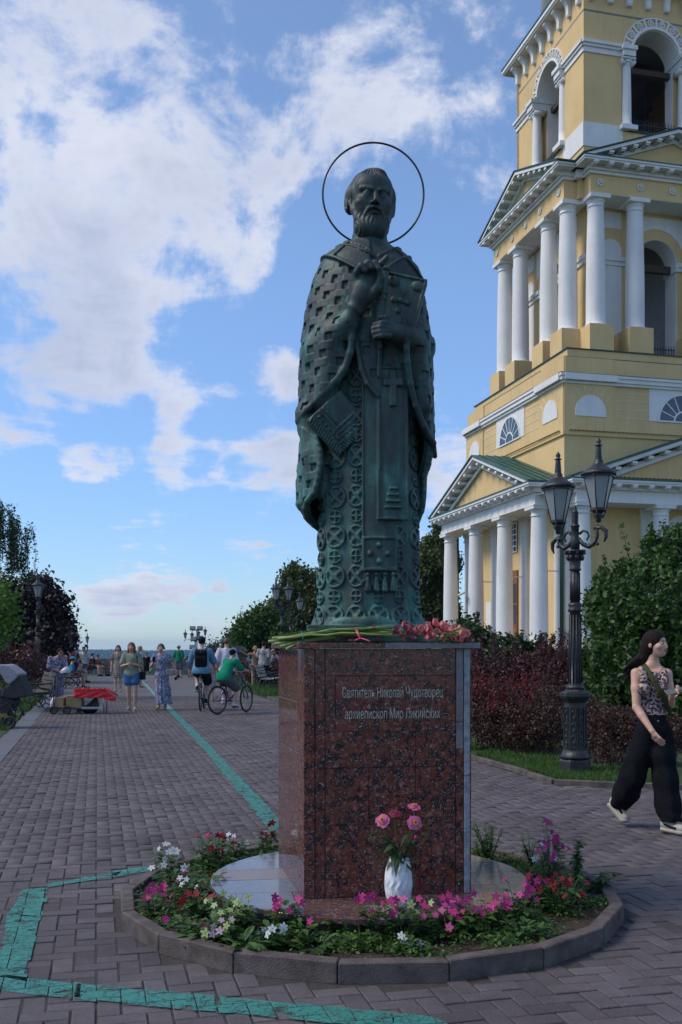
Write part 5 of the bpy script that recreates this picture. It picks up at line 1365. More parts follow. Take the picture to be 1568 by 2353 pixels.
# right-hand promenade trees beyond the statue
tree('linden_tree', 'tall yellowish green linden behind the statue on its left side', T(690,62), [lobe(690,1350,62,38),lobe(650,1395,62,30),lobe(725,1400,61,36),lobe(700,1440,62,50),lobe(672,1325,62,22),lobe(740,1350,63,28)], 15000, .15, LF_linden, 4.5, .16, 11)
tree('maple_tree', 'broad dark green tree behind the lamp post left of the pedestal', T(590,52), [lobe(590,1450,52,34),lobe(565,1470,52,26),lobe(620,1440,53,36),lobe(640,1470,52,34),lobe(610,1415,52,16),lobe(560,1440,52,14)], 15000, .12, LF_green, 2.5, .12, 12)
tree('small_tree', 'pale green young tree at the end of the right-hand row', T(545,58), [lobe(542,1475,58,20),lobe(530,1490,58,14),lobe(556,1462,58,10)], 3500, .12, LF_birch, 1.6, .06, 13)
tree('maple_tree', 'green tree standing between the statue and the tower portico', T(985,66), [lobe(985,1330,66,40),lobe(1000,1260,67,28),lobe(1010,1220,67,14),lobe(965,1400,66,40),lobe(1010,1400,66,42),lobe(1020,1300,66,36),lobe(975,1290,66,18),lobe(1040,1450,66,30)], 17000, .17, LF_linden, 7, .22, 14)
# left side
tree('purple_maple_tree', 'dark purple-leaved maple behind the left-hand lamp posts', T(70,44), [lobe(60,1400,44,48),lobe(110,1400,44,40),lobe(20,1380,44,45),lobe(125,1445,44,36),lobe(150,1470,43,20),lobe(60,1460,44,50),lobe(10,1450,44,50),lobe(90,1355,44,26),lobe(110,1480,43,30),lobe(-30,1400,44,50)], 26000, .13, LF_purple, 5, .22, 15)
def weeping():
    base = T(-60,30); root = thing('birch_tree', 'weeping birch whose hanging twigs enter at the left edge', 'tree', base)
    r_ = np.random.default_rng(5); cs = []; mb = MB(); mb.tube([(0,0,0),(.1,0,3),(.3,0,6.0)],[.16,.12,.05],8)
    for k in range(95):
        x0 = r_.uniform(-.3,1.55)**1.0; y0 = r_.uniform(-.9,.9); zt = 6.6-.95*max(0,x0)+r_.uniform(-.3,.2); ln = r_.uniform(1.0,2.7)
        ln = min(ln, zt-3.95+r_.uniform(0,.6))
        if ln < .3: continue
        pts = []
        for t in np.linspace(0,1,10): pts.append((x0+.10*sin(t*3+k), y0, zt-ln*t)); 
        mb.tube(pts, .006, 3)
        for p in pts: cs.append(p)
    leaf_cloud('crown', cs, [.11]*len(cs), 12000, .042, LF_birch, root, seed=8, asp=1.6, shell=.1)
    mb.build('trunk', M_bark, root)
weeping()
tree('maple_sapling', 'bright green leafy branch showing at the left edge below the birch', T(-8,24), [lobe(-4,1395,24,18),lobe(4,1362,24,12),lobe(-15,1440,24,22),lobe(2,1425,24,9)], 1500, .07, leaf_mat('leaves_bright_lime',[(0,(0.04,0.10,0.01)),(1,(0.12,0.24,0.03))]), 2.4, .04, 17)
# big green shrub thicket at the right, in front of the tower
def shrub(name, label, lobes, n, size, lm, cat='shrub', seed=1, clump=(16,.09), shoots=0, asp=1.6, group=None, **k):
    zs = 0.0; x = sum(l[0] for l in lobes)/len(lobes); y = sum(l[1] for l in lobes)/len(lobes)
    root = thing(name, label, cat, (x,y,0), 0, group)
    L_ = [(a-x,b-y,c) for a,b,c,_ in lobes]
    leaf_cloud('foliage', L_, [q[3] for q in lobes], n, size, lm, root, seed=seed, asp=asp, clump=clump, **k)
    r_ = random.Random(seed); mb = MB()
    for i in range(max(10, len(lobes)*3)):
        q = L_[r_.randrange(len(L_))]; rr = lobes[L_.index(q)][3]; e = (q[0]+r_.uniform(-.6,.6)*rr[0], q[1]+r_.uniform(-.6,.6)*rr[1], q[2]+r_.uniform(0,.9)*rr[2])
        b = (q[0]*.7+r_.uniform(-.2,.2), q[1]*.7+r_.uniform(-.2,.2), 0); mb.tube([b,((b[0]+e[0])/2+r_.uniform(-.1,.1),(b[1]+e[1])/2,e[2]*.6),e],[.014,.010,.004],5)
    mb.build('stems', M_bark, root)['kind'] = 'stuff'
    if shoots:
        cs = []; mb = MB()
        for i in range(shoots):
            j = r_.randrange(len(L_)); q = L_[j]; rr = lobes[j][3]; an = r_.uniform(0,2*pi); b = Vector((q[0]+cos(an)*rr[0]*.6, q[1]+sin(an)*rr[1]*.6, q[2]+rr[2]*.86)); ln = r_.uniform(.35,.9)*min(.75,rr[2]*1.1+.1)
            e = b+Vector((r_.uniform(-.25,.25)*ln, r_.uniform(-.2,.2)*ln, ln)); mb.tube([b,e],[.006,.002],4)
            for t in np.linspace(.1,1,9): p = b.lerp(e,t); cs.append((p.x,p.y,p.z))
        leaf_cloud('shoots', cs, [size*.9]*len(cs), shoots*26, size*.9, lm, root, seed=seed+9, asp=asp, shell=.3)
        mb.build('shoot_stems', M_bark, root)['kind'] = 'stuff'
    return root
shrub('lilac_shrub', 'large green shrub to the right of the ornate lamp post', [lobe(1420,1420,16.5,70),lobe(1500,1360,17,85),lobe(1560,1330,17.5,80),lobe(1400,1500,16,60),lobe(1480,1480,16,90),lobe(1560,1470,16,90),lobe(1400,1600,15.5,60),lobe(1450,1620,15.5,70),lobe(1540,1620,15.5,80),lobe(1610,1500,17,90),lobe(1620,1380,17,80),lobe(1375,1400,17,26),lobe(1400,1360,17.2,26),lobe(1445,1345,17.5,30),lobe(1545,1270,17.5,26),lobe(1390,1680,15,40),lobe(1520,1290,17.5,45),lobe(1640,1620,16,90)], 30000, .060, LF_green, seed=21, shoots=190, clump=(26,.085), shell=.5)
shrub('mock_orange_shrub', 'dark green leafy shrub rising behind the right end of the pedestal top', [lobe(1075,1470,19,34),lobe(1105,1490,19,34),lobe(1045,1480,19,22),lobe(1120,1530,19,40),lobe(1070,1530,19,40)], 7500, .06, LF_dark, seed=22, shoots=12)
shrub('mock_orange_shrub', 'green shrub growing among the barberries below the tower door', [lobe(1185,1505,18,26),lobe(1215,1520,18,30),lobe(1160,1520,18,28),lobe(1240,1500,18,18),lobe(1190,1550,18,40)], 5600, .055, LF_dark, seed=23, shoots=14)
# barberry hedge between the promenade and the tower
shrub('barberry_hedge', 'purple barberry hedge directly behind the pedestal', [lobe(1110,1560,17,50),lobe(1160,1555,17,50),lobe(1215,1560,16.8,55),lobe(1270,1560,16.6,55),lobe(1320,1575,16.4,50),lobe(1085,1530,17.4,35),lobe(1250,1510,17,26),lobe(1290,1505,17,28),lobe(1330,1530,16.8,34)], 22000, .027, LF_barb, 'hedge', 31, shoots=90, clump=(24,.05), asp=1.4)
shrub('barberry_hedge', 'bright red barberry patch in the middle of the hedge', [lobe(1180,1600,15.2,30),lobe(1215,1590,15.2,26),lobe(1150,1630,14.7,32),lobe(1240,1620,14.9,28),lobe(1110,1590,15.2,28),lobe(1195,1640,14.5,24)], 9000, .022, LF_barbr, 'hedge', 32, shoots=40, clump=(18,.045), asp=1.4)
shrub('barberry_hedge', 'bronze brown barberry bushes at the foot of the hedge left of the lamp post', [lobe(1105,1660,14.9,45),lobe(1150,1670,14.6,48),lobe(1205,1670,14.2,52),lobe(1255,1665,13.9,50),lobe(1120,1620,15.2,40),lobe(1270,1615,14.6,40),lobe(1180,1640,14.8,40)], 19000, .023, LF_barbg, 'hedge', 33, shoots=50, clump=(24,.045), asp=1.4)
shrub('barberry_hedge', 'brown barberry bush low between the lamp post and the walking woman', [lobe(1375,1690,13.2,40),lobe(1420,1670,13.2,42),lobe(1470,1680,13.0,45),lobe(1360,1640,13.8,34),lobe(1540,1690,13,40),lobe(1400,1730,12.8,26)], 13000, .022, LF_barbg, 'hedge', 34, clump=(18,.05), asp=1.4)
shrub('barberry_hedge', 'dark barberry hedge behind the benches right of the cyclists', [lobe(600,1540,40,22),lobe(625,1530,40,24),lobe(580,1555,40,18),lobe(650,1550,39,26),lobe(560,1530,44,12),lobe(620,1510,41,12)], 6000, .05, LF_barb, 'hedge', 35, clump=(14,.1), shoots=10)
shrub('barberry_hedge', 'dull purple barberry hedge behind the left-hand benches', [lobe(10,1520,33,34),lobe(50,1525,33,32),lobe(90,1535,34,28),lobe(-20,1530,33,34),lobe(70,1505,34,16),lobe(30,1560,32,20),lobe(115,1540,38,18),lobe(200,1530,50,14),lobe(170,1525,45,16)], 9000, .05, LF_barb, 'hedge', 36, clump=(14,.1), shoots=16)
tree('thuja_tree', 'short dark clipped evergreen at the brow beside the man in the sun hat', T(493,56), [lobe(493,1500,56,10,1.6),lobe(493,1515,56,12)], 1500, .09, LF_dark, 1.2, .05, 38)
# grass
def grass(name, label, regions, n, h, m, seed=1, lift=0.0):
    r_ = np.random.default_rng(seed); V = []; per = n//len(regions)
    P = []
    for (a, b, c_, d_) in regions:
        u = r_.random(per)[:,None]; w = r_.random(per)[:,None]; A_, B_, C_, D_ = [np.array([p.x,p.y]) for p in (a,b,c_,d_)]
        P.append((A_*(1-u)+B_*u)*(1-w)+(D_*(1-u)+C_*u)*w)
    P = np.concatenate(P); k = len(P); an = r_.random(k)*2*pi; hh_ = h*np.clip(r_.normal(1,.4,k),.25,2.2); wd = .006+.3*0
    w_ = np.stack([np.cos(an),np.sin(an),np.zeros(k)],1)*(.0045+.006*r_.random(k))[:,None]*max(1,h/.05); base = np.concatenate([P, np.full((k,1), lift)],1)
    ln = r_.normal(size=(k,2))*.35; tip = base+np.concatenate([ln*hh_[:,None], hh_[:,None]],1)
    V = np.stack([base-w_, base+w_, tip], 1).reshape(-1,3); F = np.arange(3*k).reshape(-1,3)
    o = link(name, np_mesh(name, V, F, m, attr=r_.random(k))); tag(o, label, 'grass', kind='stuff'); return o
LG = leaf_mat('grass_blades', [(0,(0.030,0.070,0.010)),(.6,(0.060,0.140,0.018)),(1,(0.11,0.19,0.04))])
K0, K1, K2, K3 = ground(1082,1740), ground(1166,1767), ground(1274,1802), ground(1416,1808.6); K4 = ground(1568,1813)
o_ = lambda p, x, y: Vector((p.x+x, p.y+y, 0))
grass('grass', 'green grass strip along the kerb under the hedge and lamp post', [(o_(K0,.08,.1),o_(K1,.08,.05),o_(K1,.9,.9),o_(K0,.7,1.0)),(o_(K1,.06,.05),o_(K2,.05,.08),o_(K2,.6,1.2),o_(K1,.9,.9)),(o_(K2,.05,.08),o_(K3,0,.08),o_(K3,0,1.5),o_(K2,.1,1.5)),(o_(K3,0,.08),o_(K4,0,.08),o_(K4,0,1.6),o_(K3,0,1.6)),(site(S1+.12,14),site(S1+.12,20),site(S1+.8,20),site(S1+.8,14))], 42000, .055, LG, 3, .01)
sheet('lawn_patch', [site(-1.6,17.2), site(-1.6,21.5), site(-4.2,21.5), site(-4.2,17.2)][::-1], .004, M_lawnsoil); sheet('lawn_patch', [site(-1.62,11), site(-1.62,15.6), site(-5,15.6), site(-5,11)][::-1], .004, M_lawnsoil)
sheet('lawn_patch', [site(-1.6,24), site(-1.6,56), site(-14,56), site(-14,24)][::-1], .002, M_lawnsoil)
grass('grass', 'bright grass patches beside the pram and the left-hand benches', [(site(-1.62,19.5),site(-1.62,22.8),site(-3.9,22.8),site(-3.9,19.8)),(site(-1.66,11.5),site(-1.66,15.5),site(-4.5,15.5),site(-4.5,11.5)),(site(-1.6,25),site(-1.6,31),site(-3.5,31),site(-3.5,25)),(site(-1.6,31),site(-1.6,50),site(-5,50),site(-5,31))], 46000, .075, LG, 4)
grass('grass', 'lush grass clump beside the right-hand benches', [(site(S1+.1,31),site(S1+.1,41),site(S1+2.2,41),site(S1+2.2,31)),(site(S1+.1,41),site(S1+.1,53),site(S1+2.2,53),site(S1+2.2,41))], 16000, .13, LG, 5)
# far shore: river meadow woods and the wooded ridge
def wood(name, label, y0, x0, x1, zb, zt, n, size, stops, seed, depth=60, amp=6, kind='stuff', lm=None):
    r_ = np.random.default_rng(seed); X = r_.uniform(x0,x1,n); Y = y0+r_.uniform(0,depth,n)
    top = zt+amp*.5*np.sin(X*.013+seed)+amp*.35*np.sin(X*.041+2*seed)+amp*.15*np.sin(X*.23)
    Z = zb+(top-zb)*(1-(1-r_.random(n))**1.6); Z = np.minimum(Z, top+r_.normal(0,size*.25,n))
    d = r_.normal(size=(n,3)); d /= np.linalg.norm(d,axis=1)[:,None]; d[:,1] -= .5; a = np.cross(d, r_.normal(size=(n,3))); a /= np.linalg.norm(a,axis=1)[:,None]; b = np.cross(d,a); b /= np.linalg.norm(b,axis=1)[:,None]
    s_ = (size*r_.uniform(.5,1.2,n))[:,None]; P = np.stack([X,Y,Z],1); V = np.stack([P-a*s_,P-b*s_,P+a*s_,P+b*s_],1).reshape(-1,3); F = np.arange(4*n).reshape(-1,4)
    o = link(name, np_mesh(name, V, F, leaf_mat(name+'_leaves', stops), attr=r_.random(n))); tag(o, label, 'forest', kind='stuff'); return o
mb = MB()
xs = np.linspace(-2600,1200,60); vs = []; 
for x in xs:
    t = -22+6*sin(x*.0021)+3*sin(x*.0057+1); vs += [(x,3600,-60),(x,4100,t-6),(x,4600,t-2),(x,6500,-70)]
fs = [(i*4+j,(i+1)*4+j,(i+1)*4+j+1,i*4+j+1) for i in range(59) for j in range(3)]
mb.add(vs, fs, True); tag(mb.build('far_ridge', mat('ridge_wood_floor', (0.018,0.035,0.016), .95, var=.3, scale=.01)), kind='structure')
wood('riverside_wood', 'green woods on the low river meadows beyond the bank', 1000, -520, 260, -46, -16.5, 30000, 3.4, [(0,(0.018,0.040,0.010)),(1,(0.060,0.105,0.028))], 2, depth=500, amp=5)
wood('ridge_forest', 'blue hazy forest covering the far ridge', 3900, -2300, 900, -52, -15.5, 46000, 9, [(0,(0.012,0.028,0.012)),(1,(0.030,0.055,0.022))], 3, depth=600, amp=4)
# ------------------------------------------------------------------ lamp posts
M_iron = mat('black_cast_iron', (0.020,0.021,0.022), .42, var=.35, scale=14, bump=.35, bscale=45, spec=.5)
M_iron_r = mat('rusty_iron_rim', (0.030,0.020,0.015), .6, var=.4, scale=20)
def frosted():
    m, nt, b = new_mat('frosted_lamp_glass'); b.inputs['Base Color'].default_value = (.42,.47,.48,1); b.inputs['Roughness'].default_value = .22
    t = nd(nt, 'ShaderNodeBsdfTranslucent'); t.inputs['Color'].default_value = (.55,.60,.60,1); mx = nd(nt, 'ShaderNodeMixShader'); mx.inputs[0].default_value = .55
    nt.links.new(b.outputs[0], mx.inputs[1]); nt.links.new(t.outputs[0], mx.inputs[2]); nt.links.new(mx.outputs[0], nt.nodes['Material Output'].inputs[0]); return m
M_frost = frosted()
def lantern(root, c, z, s=1.0):
    """hexagonal tapered lantern whose foot is at z, with cap and ribbed finial"""
    T_ = Matrix.Translation((c[0], c[1], z)) @ Matrix.Scale(s, 4)
    L_ = MB(); L_.T = T_; L_.lathe([(.085,.02),(.185,.43)], 6, smooth=False, cap=False); g = L_.build('lantern_glass', M_frost, root)
    f = MB(); f.T = T_
    f.lathe([(.0,-.02),(.055,-.02),(.10,.0),(.10,.03),(.085,.03)], 6, smooth=False)
    for k in range(6):
        a = 2*pi*k/6; f.tube([(.087*cos(a),.087*sin(a),.02),(.187*cos(a),.187*sin(a),.43)], .008, 4)
    f.build('lantern_frame', M_iron_r, g)
    f = MB(); f.T = T_
    f.lathe([(.20,.42),(.215,.425),(.215,.455),(.19,.475),(.15,.50),(.085,.545),(.055,.575),(.058,.60)]+[q for k in range(7) for q in ((.033+.012*(6-k)/6,.605+k*.024),(.046-.002*k,.612+k*.024),(.030+.010*(6-k)/6,.622+k*.024))]+[(.022,.775),(.045,.782),(.045,.792),(.020,.80),(.030,.825),(.030,.845),(.012,.87),(.0,.885)], 12)
    f.lathe([(.205,.40),(.205,.43)], 6, smooth=False)
    f.build('lantern_cap', M_iron, g)
    f = MB(); f.T = T_; f.lathe([(.0,-.02),(.05,-.02),(.06,-.06),(.03,-.10),(.035,-.13),(.0,-.15)], 10)
    for k in range(3): a = 2*pi*k/3; f.tube([(.09*cos(a),.09*sin(a),0),(.06*cos(a),.06*sin(a),-.07),(.02*cos(a),.02*sin(a),-.10)], .009, 5)
    f.build('lantern_foot', M_iron, g)
def lamp_post(name, label, loc, rz, offs=((-.30,0,0),(.30,0,0)), group=None, H=3.02):
    root = thing(name, label, 'lamp post', loc, rz, group)
    b = MB(); b.lathe([(.195,0),(.195,.17),(.185,.19),(.175,.20)], 6, smooth=False); b.lathe([(.18,.20),(.19,.225),(.165,.26),(.15,.30)], 12); b.build('base', M_iron, root)
    b = MB(); b.lathe([(.142,.30),(.132,.88)], 8, smooth=False); b.lathe([(.14,.88),(.15,.90),(.175,.93),(.19,.96),(.19,1.0),(.13,1.02),(.12,1.04)], 8, smooth=False); p = b.build('pedestal_shaft', M_iron, root)
    for k in range(8):                                   # relief panels with leaf ornament
        a = 2*pi*(k+.5)/8; b = MB(); b.T = Matrix.Rotation(a, 4, 'Z') @ Matrix.Translation((.129,0,.33))
        b.box(0,.010,-.035,.035,.0,.012); b.box(-.006,.006,-.035,.035,.49,.50); b.box(-.002,.009,-.035,-.028,.0,.5); b.box(-.002,.009,.028,.035,.0,.5)
        for q in range(6): b.ball((.004-.0012*q,.010*(-1)**q,.06+q*.075),(.008,.018,.026),6,4)
        b.build('relief_panel', M_iron, p)
    b = MB(); pr = [(.105,1.04),(.115,1.07),(.082,1.10)]+[(.078-.012*t,1.10+.88*t) for t in np.linspace(0,1,4)]; pr += [(.085,1.99),(.095,2.01),(.072,2.03),(.085,2.06),(.085,2.08),(.062,2.10)]; b.lathe(pr, 16)
    b.lathe([(.060,2.10),(.056,H-.42)], 16)
    for k in range(12): a = 2*pi*k/12; b.tube([(.079*cos(a),.079*sin(a),1.12),(.069*cos(a),.069*sin(a),1.95)], .010, 4); b.tube([(.060*cos(a),.060*sin(a),2.13),(.056*cos(a),.056*sin(a),H-.44)], .007, 4)
    b.build('shaft', M_iron, root)
    b = MB(); b.lathe([(.055,H-.42),(.078,H-.40),(.066,H-.38),(.072,H-.30),(.10,H-.20),(.13,H-.185),(.13,H-.165),(.06,H-.16)], 12)
    for k in range(8): a = 2*pi*k/8; b.ball((.085*cos(a),.085*sin(a),H-.25),(.030,.030,.045),6,5); b.ball((.115*cos(a),.115*sin(a),H-.20),(.018,.018,.018),6,4)
    b.build('capital', M_iron, root)
    b = MB(); b.lathe([(.055,H-.16),(.060,H-.05),(.048,H+.0),(.048,H+.12),(.062,H+.13),(.045,H+.15)]+[q for k in range(6) for q in ((.034,H+.16+k*.026),(.046,H+.168+k*.026),(.034,H+.18+k*.026))]+[(.02,H+.33),(.03,H+.35),(.0,H+.39)], 10); b.build('centre_spindle', M_iron, root)
    for (ox, oy, oz) in offs:
        L_ = math.hypot(ox, oy); ux, uy = ox/L_, oy/L_
        def Q(r, z): return (ux*r, uy*r, z)
        b = MB(); b.tube([Q(.04,H-.02),Q(.10,H-.10),Q(.17,H-.13),Q(.24,H-.08),Q(.27,H+.0),Q(L_-.02,H+.09+oz),Q(L_,H+.13+oz)],[.026,.026,.028,.026,.024,.020,.018],8)
        b.tube([Q(.05,H+.03),Q(.10,H+.07),Q(.15,H+.05),Q(.17,H+.0),Q(.14,H-.05)],[.018,.017,.015,.013,.010],6)
        b.tube([Q(L_-.06,H+.09+oz),Q(L_+.03,H+.10+oz),Q(L_+.09,H+.05+oz),Q(L_+.09,H-.02+oz),Q(L_+.065,H-.08+oz)],[.020,.026,.028,.022,.008],8)
        for k in range(4): b.ball(Q(.12+k*.05,H-.115+.012*abs(k-1.5)),(.026,.026,.022),6,5)
        b.build('arm', M_iron, root); lantern(root, (ox,oy), H+.30+oz)
    return root
gl = 'lamp posts along the promenade'
lp = ground(1322,1780); lamp_post('lamp_post', 'tall ornate black lamp post with two frosted lanterns in front of the shrubs', lp, 0, ((-.16,.22,-.10),(.25,-.14,.0)), gl, H=2.90)
def lp_at(px, d, z=0): p = at(px, HOR, d); return (p.x, p.y, z)
base_l = lamp_post('lamp_post', 'nearest black lamp post on the left side, in front of the purple maple', lp_at(88,35.5), radians(103), ((-.27,.0,.0),(.27,.0,.0)), gl)
dup(base_l, lp_at(138,48.7), radians(101), 'second black lamp post on the left, rising behind the souvenir seller', gl)
dup(base_l, lp_at(168,66,-.75), radians(102), 'small black lamp post top showing just above the two strolling women', gl)
dup(base_l, lp_at(201,100,-1.2), radians(102), 'slim lamp post against the open sky above the far ridge', gl)
dup(base_l, lp_at(649,38.5,.06), radians(30), 'black lamp post with twin lanterns close to the left edge of the pedestal', gl)
r2 = lamp_post('lamp_post', 'black lamp post with one lantern reaching right beside the pedestal', lp_at(668,49.5), radians(0), ((.46,0,.10),), gl)
cl = lamp_post('lamp_post', 'branched lamp post with several lanterns at the brow behind the cyclist', lp_at(449,100,-.6), 0, ((-1.0,0,-.2),(1.0,0,.1),(-.35,.2,-.25),(.3,.2,-.1)), 'lamp posts at the brow')
fl = thing('floodlight_mast', 'mast with a cluster of grey floodlights above the cyclist', 'floodlight', lp_at(453,98,-.6))
b = MB(); b.tube([(0,0,0),(0,0,4.0)], .06, 8); b.build('mast', M_iron, fl)
b = MB(); b.tube([(-.45,0,3.85),(.45,0,3.85)], .04, 6); b.tube([(-.4,0,2.9),(.4,0,2.9)], .04, 6); b.build('cross_arm', M_iron, fl)
for (x, z) in ((-.42,4.05),(.30,4.05),(-.35,3.0),(.35,3.1),(-.45,2.2)):
    b = MB(); b.T = Matrix.Translation((x,0,z)) @ Matrix.Rotation(radians(-28),4,'X'); b.box(-.28,.28,-.12,.12,-.18,.18); b.build('floodlight_head', mat('grey_lamp_housing',(.12,.13,.14),.5), fl)

# ------------------------------------------------------------------ benches
M_slat = mat('brown_bench_slat', (0.075,0.048,0.036), .6, var=.35, scale=20)
M_slat_w = mat('weathered_pale_slat', (0.30,0.27,0.25), .7, var=.2, scale=20)
def bench(label, loc, rz, group, slat=None):
    root = thing('park_bench', label, 'bench', loc, rz, group)
    for k in range(6): b = MB(); b.box(-.9,.9,-.22+k*.078,-.157+k*.078,.43+.004*abs(k-2),.46+.004*abs(k-2)); b.build('slat', slat or M_slat, root, bevel=.004)
    for k in range(4): b = MB(); y = .27+k*.035; z = .52+k*.105; b.box(-.9,.9,y,y+.03,z,z+.085); b.build('slat', slat or M_slat, root, bevel=.004)
    for x in (-.78,.78):
        b = MB(); b.tube([(x,-.26,.0),(x,-.20,.12),(x,-.26,.25),(x,-.22,.42),(x,.22,.43),(x,.28,.50),(x,.40,.95)],[.022]*7,6)
        b.tube([(x,.34,.0),(x,.24,.14),(x,.30,.28),(x,.24,.42)],[.022]*4,6); b.tube([(x,-.24,.42),(x,-.27,.60),(x,-.18,.66),(x,.05,.64),(x,.30,.68)],[.018,.018,.020,.018,.016],6)
        ring = [(x,.0+.13*cos(t),.24+.13*sin(t)) for t in np.linspace(0,2*pi,14)[:-1]]; b.tube(ring,.016,5,closed=True)
        ring = [(x,-.14+.05*cos(t),.54+.05*sin(t)) for t in np.linspace(0,2*pi,10)[:-1]]; b.tube(ring,.012,5,closed=True)
        b.tube([(x,-.22,.12),(x,-.10,.16)],.014,5); b.tube([(x,.12,.2),(x,.27,.14)],.014,5)
        b.build('cast_iron_leg', M_iron, root)
    return root
gb = 'benches along the promenade'
bn0 = bench('bench with slatted brown seat beside the hooded pram', at(80,HOR,25)-Vector((0,0,EYE)), radians(14-78), gb)
dup(bn0, at(112,HOR,28)-Vector((0,0,EYE)), radians(14-84), 'bench standing between the pram and the souvenir seller', gb)
dup(bn0, at(163,HOR,38)-Vector((0,0,EYE)), radians(14-86), 'bench behind the souvenir seller with a person seated on it', gb)
dup(bn0, at(215,HOR,54)-Vector((0,0,EYE)), radians(-8), 'bench at the brow with people sitting, right of the woman in white', gb)
dup(bn0, at(600,HOR,38)-Vector((0,0,EYE)), radians(14+84), 'dark bench against the barberry just left of the pedestal', gb)
bench('bench with pale weathered slats close to the pedestal edge', at(622,HOR,35.5)-Vector((0,0,EYE)), radians(14+72), gb, M_slat_w)
dup(bn0, at(505,HOR,54.5)-Vector((0,0,EYE)), radians(4), 'bench at the brow behind the cyclists', gb)
dup(bn0, at(400,HOR,54.5)-Vector((0,0,EYE)), radians(6), 'bench at the brow behind the man in the sun hat', gb)
# stone gate pillar behind the white-shirted man
gp = thing('stone_pillar', 'brown stone pillar with a pitched cap behind the man in the white shirt', 'pillar', lp_at(547,47))
b = MB(); b.box(-.32,.32,-.32,.32,0,1.35); b.build('shaft', mat('brown_stone',(.07,.05,.042),.85,var=.3,bump=.4), gp)
b = MB(); b.box(-.42,.42,-.42,.42,1.35,1.43); b.prism([(-.42,1.43),(.42,1.43),(.2,1.62),(-.2,1.62)],-.42,.42); b.build('cap', mat('grey_roofing',(.09,.085,.085),.8), gp)

# ------------------------------------------------------------------ pram
M_prgrey = mat('grey_pram_cloth', (0.23,0.24,0.27), .85, var=.1, scale=30)
M_prblk = mat('black_pram_cloth', (0.022,0.022,0.026), .8, var=.3, scale=10)
M_rub = mat('black_rubber', (0.014,0.014,0.015), .7, var=.2)
M_rim = mat('dark_metal_rim', (0.05,0.05,0.055), .4, metal=.5)
pm = thing('pram', 'pushchair with a grey hood and black basket at the left edge', 'pram', at(28,HOR,19.2)-Vector((0,0,EYE)), radians(0))
PQ = lambda px, py: ((px-28)*.0084, 1.55+(1488-py)*.0084)
def slab_soft(name, m, poly, w_, bev=.03):
    mb = MB(); mb.prism([PQ(*q) for q in poly], -w_, w_, 'y'); return mb.build(name, m, pm, bevel=bev)
slab_soft('hood', M_prgrey, [(-40,1532),(0,1527),(20,1526),(30,1529),(42,1538),(55,1548),(46,1560),(30,1573),(22,1566),(14,1552),(0,1542),(-40,1545)], .25, .02)
slab_soft('side_panel', M_prblk, [(52,1550),(62,1575),(71,1600),(40,1605),(10,1600),(18,1578),(29,1574),(45,1561)], .235, .02)
slab_soft('seat', M_prblk, [(-40,1590),(0,1585),(30,1600),(45,1612),(30,1630),(-40,1628)], .2, .03)
slab_soft('basket', M_prblk, [(-40,1622),(28,1622),(36,1630),(20,1645),(-10,1650),(-40,1648)], .2, .03)
b = MB(); b.box(-.24,-.02,-.212,-.204,.22,.29); b.build('basket_badge', mat('ochre_badge',(.25,.15,.02),.6), pm)
b = MB()
for y in (-.25,.25): b.tube([(-.9,y,1.0),(-.3,y,.66),(.02,y,.48),(.12,y,.30),(.06,y,.14)],.014,8); b.tube([(.0,y,.50),(-.5,y,.20)],.014,8); b.tube([(.12,y,.34),(.15,y,.22)],.022,8)
b.tube([(.06,-.25,.30),(.06,.25,.30)],.014,8); b.build('frame', M_iron, pm)
def wheel(parent, c, r, name='wheel', spokes=6, t=.026, ang=0, thin=False):
    ax = Matrix.Translation(c) @ Matrix.Rotation(ang,4,'Z')
    b = MB(); b.T = ax; b.tube([(r*cos(a),0,r*sin(a)) for a in np.linspace(0,2*pi,25)[:-1]], t, 8, closed=True); w_ = b.build(name, M_rub, parent)
    b = MB(); b.T = ax; b.tube([((r-t)*cos(a),0,(r-t)*sin(a)) for a in np.linspace(0,2*pi,25)[:-1]], t*.45, 6, closed=True); b.build('rim', M_rim, w_)
    b = MB(); b.T = ax
    b.tube([(0,-.03,0),(0,.03,0)], r*.11 if not thin else .02, 10)
    for k in range(spokes): a = 2*pi*k/spokes; b.tube([(0,.0 if not thin else .02*(-1)**k,0),((r-t)*cos(a),0,(r-t)*sin(a))], .010 if not thin else .0022, 4)
    b.build('spokes', M_rim if not thin else mat('steel_spoke',(.25,.25,.26),.35,metal=.8), w_)
for x, y, r in ((.04,-.27,.125),(-.17,.27,.125),(-.75,-.28,.15),(-.85,.28,.15)): wheel(pm, (x,y,r+.0), r-.024)

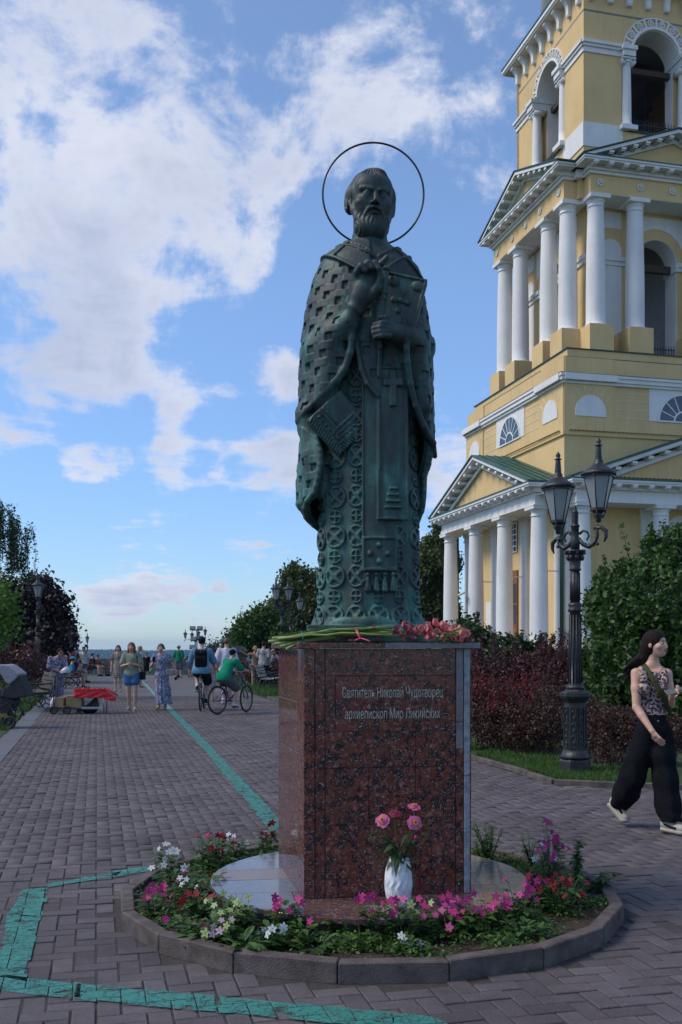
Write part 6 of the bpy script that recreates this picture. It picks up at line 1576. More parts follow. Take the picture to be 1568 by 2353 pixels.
# ------------------------------------------------------------------ souvenir stall
M_alu = mat('aluminium_leg', (.45,.46,.48), .3, metal=.7, var=.1); M_redcl = mat('red_table_cloth', (.50,.008,.020), .75, var=.12, scale=8)
tbp = ground(202,1641); tb = thing('folding_table', 'small aluminium folding table of the souvenir seller', 'table', (tbp.x,tbp.y+.25,0), radians(4))
TW_, TD_, TH_ = .98, .5, .57
b = MB(); b.box(-.30,.36,-TD_/2,TD_/2,TH_-.02,TH_) ; b.build('tabletop', M_alu, tb)
for x in (-.28,.34):
    for y in (-.22,.22): b = MB(); b.tube([(x,y,TH_-.02),(x,y,0)],.016,8); b.build('leg', M_alu, tb)
b = MB(); b.box(-.27,.33,-.235,-.21,.12,.17); b.build('stretcher', M_alu, tb)
cl_ = MB(); nx, ny = 26, 10; vs = []; fs = []
for j in range(ny+1):
    for i in range(nx+1):
        x = -.33+1.12*i/nx; y = -TD_/2-.01
        t = j/ny; drop = .20; z = TH_+.012-drop*t+.008*sin(i*1.3)*t
        if x > .37: k_ = (x-.37); z -= k_*.65+.10*t*0; x = .37+k_*.62; z = TH_+.01-.24*t*(1-.55*k_/.42)-k_*.42
        vs.append((x, y-.012*sin(i*.9+j)*t-.02*t, z))
fs = [(j*(nx+1)+i,j*(nx+1)+i+1,(j+1)*(nx+1)+i+1,(j+1)*(nx+1)+i) for j in range(ny) for i in range(nx)]
cl_.add(vs, fs, True); n0 = len(cl_.v)
cl_.add([(-.33,-.27,TH_+.012),(.38,-.27,TH_+.012),(.38,.27,TH_+.012),(-.33,.27,TH_+.012),(.66,-.15,TH_-.17),(.60,.25,TH_-.14)],[(0,1,2,3),(1,4,5,2)],True)
rc = cl_.build('tablecloth', M_redcl, None); rc.location = tb.location; rc.rotation_euler = tb.rotation_euler; tag(rc, 'bright red cloth hanging off the souvenir table', 'tablecloth')
sm_ = rc.modifiers.new('thickness','SOLIDIFY'); sm_.thickness = .006
gs = 'souvenirs on the red table'
rr_ = random.Random(3); cols = [((.16,.05,.02),'brown'),((.30,.22,.15),'cream'),((.03,.03,.035),'black'),((.35,.12,.14),'pink'),((.20,.10,.04),'amber')]
for k in range(16):
    x = -.29+k*.041+(.02 if k > 7 else 0); hh_ = rr_.uniform(.04,.11) if k < 8 else .035; c_, cn = cols[k%5] if k < 8 else cols[2 if k%2 else 1]
    b = MB(); r = .014 if k >= 8 else .018; b.lathe([(r,0),(r*1.1,hh_*.35),(r*.55,hh_*.6),(r*.75,hh_*.8),(0,hh_)],10)
    o = b.build('figurine', mat('figurine_'+cn, c_, .35)); p = tb.matrix_world if 0 else None
    ca_, sa_ = cos(radians(4)), sin(radians(4)); yy = rr_.uniform(-.2,.05); o.location = (tb.location.x+x*ca_-yy*sa_, tb.location.y+x*sa_+yy*ca_, TH_+.013)
    tag(o, f'tiny {cn} souvenir figurine '+('in the taller left group' if k < 8 else 'in the low right group')+' on the red table', 'figurine', gs)
cp_ = ground(165,1641); ct = thing('hand_trolley', 'two-wheeled folding trolley standing left of the souvenir table', 'trolley', (cp_.x-.12,cp_.y+.15,0))
b = MB()
for y in (-.15,.15): b.tube([(-.30,y,.12),(-.30,y,.85)],.012,6)
b.tube([(-.30,-.15,.85),(-.30,.15,.85)],.014,6); b.tube([(-.30,-.15,.45),(-.30,.15,.45)],.01,6); b.box(-.32,.35,-.18,.18,.12,.14); b.build('frame', M_iron, ct)
for x in (-.28,.02): wheel(ct, (x,-.22,.10), .08)
def tbox(name, label, loc, s, m, rz=0, cat='box'):
    b = MB(); x, y, z = s; b.box(-x/2,x/2,-y/2,y/2,0,z); o = b.build(name, m, bevel=.006); o.location = loc; o.rotation_euler = (0,0,rz); tag(o, label, cat); return o
M_card = mat('brown_cardboard', (.24,.16,.085), .85, var=.12, scale=6)
tbox('cardboard_box', 'open cardboard box on the trolley nearest the table', (cp_.x+.05,cp_.y+.12,.15), (.34,.30,.28), M_card, .05)
tbox('cardboard_box', 'smaller cardboard box at the back of the trolley', (cp_.x-.28,cp_.y+.14,.15), (.20,.28,.24), M_card, -.06)
def soft(name, label, loc, parts, h, m, cat, k=.05):
    v = Vol((-.5,-.4,-.02),(.5,.4,.75), h)
    for a in parts: v.ell(a[:3], a[3:6], k=k)
    o = link(name, v.skin(name, m)); o.location = loc; tag(o, label, cat); return o
soft('carrier_bag', 'big black plastic bag lying under the red-clothed table', (tb.location.x+.02,tb.location.y+.05,0), [(-.03,0,.11,.17,.16,.12),(.05,.02,.20,.12,.12,.13),(-.10,0,.08,.13,.13,.08),(.09,0,.31,.06,.06,.07)], .018, mat('black_plastic_bag',(.012,.012,.013),.35,bump=.8,bscale=14), 'bag')
soft('carrier_bag', 'small black bag between the trolley and the table', (tb.location.x-.33,tb.location.y+.28,0), [(0,0,.2,.12,.14,.2),(.02,0,.38,.07,.1,.09)], .018, _mc['black_plastic_bag'], 'bag')
soft('carrier_bag', 'crumpled white bag hanging on the left of the trolley', (cp_.x-.46,cp_.y+.1,0), [(0,0,.22,.07,.10,.12),(.02,0,.33,.05,.06,.07)], .018, mat('white_plastic_bag',(.45,.46,.48),.4,bump=.8,bscale=14), 'bag')
# ------------------------------------------------------------------ people
def skinm(n, c): return mat('skin_'+n, c, .55, var=.06, scale=8)
SK = skinm('light', (.46,.27,.20)); SK2 = skinm('tanned', (.36,.19,.13))
H_br = mat('hair_brown', (.060,.030,.018), .55, var=.35, scale=40, bump=.5, bscale=90); H_dk = mat('hair_dark', (.014,.008,.006), .7, spec=.15, var=.35, scale=40, bump=.5, bscale=90)
H_rd = mat('hair_auburn', (.11,.045,.022), .55, var=.35, scale=40, bump=.5); H_bl = mat('hair_blond', (.26,.16,.08), .55, var=.3, scale=40, bump=.5)
M_dkgl = mat('dark_lens', (.012,.012,.015), .2)
def cloth(n, c, **k): return mat('cloth_'+n, c, .92, var=.14, scale=9, bump=.5, bscale=22, spec=.12, **k)
def pattern_mat(name, kind, cols, sc=14.0, rough=.85):
    m, nt, b = new_mat(name); L = nt.links; tc = nd(nt, 'ShaderNodeTexCoord')
    if kind == 'floral':
        n = nd(nt, 'ShaderNodeTexNoise', i_Scale=sc*.6, i_Detail=2.0); L.new(tc.outputs['Object'], n.inputs['Vector'])
        ad = nd(nt, 'ShaderNodeMixRGB', blend_type='ADD'); ad.inputs[0].default_value = .25; L.new(tc.outputs['Object'], ad.inputs[1]); L.new(n.outputs['Color'], ad.inputs[2])
        v_ = nd(nt, 'ShaderNodeTexVoronoi', i_Scale=sc); L.new(ad.outputs[0], v_.inputs['Vector']); s_ = nd(nt, 'ShaderNodeSeparateColor'); L.new(v_.outputs['Color'], s_.inputs[0])
        c = ramp(nt, s_.outputs[0], [(i/len(cols), q) for i, q in enumerate(cols)], 'CONSTANT')
    elif kind == 'lines':
        n = nd(nt, 'ShaderNodeTexNoise', i_Scale=sc*.5, i_Detail=1.0); L.new(tc.outputs['Object'], n.inputs['Vector'])
        ad = nd(nt, 'ShaderNodeMixRGB', blend_type='ADD'); ad.inputs[0].default_value = .3; L.new(tc.outputs['Object'], ad.inputs[1]); L.new(n.outputs['Color'], ad.inputs[2])
        v_ = nd(nt, 'ShaderNodeTexVoronoi', feature='DISTANCE_TO_EDGE', i_Scale=sc); L.new(ad.outputs[0], v_.inputs['Vector'])
        c = ramp(nt, v_.outputs['Distance'], [(0,cols[0]),(.09,cols[0]),(.12,cols[1]),(1,cols[1])])
    elif kind == 'stripes':
        s_ = nd(nt, 'ShaderNodeSeparateXYZ'); L.new(tc.outputs['Object'], s_.inputs[0]); w = nd(nt, 'ShaderNodeMath', operation='MULTIPLY'); L.new(s_.outputs['Z'], w.inputs[0]); w.inputs[1].default_value = sc
        f = nd(nt, 'ShaderNodeMath', operation='FRACT'); L.new(w.outputs[0], f.inputs[0]); c = ramp(nt, f.outputs[0], [(0,cols[0]),(.5,cols[1])], 'CONSTANT')
    elif kind == 'check':
        v_ = nd(nt, 'ShaderNodeTexChecker', i_Scale=sc); L.new(tc.outputs['Object'], v_.inputs['Vector']); v_.inputs[1].default_value = col4(cols[0]); v_.inputs[2].default_value = col4(cols[1]); c = v_.outputs[0]
    elif kind == 'leopard':
        n = nd(nt, 'ShaderNodeTexNoise', i_Scale=40.0, i_Detail=2.0); L.new(tc.outputs['Object'], n.inputs['Vector'])
        ad = nd(nt, 'ShaderNodeMixRGB', blend_type='ADD'); ad.inputs[0].default_value = .025; L.new(tc.outputs['Object'], ad.inputs[1]); L.new(n.outputs['Color'], ad.inputs[2])
        v_ = nd(nt, 'ShaderNodeTexVoronoi', i_Scale=sc, i_Randomness=.85); L.new(ad.outputs[0], v_.inputs['Vector'])
        c = ramp(nt, v_.outputs['Distance'], [(0,cols[2]),(.20,cols[2]),(.24,cols[1]),(.50,cols[1]),(.54,cols[0]),(1,cols[0])])
    L.new(c, b.inputs['Base Color']); b.inputs['Roughness'].default_value = rough; return m
def joints(H, **o):
    f = dict(head=(0,-.010,.930), neck=(0,.008,.835), chest=(0,.0,.735), waist=(0,0,.625), pelvis=(0,0,.535),
             shL=(-.102,.0,.808), shR=(.102,.0,.808), elL=(-.138,.015,.635), elR=(.138,.015,.635), wrL=(-.142,-.03,.490), wrR=(.142,-.03,.490),
             hipL=(-.050,0,.520), hipR=(.050,0,.520), knL=(-.052,-.012,.285), knR=(.052,-.012,.285), anL=(-.052,.012,.045), anR=(.052,.012,.045))
    f.update(o)
    for s_ in 'LR':
        if 'toe'+s_ not in f: a = f['an'+s_]; f['toe'+s_] = (a[0]*1.15, a[1]-.095, max(.018, a[2]-.028))
    return {k: Vector(v_)*H for k, v_ in f.items()}
def limits(J, pad):
    P = np.array([list(v_) for v_ in J.values()]); return P.min(0)-pad, P.max(0)+pad
def lerp(a, b, t): return a+(b-a)*t
def head_sdf(v, c, H, R=None):
    R = R or Matrix.Identity(3); s = H/1.7
    def q(x, y, z): return c+R @ (Vector((x,y,z))*s)
    e = lambda p, r, k=.01, mode='u': v.ell(q(*p), [a*s for a in r], k=k, mode=mode, rot=R)
    e((0,.012,.025),(.074,.092,.085)); e((0,-.030,-.035),(.058,.060,.068),.03); e((0,-.052,-.080),(.030,.028,.024),.025)
    e((0,-.085,-.015),(.010,.022,.024),.012); e((0,-.097,-.028),(.012,.013,.010),.006)
    for g_ in (-1,1): e((g_*.030,-.088,.010),(.017,.010,.010),.010,'s'); e((g_*.075,.010,-.005),(.008,.018,.028),.006); e((g_*.045,-.055,-.020),(.022,.022,.020),.02)
    e((0,-.084,-.052),(.022,.010,.007),.006)
def body_sdf(v, J, H, R=None, fem=False):
    s = H/1.7
    head_sdf(v, J['head'], H, R)
    v.cone(J['head']+Vector((0,.015,-.06))*s, J['neck'], .050*s, .055*s, .02)
    v.cone(J['neck'], lerp(J['shL'],J['neck'],.35)+Vector((0,0,-.02))*s, .05*s,.045*s,.03); v.cone(J['neck'], lerp(J['shR'],J['neck'],.35)+Vector((0,0,-.02))*s,.05*s,.045*s,.03)
    sq = (1,1.25,1)
    v.cone(lerp(J['shL'],J['shR'],.22)+Vector((0,0,-.04))*s, lerp(J['shL'],J['shR'],.78)+Vector((0,0,-.04))*s, .070*s, .070*s, .03)
    v.cone(J['chest'], J['waist'], .125*s, .105*s, .04, sq=(.95,1.35,1)); v.cone(J['waist'], J['pelvis'], .108*s, .130*s, .04, sq=(.9,1.25,1))
    for g_ in 'LR':
        v.chain([J['sh'+g_],lerp(J['sh'+g_],J['el'+g_],.45),J['el'+g_]],[.050*s,.044*s,.036*s],.02)
        v.chain([J['el'+g_],lerp(J['el'+g_],J['wr'+g_],.35),J['wr'+g_]],[.037*s,.037*s,.024*s],.01)
        d = (J['wr'+g_]-J['el'+g_]).normalized(); v.cone(J['wr'+g_], J['wr'+g_]+d*.075*s, .026*s, .030*s, .01, sq=(1.2,1,1))
        v.chain([J['hip'+g_],lerp(J['hip'+g_],J['kn'+g_],.5),J['kn'+g_]],[.088*s,.074*s,.054*s],.03)
        v.chain([J['kn'+g_],lerp(J['kn'+g_],J['an'+g_],.3),J['an'+g_]],[.052*s,.054*s,.034*s],.015)
        v.cone(J['an'+g_]+Vector((0,.02,-.02))*s, J['toe'+g_], .036*s, .028*s, .01)
    return v
def top_sdf(v, J, H, e=.012, sleeve=.55, neck=.0, loose=1.0, hem=0.0, arms='LR'):
    s = H/1.7; E = e
    v.cone(lerp(J['shL'],J['shR'],.12)+Vector((0,0,-.035))*s, lerp(J['shL'],J['shR'],.88)+Vector((0,0,-.035))*s, .062*s+E, .062*s+E, .03)
    v.cone(J['chest'], J['waist'], (.128+.0)*s+E, .112*s*loose+E, .05, sq=(.92,1.28,1)); bot = J['pelvis']+Vector((0,0,-.02+hem))*s
    v.cone(J['waist'], bot, .112*s*loose+E, .140*s*loose+E, .05, sq=(.88,1.18,1))
    v.cone(J['neck']+Vector((0,0,-.035))*s, J['chest'], .060*s+E, .10*s+E, .03)
    for g_ in arms:
        if sleeve > 0:
            a, b = J['sh'+g_], J['el'+g_]
            if sleeve <= 1: v.chain([a, lerp(a,b,sleeve)],[.054*s+E,.052*s+E*1.6],.02)
            else: v.chain([a,b,lerp(b,J['wr'+g_],sleeve-1)],[.054*s+E,.042*s+E,.034*s+E],.02)
    # flat hem
    v.rbox(bot+Vector((0,0,-.30))*s, (.5,.5,.225*s), .0, mode='s')
    v.ell(J['neck']+Vector((0,-.045,.01))*s, (.062*s,.055*s,.045*s), .01, 's')
def legs_sdf(v, J, H, e=.012, length=.45, width=1.0, flare=0.0, waist_z=.0):
    s = H/1.7
    v.cone(J['waist']+Vector((0,0,-.06+waist_z))*s, J['pelvis'], .112*s+e, .136*s+e, .03, sq=(.88,1.2,1))
    for g_ in 'LR':
        a, b, c_ = J['hip'+g_], J['kn'+g_], J['an'+g_]
        if length <= 1: v.chain([a, lerp(a,b,length)], [.094*s*width+e, (.094-.03*length)*s*width+e*1.4], .03)
        else: v.chain([a,b,lerp(b,c_,length-1)], [.094*s*width+e,(.060+flare*.5)*s*width+e,(.045+flare)*s*width+e], .025)
def vol_for(J, H, h, pad=.16): lo, hi = limits(J, pad*H/1.7*1.0); lo[2] = min(lo[2], -.03); hi[2] += .05; return Vol(lo, hi, h)
def clothe(root, name, J, H, h, m, f):
    v = vol_for(J, H, h, .30 if 'dress' in name else .2); f(v); return link(name, v.skin(name, m), root)
def hands(root, J, H, m, sides='LR'):
    s = H/1.7
    for g_ in sides:
        d = (J['wr'+g_]-J['el'+g_]).normalized(); side = d.cross(Vector((0,1,0))); side = side.normalized() if side.length > .1 else Vector((1,0,0)); w_ = J['wr'+g_]+d*.065*s
        mb = MB()
        for k in range(4):
            b = w_+side*(k-1.5)*.016*s; ln = (.062,.070,.066,.052)[k]*s; mb.tube([b, b+d*ln*.5+Vector((0,-.004,0)), b+(d*.9+Vector((0,-.3,0))).normalized()*ln],[.0085*s,.008*s,.006*s],5)
        sg = 1 if g_ == 'L' else -1
        mb.tube([J['wr'+g_]+d*.02*s, J['wr'+g_]+d*.04*s+side*sg*.03*s, J['wr'+g_]+d*.075*s+side*sg*.038*s],[.012*s,.010*s,.007*s],5)
        mb.build('fingers', m, root)
def shoes(root, J, H, h, m, msole=None):
    s = H/1.7
    for g_ in 'LR':
        a, t = J['an'+g_], J['toe'+g_]; v = Vol([min(a[i],t[i])-.09 for i in range(3)], [max(a[i],t[i])+.09 for i in range(3)], min(h,.010))
        v.cone(a+Vector((0,.018,-.018))*s, t+Vector((0,.0,.008))*s, .045*s, .036*s, .01, sq=(1.05,1,1.1)); v.cone(a, a+Vector((0,.01,.03))*s, .042*s, .040*s, .01)
        o = link('shoe', v.skin('shoe', m), root)
        if msole:
            mb = MB(); d = (t-a); d.z = 0; d = d.normalized(); n_ = Vector((-d.y,d.x,0)); b = a-d*.05*s; e_ = t+d*.035*s; zz = min(a.z,t.z)-.03*s
            pts = [b+n_*.032*s, lerp(b,e_,.7)+n_*.044*s, e_, lerp(b,e_,.7)-n_*.044*s, b-n_*.032*s]
            z0_, z1_ = a.z-.058*s, t.z-.028*s
            mb.add([(p.x,p.y,(z0_ if i in (0,4) else z1_)-.006) for i, p in enumerate(pts)]+[(p.x,p.y,(z0_ if i in (0,4) else z1_)+.020) for i, p in enumerate(pts)],[(4,3,2,1,0),(5,6,7,8,9)]+[(i,(i+1)%5,5+(i+1)%5,5+i) for i in range(5)]); mb.build('sole', msole, o)
def face_bits(root, J, H, hairm, R=None, glasses=None):
    s = H/1.7; R = R or Matrix.Identity(3); c = J['head']
    def q(x, y, z): return c+R @ (Vector((x,y,z))*s)
    for g_ in (-1,1):
        mb = MB(); mb.ball(q(g_*.030,-.078,.008),(.013*s,.010*s,.006*s),8,5); mb.build('eye', mat('eye_white',(.45,.42,.40),.3), root)
        mb = MB(); mb.ball(q(g_*.030,-.086,.008),(.0055*s,.004*s,.0058*s),8,5); mb.build('iris', mat('eye_dark',(.02,.014,.01),.2), root)
        mb = MB(); mb.tube([q(g_*.014,-.090,.024),q(g_*.030,-.089,.029),q(g_*.047,-.076,.024)],[.003*s,.0034*s,.002*s],5); mb.build('eyebrow', hairm, root)
    mb = MB(); mb.tube([q(-.022,-.088,-.050),q(-.008,-.096,-.048),q(.008,-.096,-.048),q(.022,-.088,-.050)],[.002*s,.0048*s,.0048*s,.002*s],6); mb.tube([q(-.017,-.088,-.055),q(0,-.095,-.058),q(.017,-.088,-.055)],[.002*s,.0055*s,.002*s],6); mb.build('lips', mat('lips',(.34,.12,.11),.45), root)
    if glasses:
        mb = MB()
        for g_ in (-1,1): mb.ball(q(g_*.032,-.094,.006),(.026*s,.006*s,.020*s),10,6)
        mb.tube([q(-.072,-.02,.012),q(-.058,-.088,.010),q(.058,-.088,.010),q(.072,-.02,.012)],.003*s,5); mb.build('glasses', glasses, root)
def hair_sdf(v, J, H, R=None, length=.0, kind='long', off=(0,0)):
    s = H/1.7; R = R or Matrix.Identity(3); c = J['head']
    def q(x, y, z): return c+R @ (Vector((x,y,z))*s)
    v.ell(q(0,.018,.032), [.085*s,.102*s,.092*s], rot=R)
    if length > 0:
        for g_ in (-1,0,1):
            v.chain([q(g_*.055,.035,.0), q(g_*.068+off[0]*.5,.055+.02*(g_==0),-length*.5), q(g_*.062+off[0],.05+off[1],-length)], [.045*s,.038*s,.022*s], .03)
    v.ell(q(0,-.088,-.018), [.058*s,.075*s,.074*s], .012, 's', rot=R)
def add_person(label, loc, rz, J, H, h, wear, skin=SK, hair=H_br, hkind=('short',0), group=None, glasses=None, face=True, hat=None, sides='LR', Rhd=None, hoff=(0,0)):
    root = thing('person', label, 'person', loc, rz, group)
    v = vol_for(J, H, h); body_sdf(v, J, H, Rhd); link('body', v.skin('body', skin), root); hands(root, J, H, skin, sides)
    if face: face_bits(root, J, H, hair, Rhd, glasses)
    c = J['head']; s = H/1.7
    L_ = hkind[1]; v = Vol([c.x-.22*s,c.y-.2*s,c.z-.14*s-L_],[c.x+.22*s,c.y+.28*s,c.z+.16*s], min(h,.010)); hair_sdf(v, J, H, Rhd, L_, off=hoff)
    if hkind[0] == 'short': v.rbox((c.x,c.y-.02,c.z-.20*s),(.3,.3,.165*s),.0,mode='s')
    link('hair', v.skin('hair', hair), root)
    for nm, m, f in wear:
        if nm == 'shoes': shoes(root, J, H, h, m, f)
        else: clothe(root, nm, J, H, h, m, f)
    if hat:
        kind, m = hat; v = Vol([c.x-.2,c.y-.26,c.z-.02],[c.x+.2,c.y+.2,c.z+.2], .010); v.ell((c.x,c.y+.015*s,c.z+.045*s),(.090*s,.108*s,.085*s)); v.rbox((c.x,c.y,c.z-.075*s),(.3,.3,.11*s),.0,mode='s')
        if kind == 'cap': v.ell((c.x,c.y-.10*s,c.z+.045*s),(.065*s,.07*s,.010*s),k=.008)
        else: v.ell((c.x,c.y+.01,c.z+.045*s),(.150*s,.165*s,.014*s),k=.015)
        link('hat' if kind != 'cap' else 'cap', v.skin('hat', m), root)
    return root
def dress_f(J, H, hem, flare, sleeve=.4, off=(0,0), e=.016):
    def f(v):
        s = H/1.7; top_sdf(v, J, H, e, sleeve, hem=-.0)
        b = Vector((off[0], off[1], hem)); w_ = J['waist']
        v.chain([w_, lerp(J['pelvis'], b, .05), lerp(J['pelvis'], b, .55), b+Vector((0,0,.0))], [.115*s,.150*s,.150*s+flare*.5,.140*s+flare], .04, sq=(.92,1.1,1))
        def folds(X,Y,Z): return .010*np.sin(np.arctan2(X-b.x*.6, -(Y-b.y))*11+Z*3)*np.clip((J['pelvis'].z-Z)*3,0,1)
        sl, gq = v.sub(v.lo, v.lo+v.h*v.n); v.d[sl] += folds(*gq).astype(np.float32)
        v.rbox((0,0,hem-.5),(1,1,.5),.0,mode='s')
    return f
def tee(J, H, **k): return lambda v: top_sdf(v, J, H, **k)
def leg(J, H, **k): return lambda v: legs_sdf(v, J, H, **k)
def gp_(px, py): return ground(px, py)
def top_level_bag(name, label, cat, loc, build): o = build; o.location = loc; tag(o, label, cat); return o
M_blk = cloth('black', (.012,.012,.014)); M_navy = cloth('navy', (.015,.018,.030)); M_den = cloth('blue_denim', (.055,.13,.28)); M_wht = cloth('white', (.50,.51,.56)); M_sneak = cloth('sneaker_grey', (.30,.27,.24)); M_beige = cloth('beige_sandal', (.33,.24,.16)); M_solew = mat('white_sole', (.5,.48,.44), .6)
def bagbox(name, label, loc, s, m, rz=0, strap=None, cat='bag', r=.02):
    root = thing(name, label, cat, loc, rz); v = Vol([-s[0]/2-.03,-s[1]/2-.03,-s[2]/2-.03],[s[0]/2+.03,s[1]/2+.03,s[2]/2+.03],.008); v.rbox((0,0,0),(s[0]/2,s[1]/2,s[2]/2),r); link('bag_body', v.skin('bag', m), root)
    if strap: mb = MB(); mb.tube([Vector(p)-Vector(loc) for p in strap], .008, 6); mb.build('strap', m, root)
    return root
def world(loc, rz, p): return Vector(loc)+Matrix.Rotation(rz,3,'Z') @ Vector(p)
# 1 woman in sage T-shirt
H = 1.69; L1 = gp_(303,1633); J = joints(H, elL=(-.140,-.015,.650), elR=(.140,-.015,.650), wrL=(-.035,-.125,.675), wrR=(.035,-.125,.675), anL=(-.04,.03,.045), anR=(.055,-.04,.045), knL=(-.045,-.0,.285), knR=(.055,-.035,.285), head=(0,-.03,.925))
add_person('woman in a sage green T-shirt and blue shorts walking with clasped hands', L1, .05, J, H, .016, [('top', cloth('sage', (.20,.24,.17)), tee(J,H,e=.016,sleeve=.70,loose=1.12,hem=.03)), ('shorts', M_den, leg(J,H,e=.020,length=.42,width=1.08)), ('shoes', M_sneak, M_solew)], hair=H_rd, hkind=('long',.26), glasses=None)
bagbox('shoulder_bag', 'small black shoulder bag at the hip of the woman in the green T-shirt', world(L1,.05,(.27,-.02,.86)), (.14,.07,.20), M_blk, 0, [world(L1,.05,(.27,-.02,.95)),world(L1,.05,(.17,-.12,1.15)),world(L1,.05,(.13,-.08,1.35)),world(L1,.05,(.10,.03,1.41)),world(L1,.05,(.2,.12,1.2)),world(L1,.05,(.27,.02,.95))])
# 2 woman in the blue floral dress
H = 1.66; L2 = gp_(372,1630); J = joints(H, elL=(-.165,.01,.640), wrL=(-.105,-.12,.715), elR=(.175,.02,.650), wrR=(.225,-.03,.520), anL=(-.045,-.05,.045), anR=(.05,.03,.045), head=(-.01,-.02,.925))
add_person('woman in a long blue and white floral dress carrying a dark cup', L2, .08, J, H, .016, [('dress', pattern_mat('blue_floral_cloth','floral',[(.05,.08,.26),(.34,.36,.42),(.03,.045,.16),(.17,.20,.40),(.30,.28,.26),(.06,.10,.32),(.10,.08,.07),(.42,.42,.46)],30), dress_f(J,H,.13,.05,.35,off=(.06,0))), ('shoes', M_beige, None)], hair=H_br, hkind=('short',.10), skin=SK)
mb = MB(); mb.lathe([(.028,0),(.036,.12),(.038,.13)],12); o = mb.build('coffee_cup', M_blk); o.location = world(L2,.08,(-.165,-.275,1.19)); tag(o, 'dark paper cup in the hand of the woman in the floral dress', 'cup')
bagbox('shoulder_bag', 'pale grey crossbody bag of the woman in the floral dress', world(L2,.08,(.22,-.12,.93)), (.20,.08,.15), cloth('grey_bag',(.28,.26,.26)), .2, [world(L2,.08,(.20,-.13,1.0)),world(L2,.08,(.05,-.17,1.2)),world(L2,.08,(-.11,-.10,1.38)),world(L2,.08,(-.10,.06,1.38)),world(L2,.08,(.22,.1,1.0)),world(L2,.08,(.25,-.1,1.0))])
mb = MB(); mb.box(-.035,.035,-.005,.005,-.075,.075); o = mb.build('phone', M_blk, bevel=.003); o.location = world(L2,.08,(.39,-.09,.80)); o.rotation_euler = (0,.9,.2); tag(o, 'dark phone in the lowered hand of the woman in the floral dress', 'phone')
# 3 woman in beige patterned dress behind them
H = 1.64; J = joints(H); add_person('woman in a beige patterned knee-length dress behind the woman in the green T-shirt', gp_(272,1590), .1, J, H, .022, [('dress', pattern_mat('beige_print_cloth','lines',[(.05,.045,.04),(.36,.31,.25)],18), dress_f(J,H,.50,.03,.5)), ('shoes', M_beige, None)], hair=H_br, hkind=('long',.12))
H = 1.62; J = joints(H); add_person('woman in a white top with blown light brown hair, behind the green T-shirt woman', gp_(322,1580), pi*.6, J, H, .022, [('top', M_wht, tee(J,H,sleeve=.5)), ('trousers', M_beige, leg(J,H,length=1.9,width=1.0)), ('shoes', M_beige, None)], hair=H_bl, hkind=('long',.2), hoff=(.08,.05), face=False)
H = 1.60; J = joints(H); add_person('boy in black clothes far behind between the two strolling women', at(337,HOR,60)-Vector((0,0,EYE+.35)), 0, J, H, .03, [('top', M_blk, tee(J,H,sleeve=.8,e=.02)), ('shorts', M_blk, leg(J,H,length=.8,e=.02)), ('shoes', M_blk, None)], hair=H_dk)
# man in sun hat
H = 1.66; J = joints(H, elL=(-.15,.02,.64), elR=(.155,.02,.64), anL=(-.07,.02,.045), anR=(.07,.02,.045)); add_person('man in a green T-shirt, checked shorts and a sun hat seen from behind', gp_(411,1558), pi-.15, J, H, .024, [('top', cloth('emerald', (.012,.16,.095)), tee(J,H,e=.024,sleeve=.8,loose=1.2)), ('shorts', pattern_mat('checked_cloth','check',[(.045,.06,.10),(.14,.15,.18)],14), leg(J,H,e=.03,length=.85,width=1.1)), ('shoes', M_beige, None)], hair=H_dk, hat=('hat', cloth('sand_hat', (.28,.24,.19))))
H = 1.35; J = joints(H); add_person('child in blue shorts standing at the brow just left of the cyclist', gp_(438,1557), pi, J, H, .026, [('top', M_navy, tee(J,H,sleeve=.6)), ('shorts', cloth('bright_blue',(.03,.10,.30)), leg(J,H,length=.6)), ('shoes', M_blk, M_solew)], hair=H_br)
# pair in the distance, left
gl_ = None
H = 1.60; J = joints(H, elR=(.15,-.03,.68), wrR=(.10,-.08,.83)); add_person('woman in a pink and white striped T-shirt holding a phone to her ear', gp_(166,1564), .1, J, H, .024, [('top', pattern_mat('pink_stripes','stripes',[(.42,.03,.07),(.42,.30,.32)],13), tee(J,H,e=.022,sleeve=.6)), ('shorts', M_den, leg(J,H,length=.5)), ('shoes', M_wht, None)], hair=H_rd, hkind=('long',.15))
H = 1.60; J = joints(H, anL=(-.03,-.04,.045), anR=(.05,.05,.05)); L_w = gp_(193,1564); add_person('woman in a white T-shirt and denim skirt with a dark crossbody strap', L_w, 0, J, H, .024, [('top', M_wht, tee(J,H,e=.022,sleeve=.8,loose=1.15)), ('skirt', M_den, lambda v, J=J, H=H: (v.chain([J['waist'],J['pelvis'],Vector((0,0,.64))],[.12,.15,.16],.03,sq=(.9,1.1,1)), v.rbox((0,0,.38),(.4,.4,.24),mode='s'))), ('shoes', M_beige, None)], hair=H_dk, glasses=M_dkgl)
bagbox('crossbody_bag', 'small dark crossbody bag of the far woman in the white T-shirt', world(L_w,0,(-.17,-.1,.95)), (.14,.06,.12), M_blk, 0, [world(L_w,0,(-.17,-.1,1.0)),world(L_w,0,(0,-.17,1.2)),world(L_w,0,(.11,-.06,1.36)),world(L_w,0,(.1,.1,1.33)),world(L_w,0,(-.18,.08,1.0))])
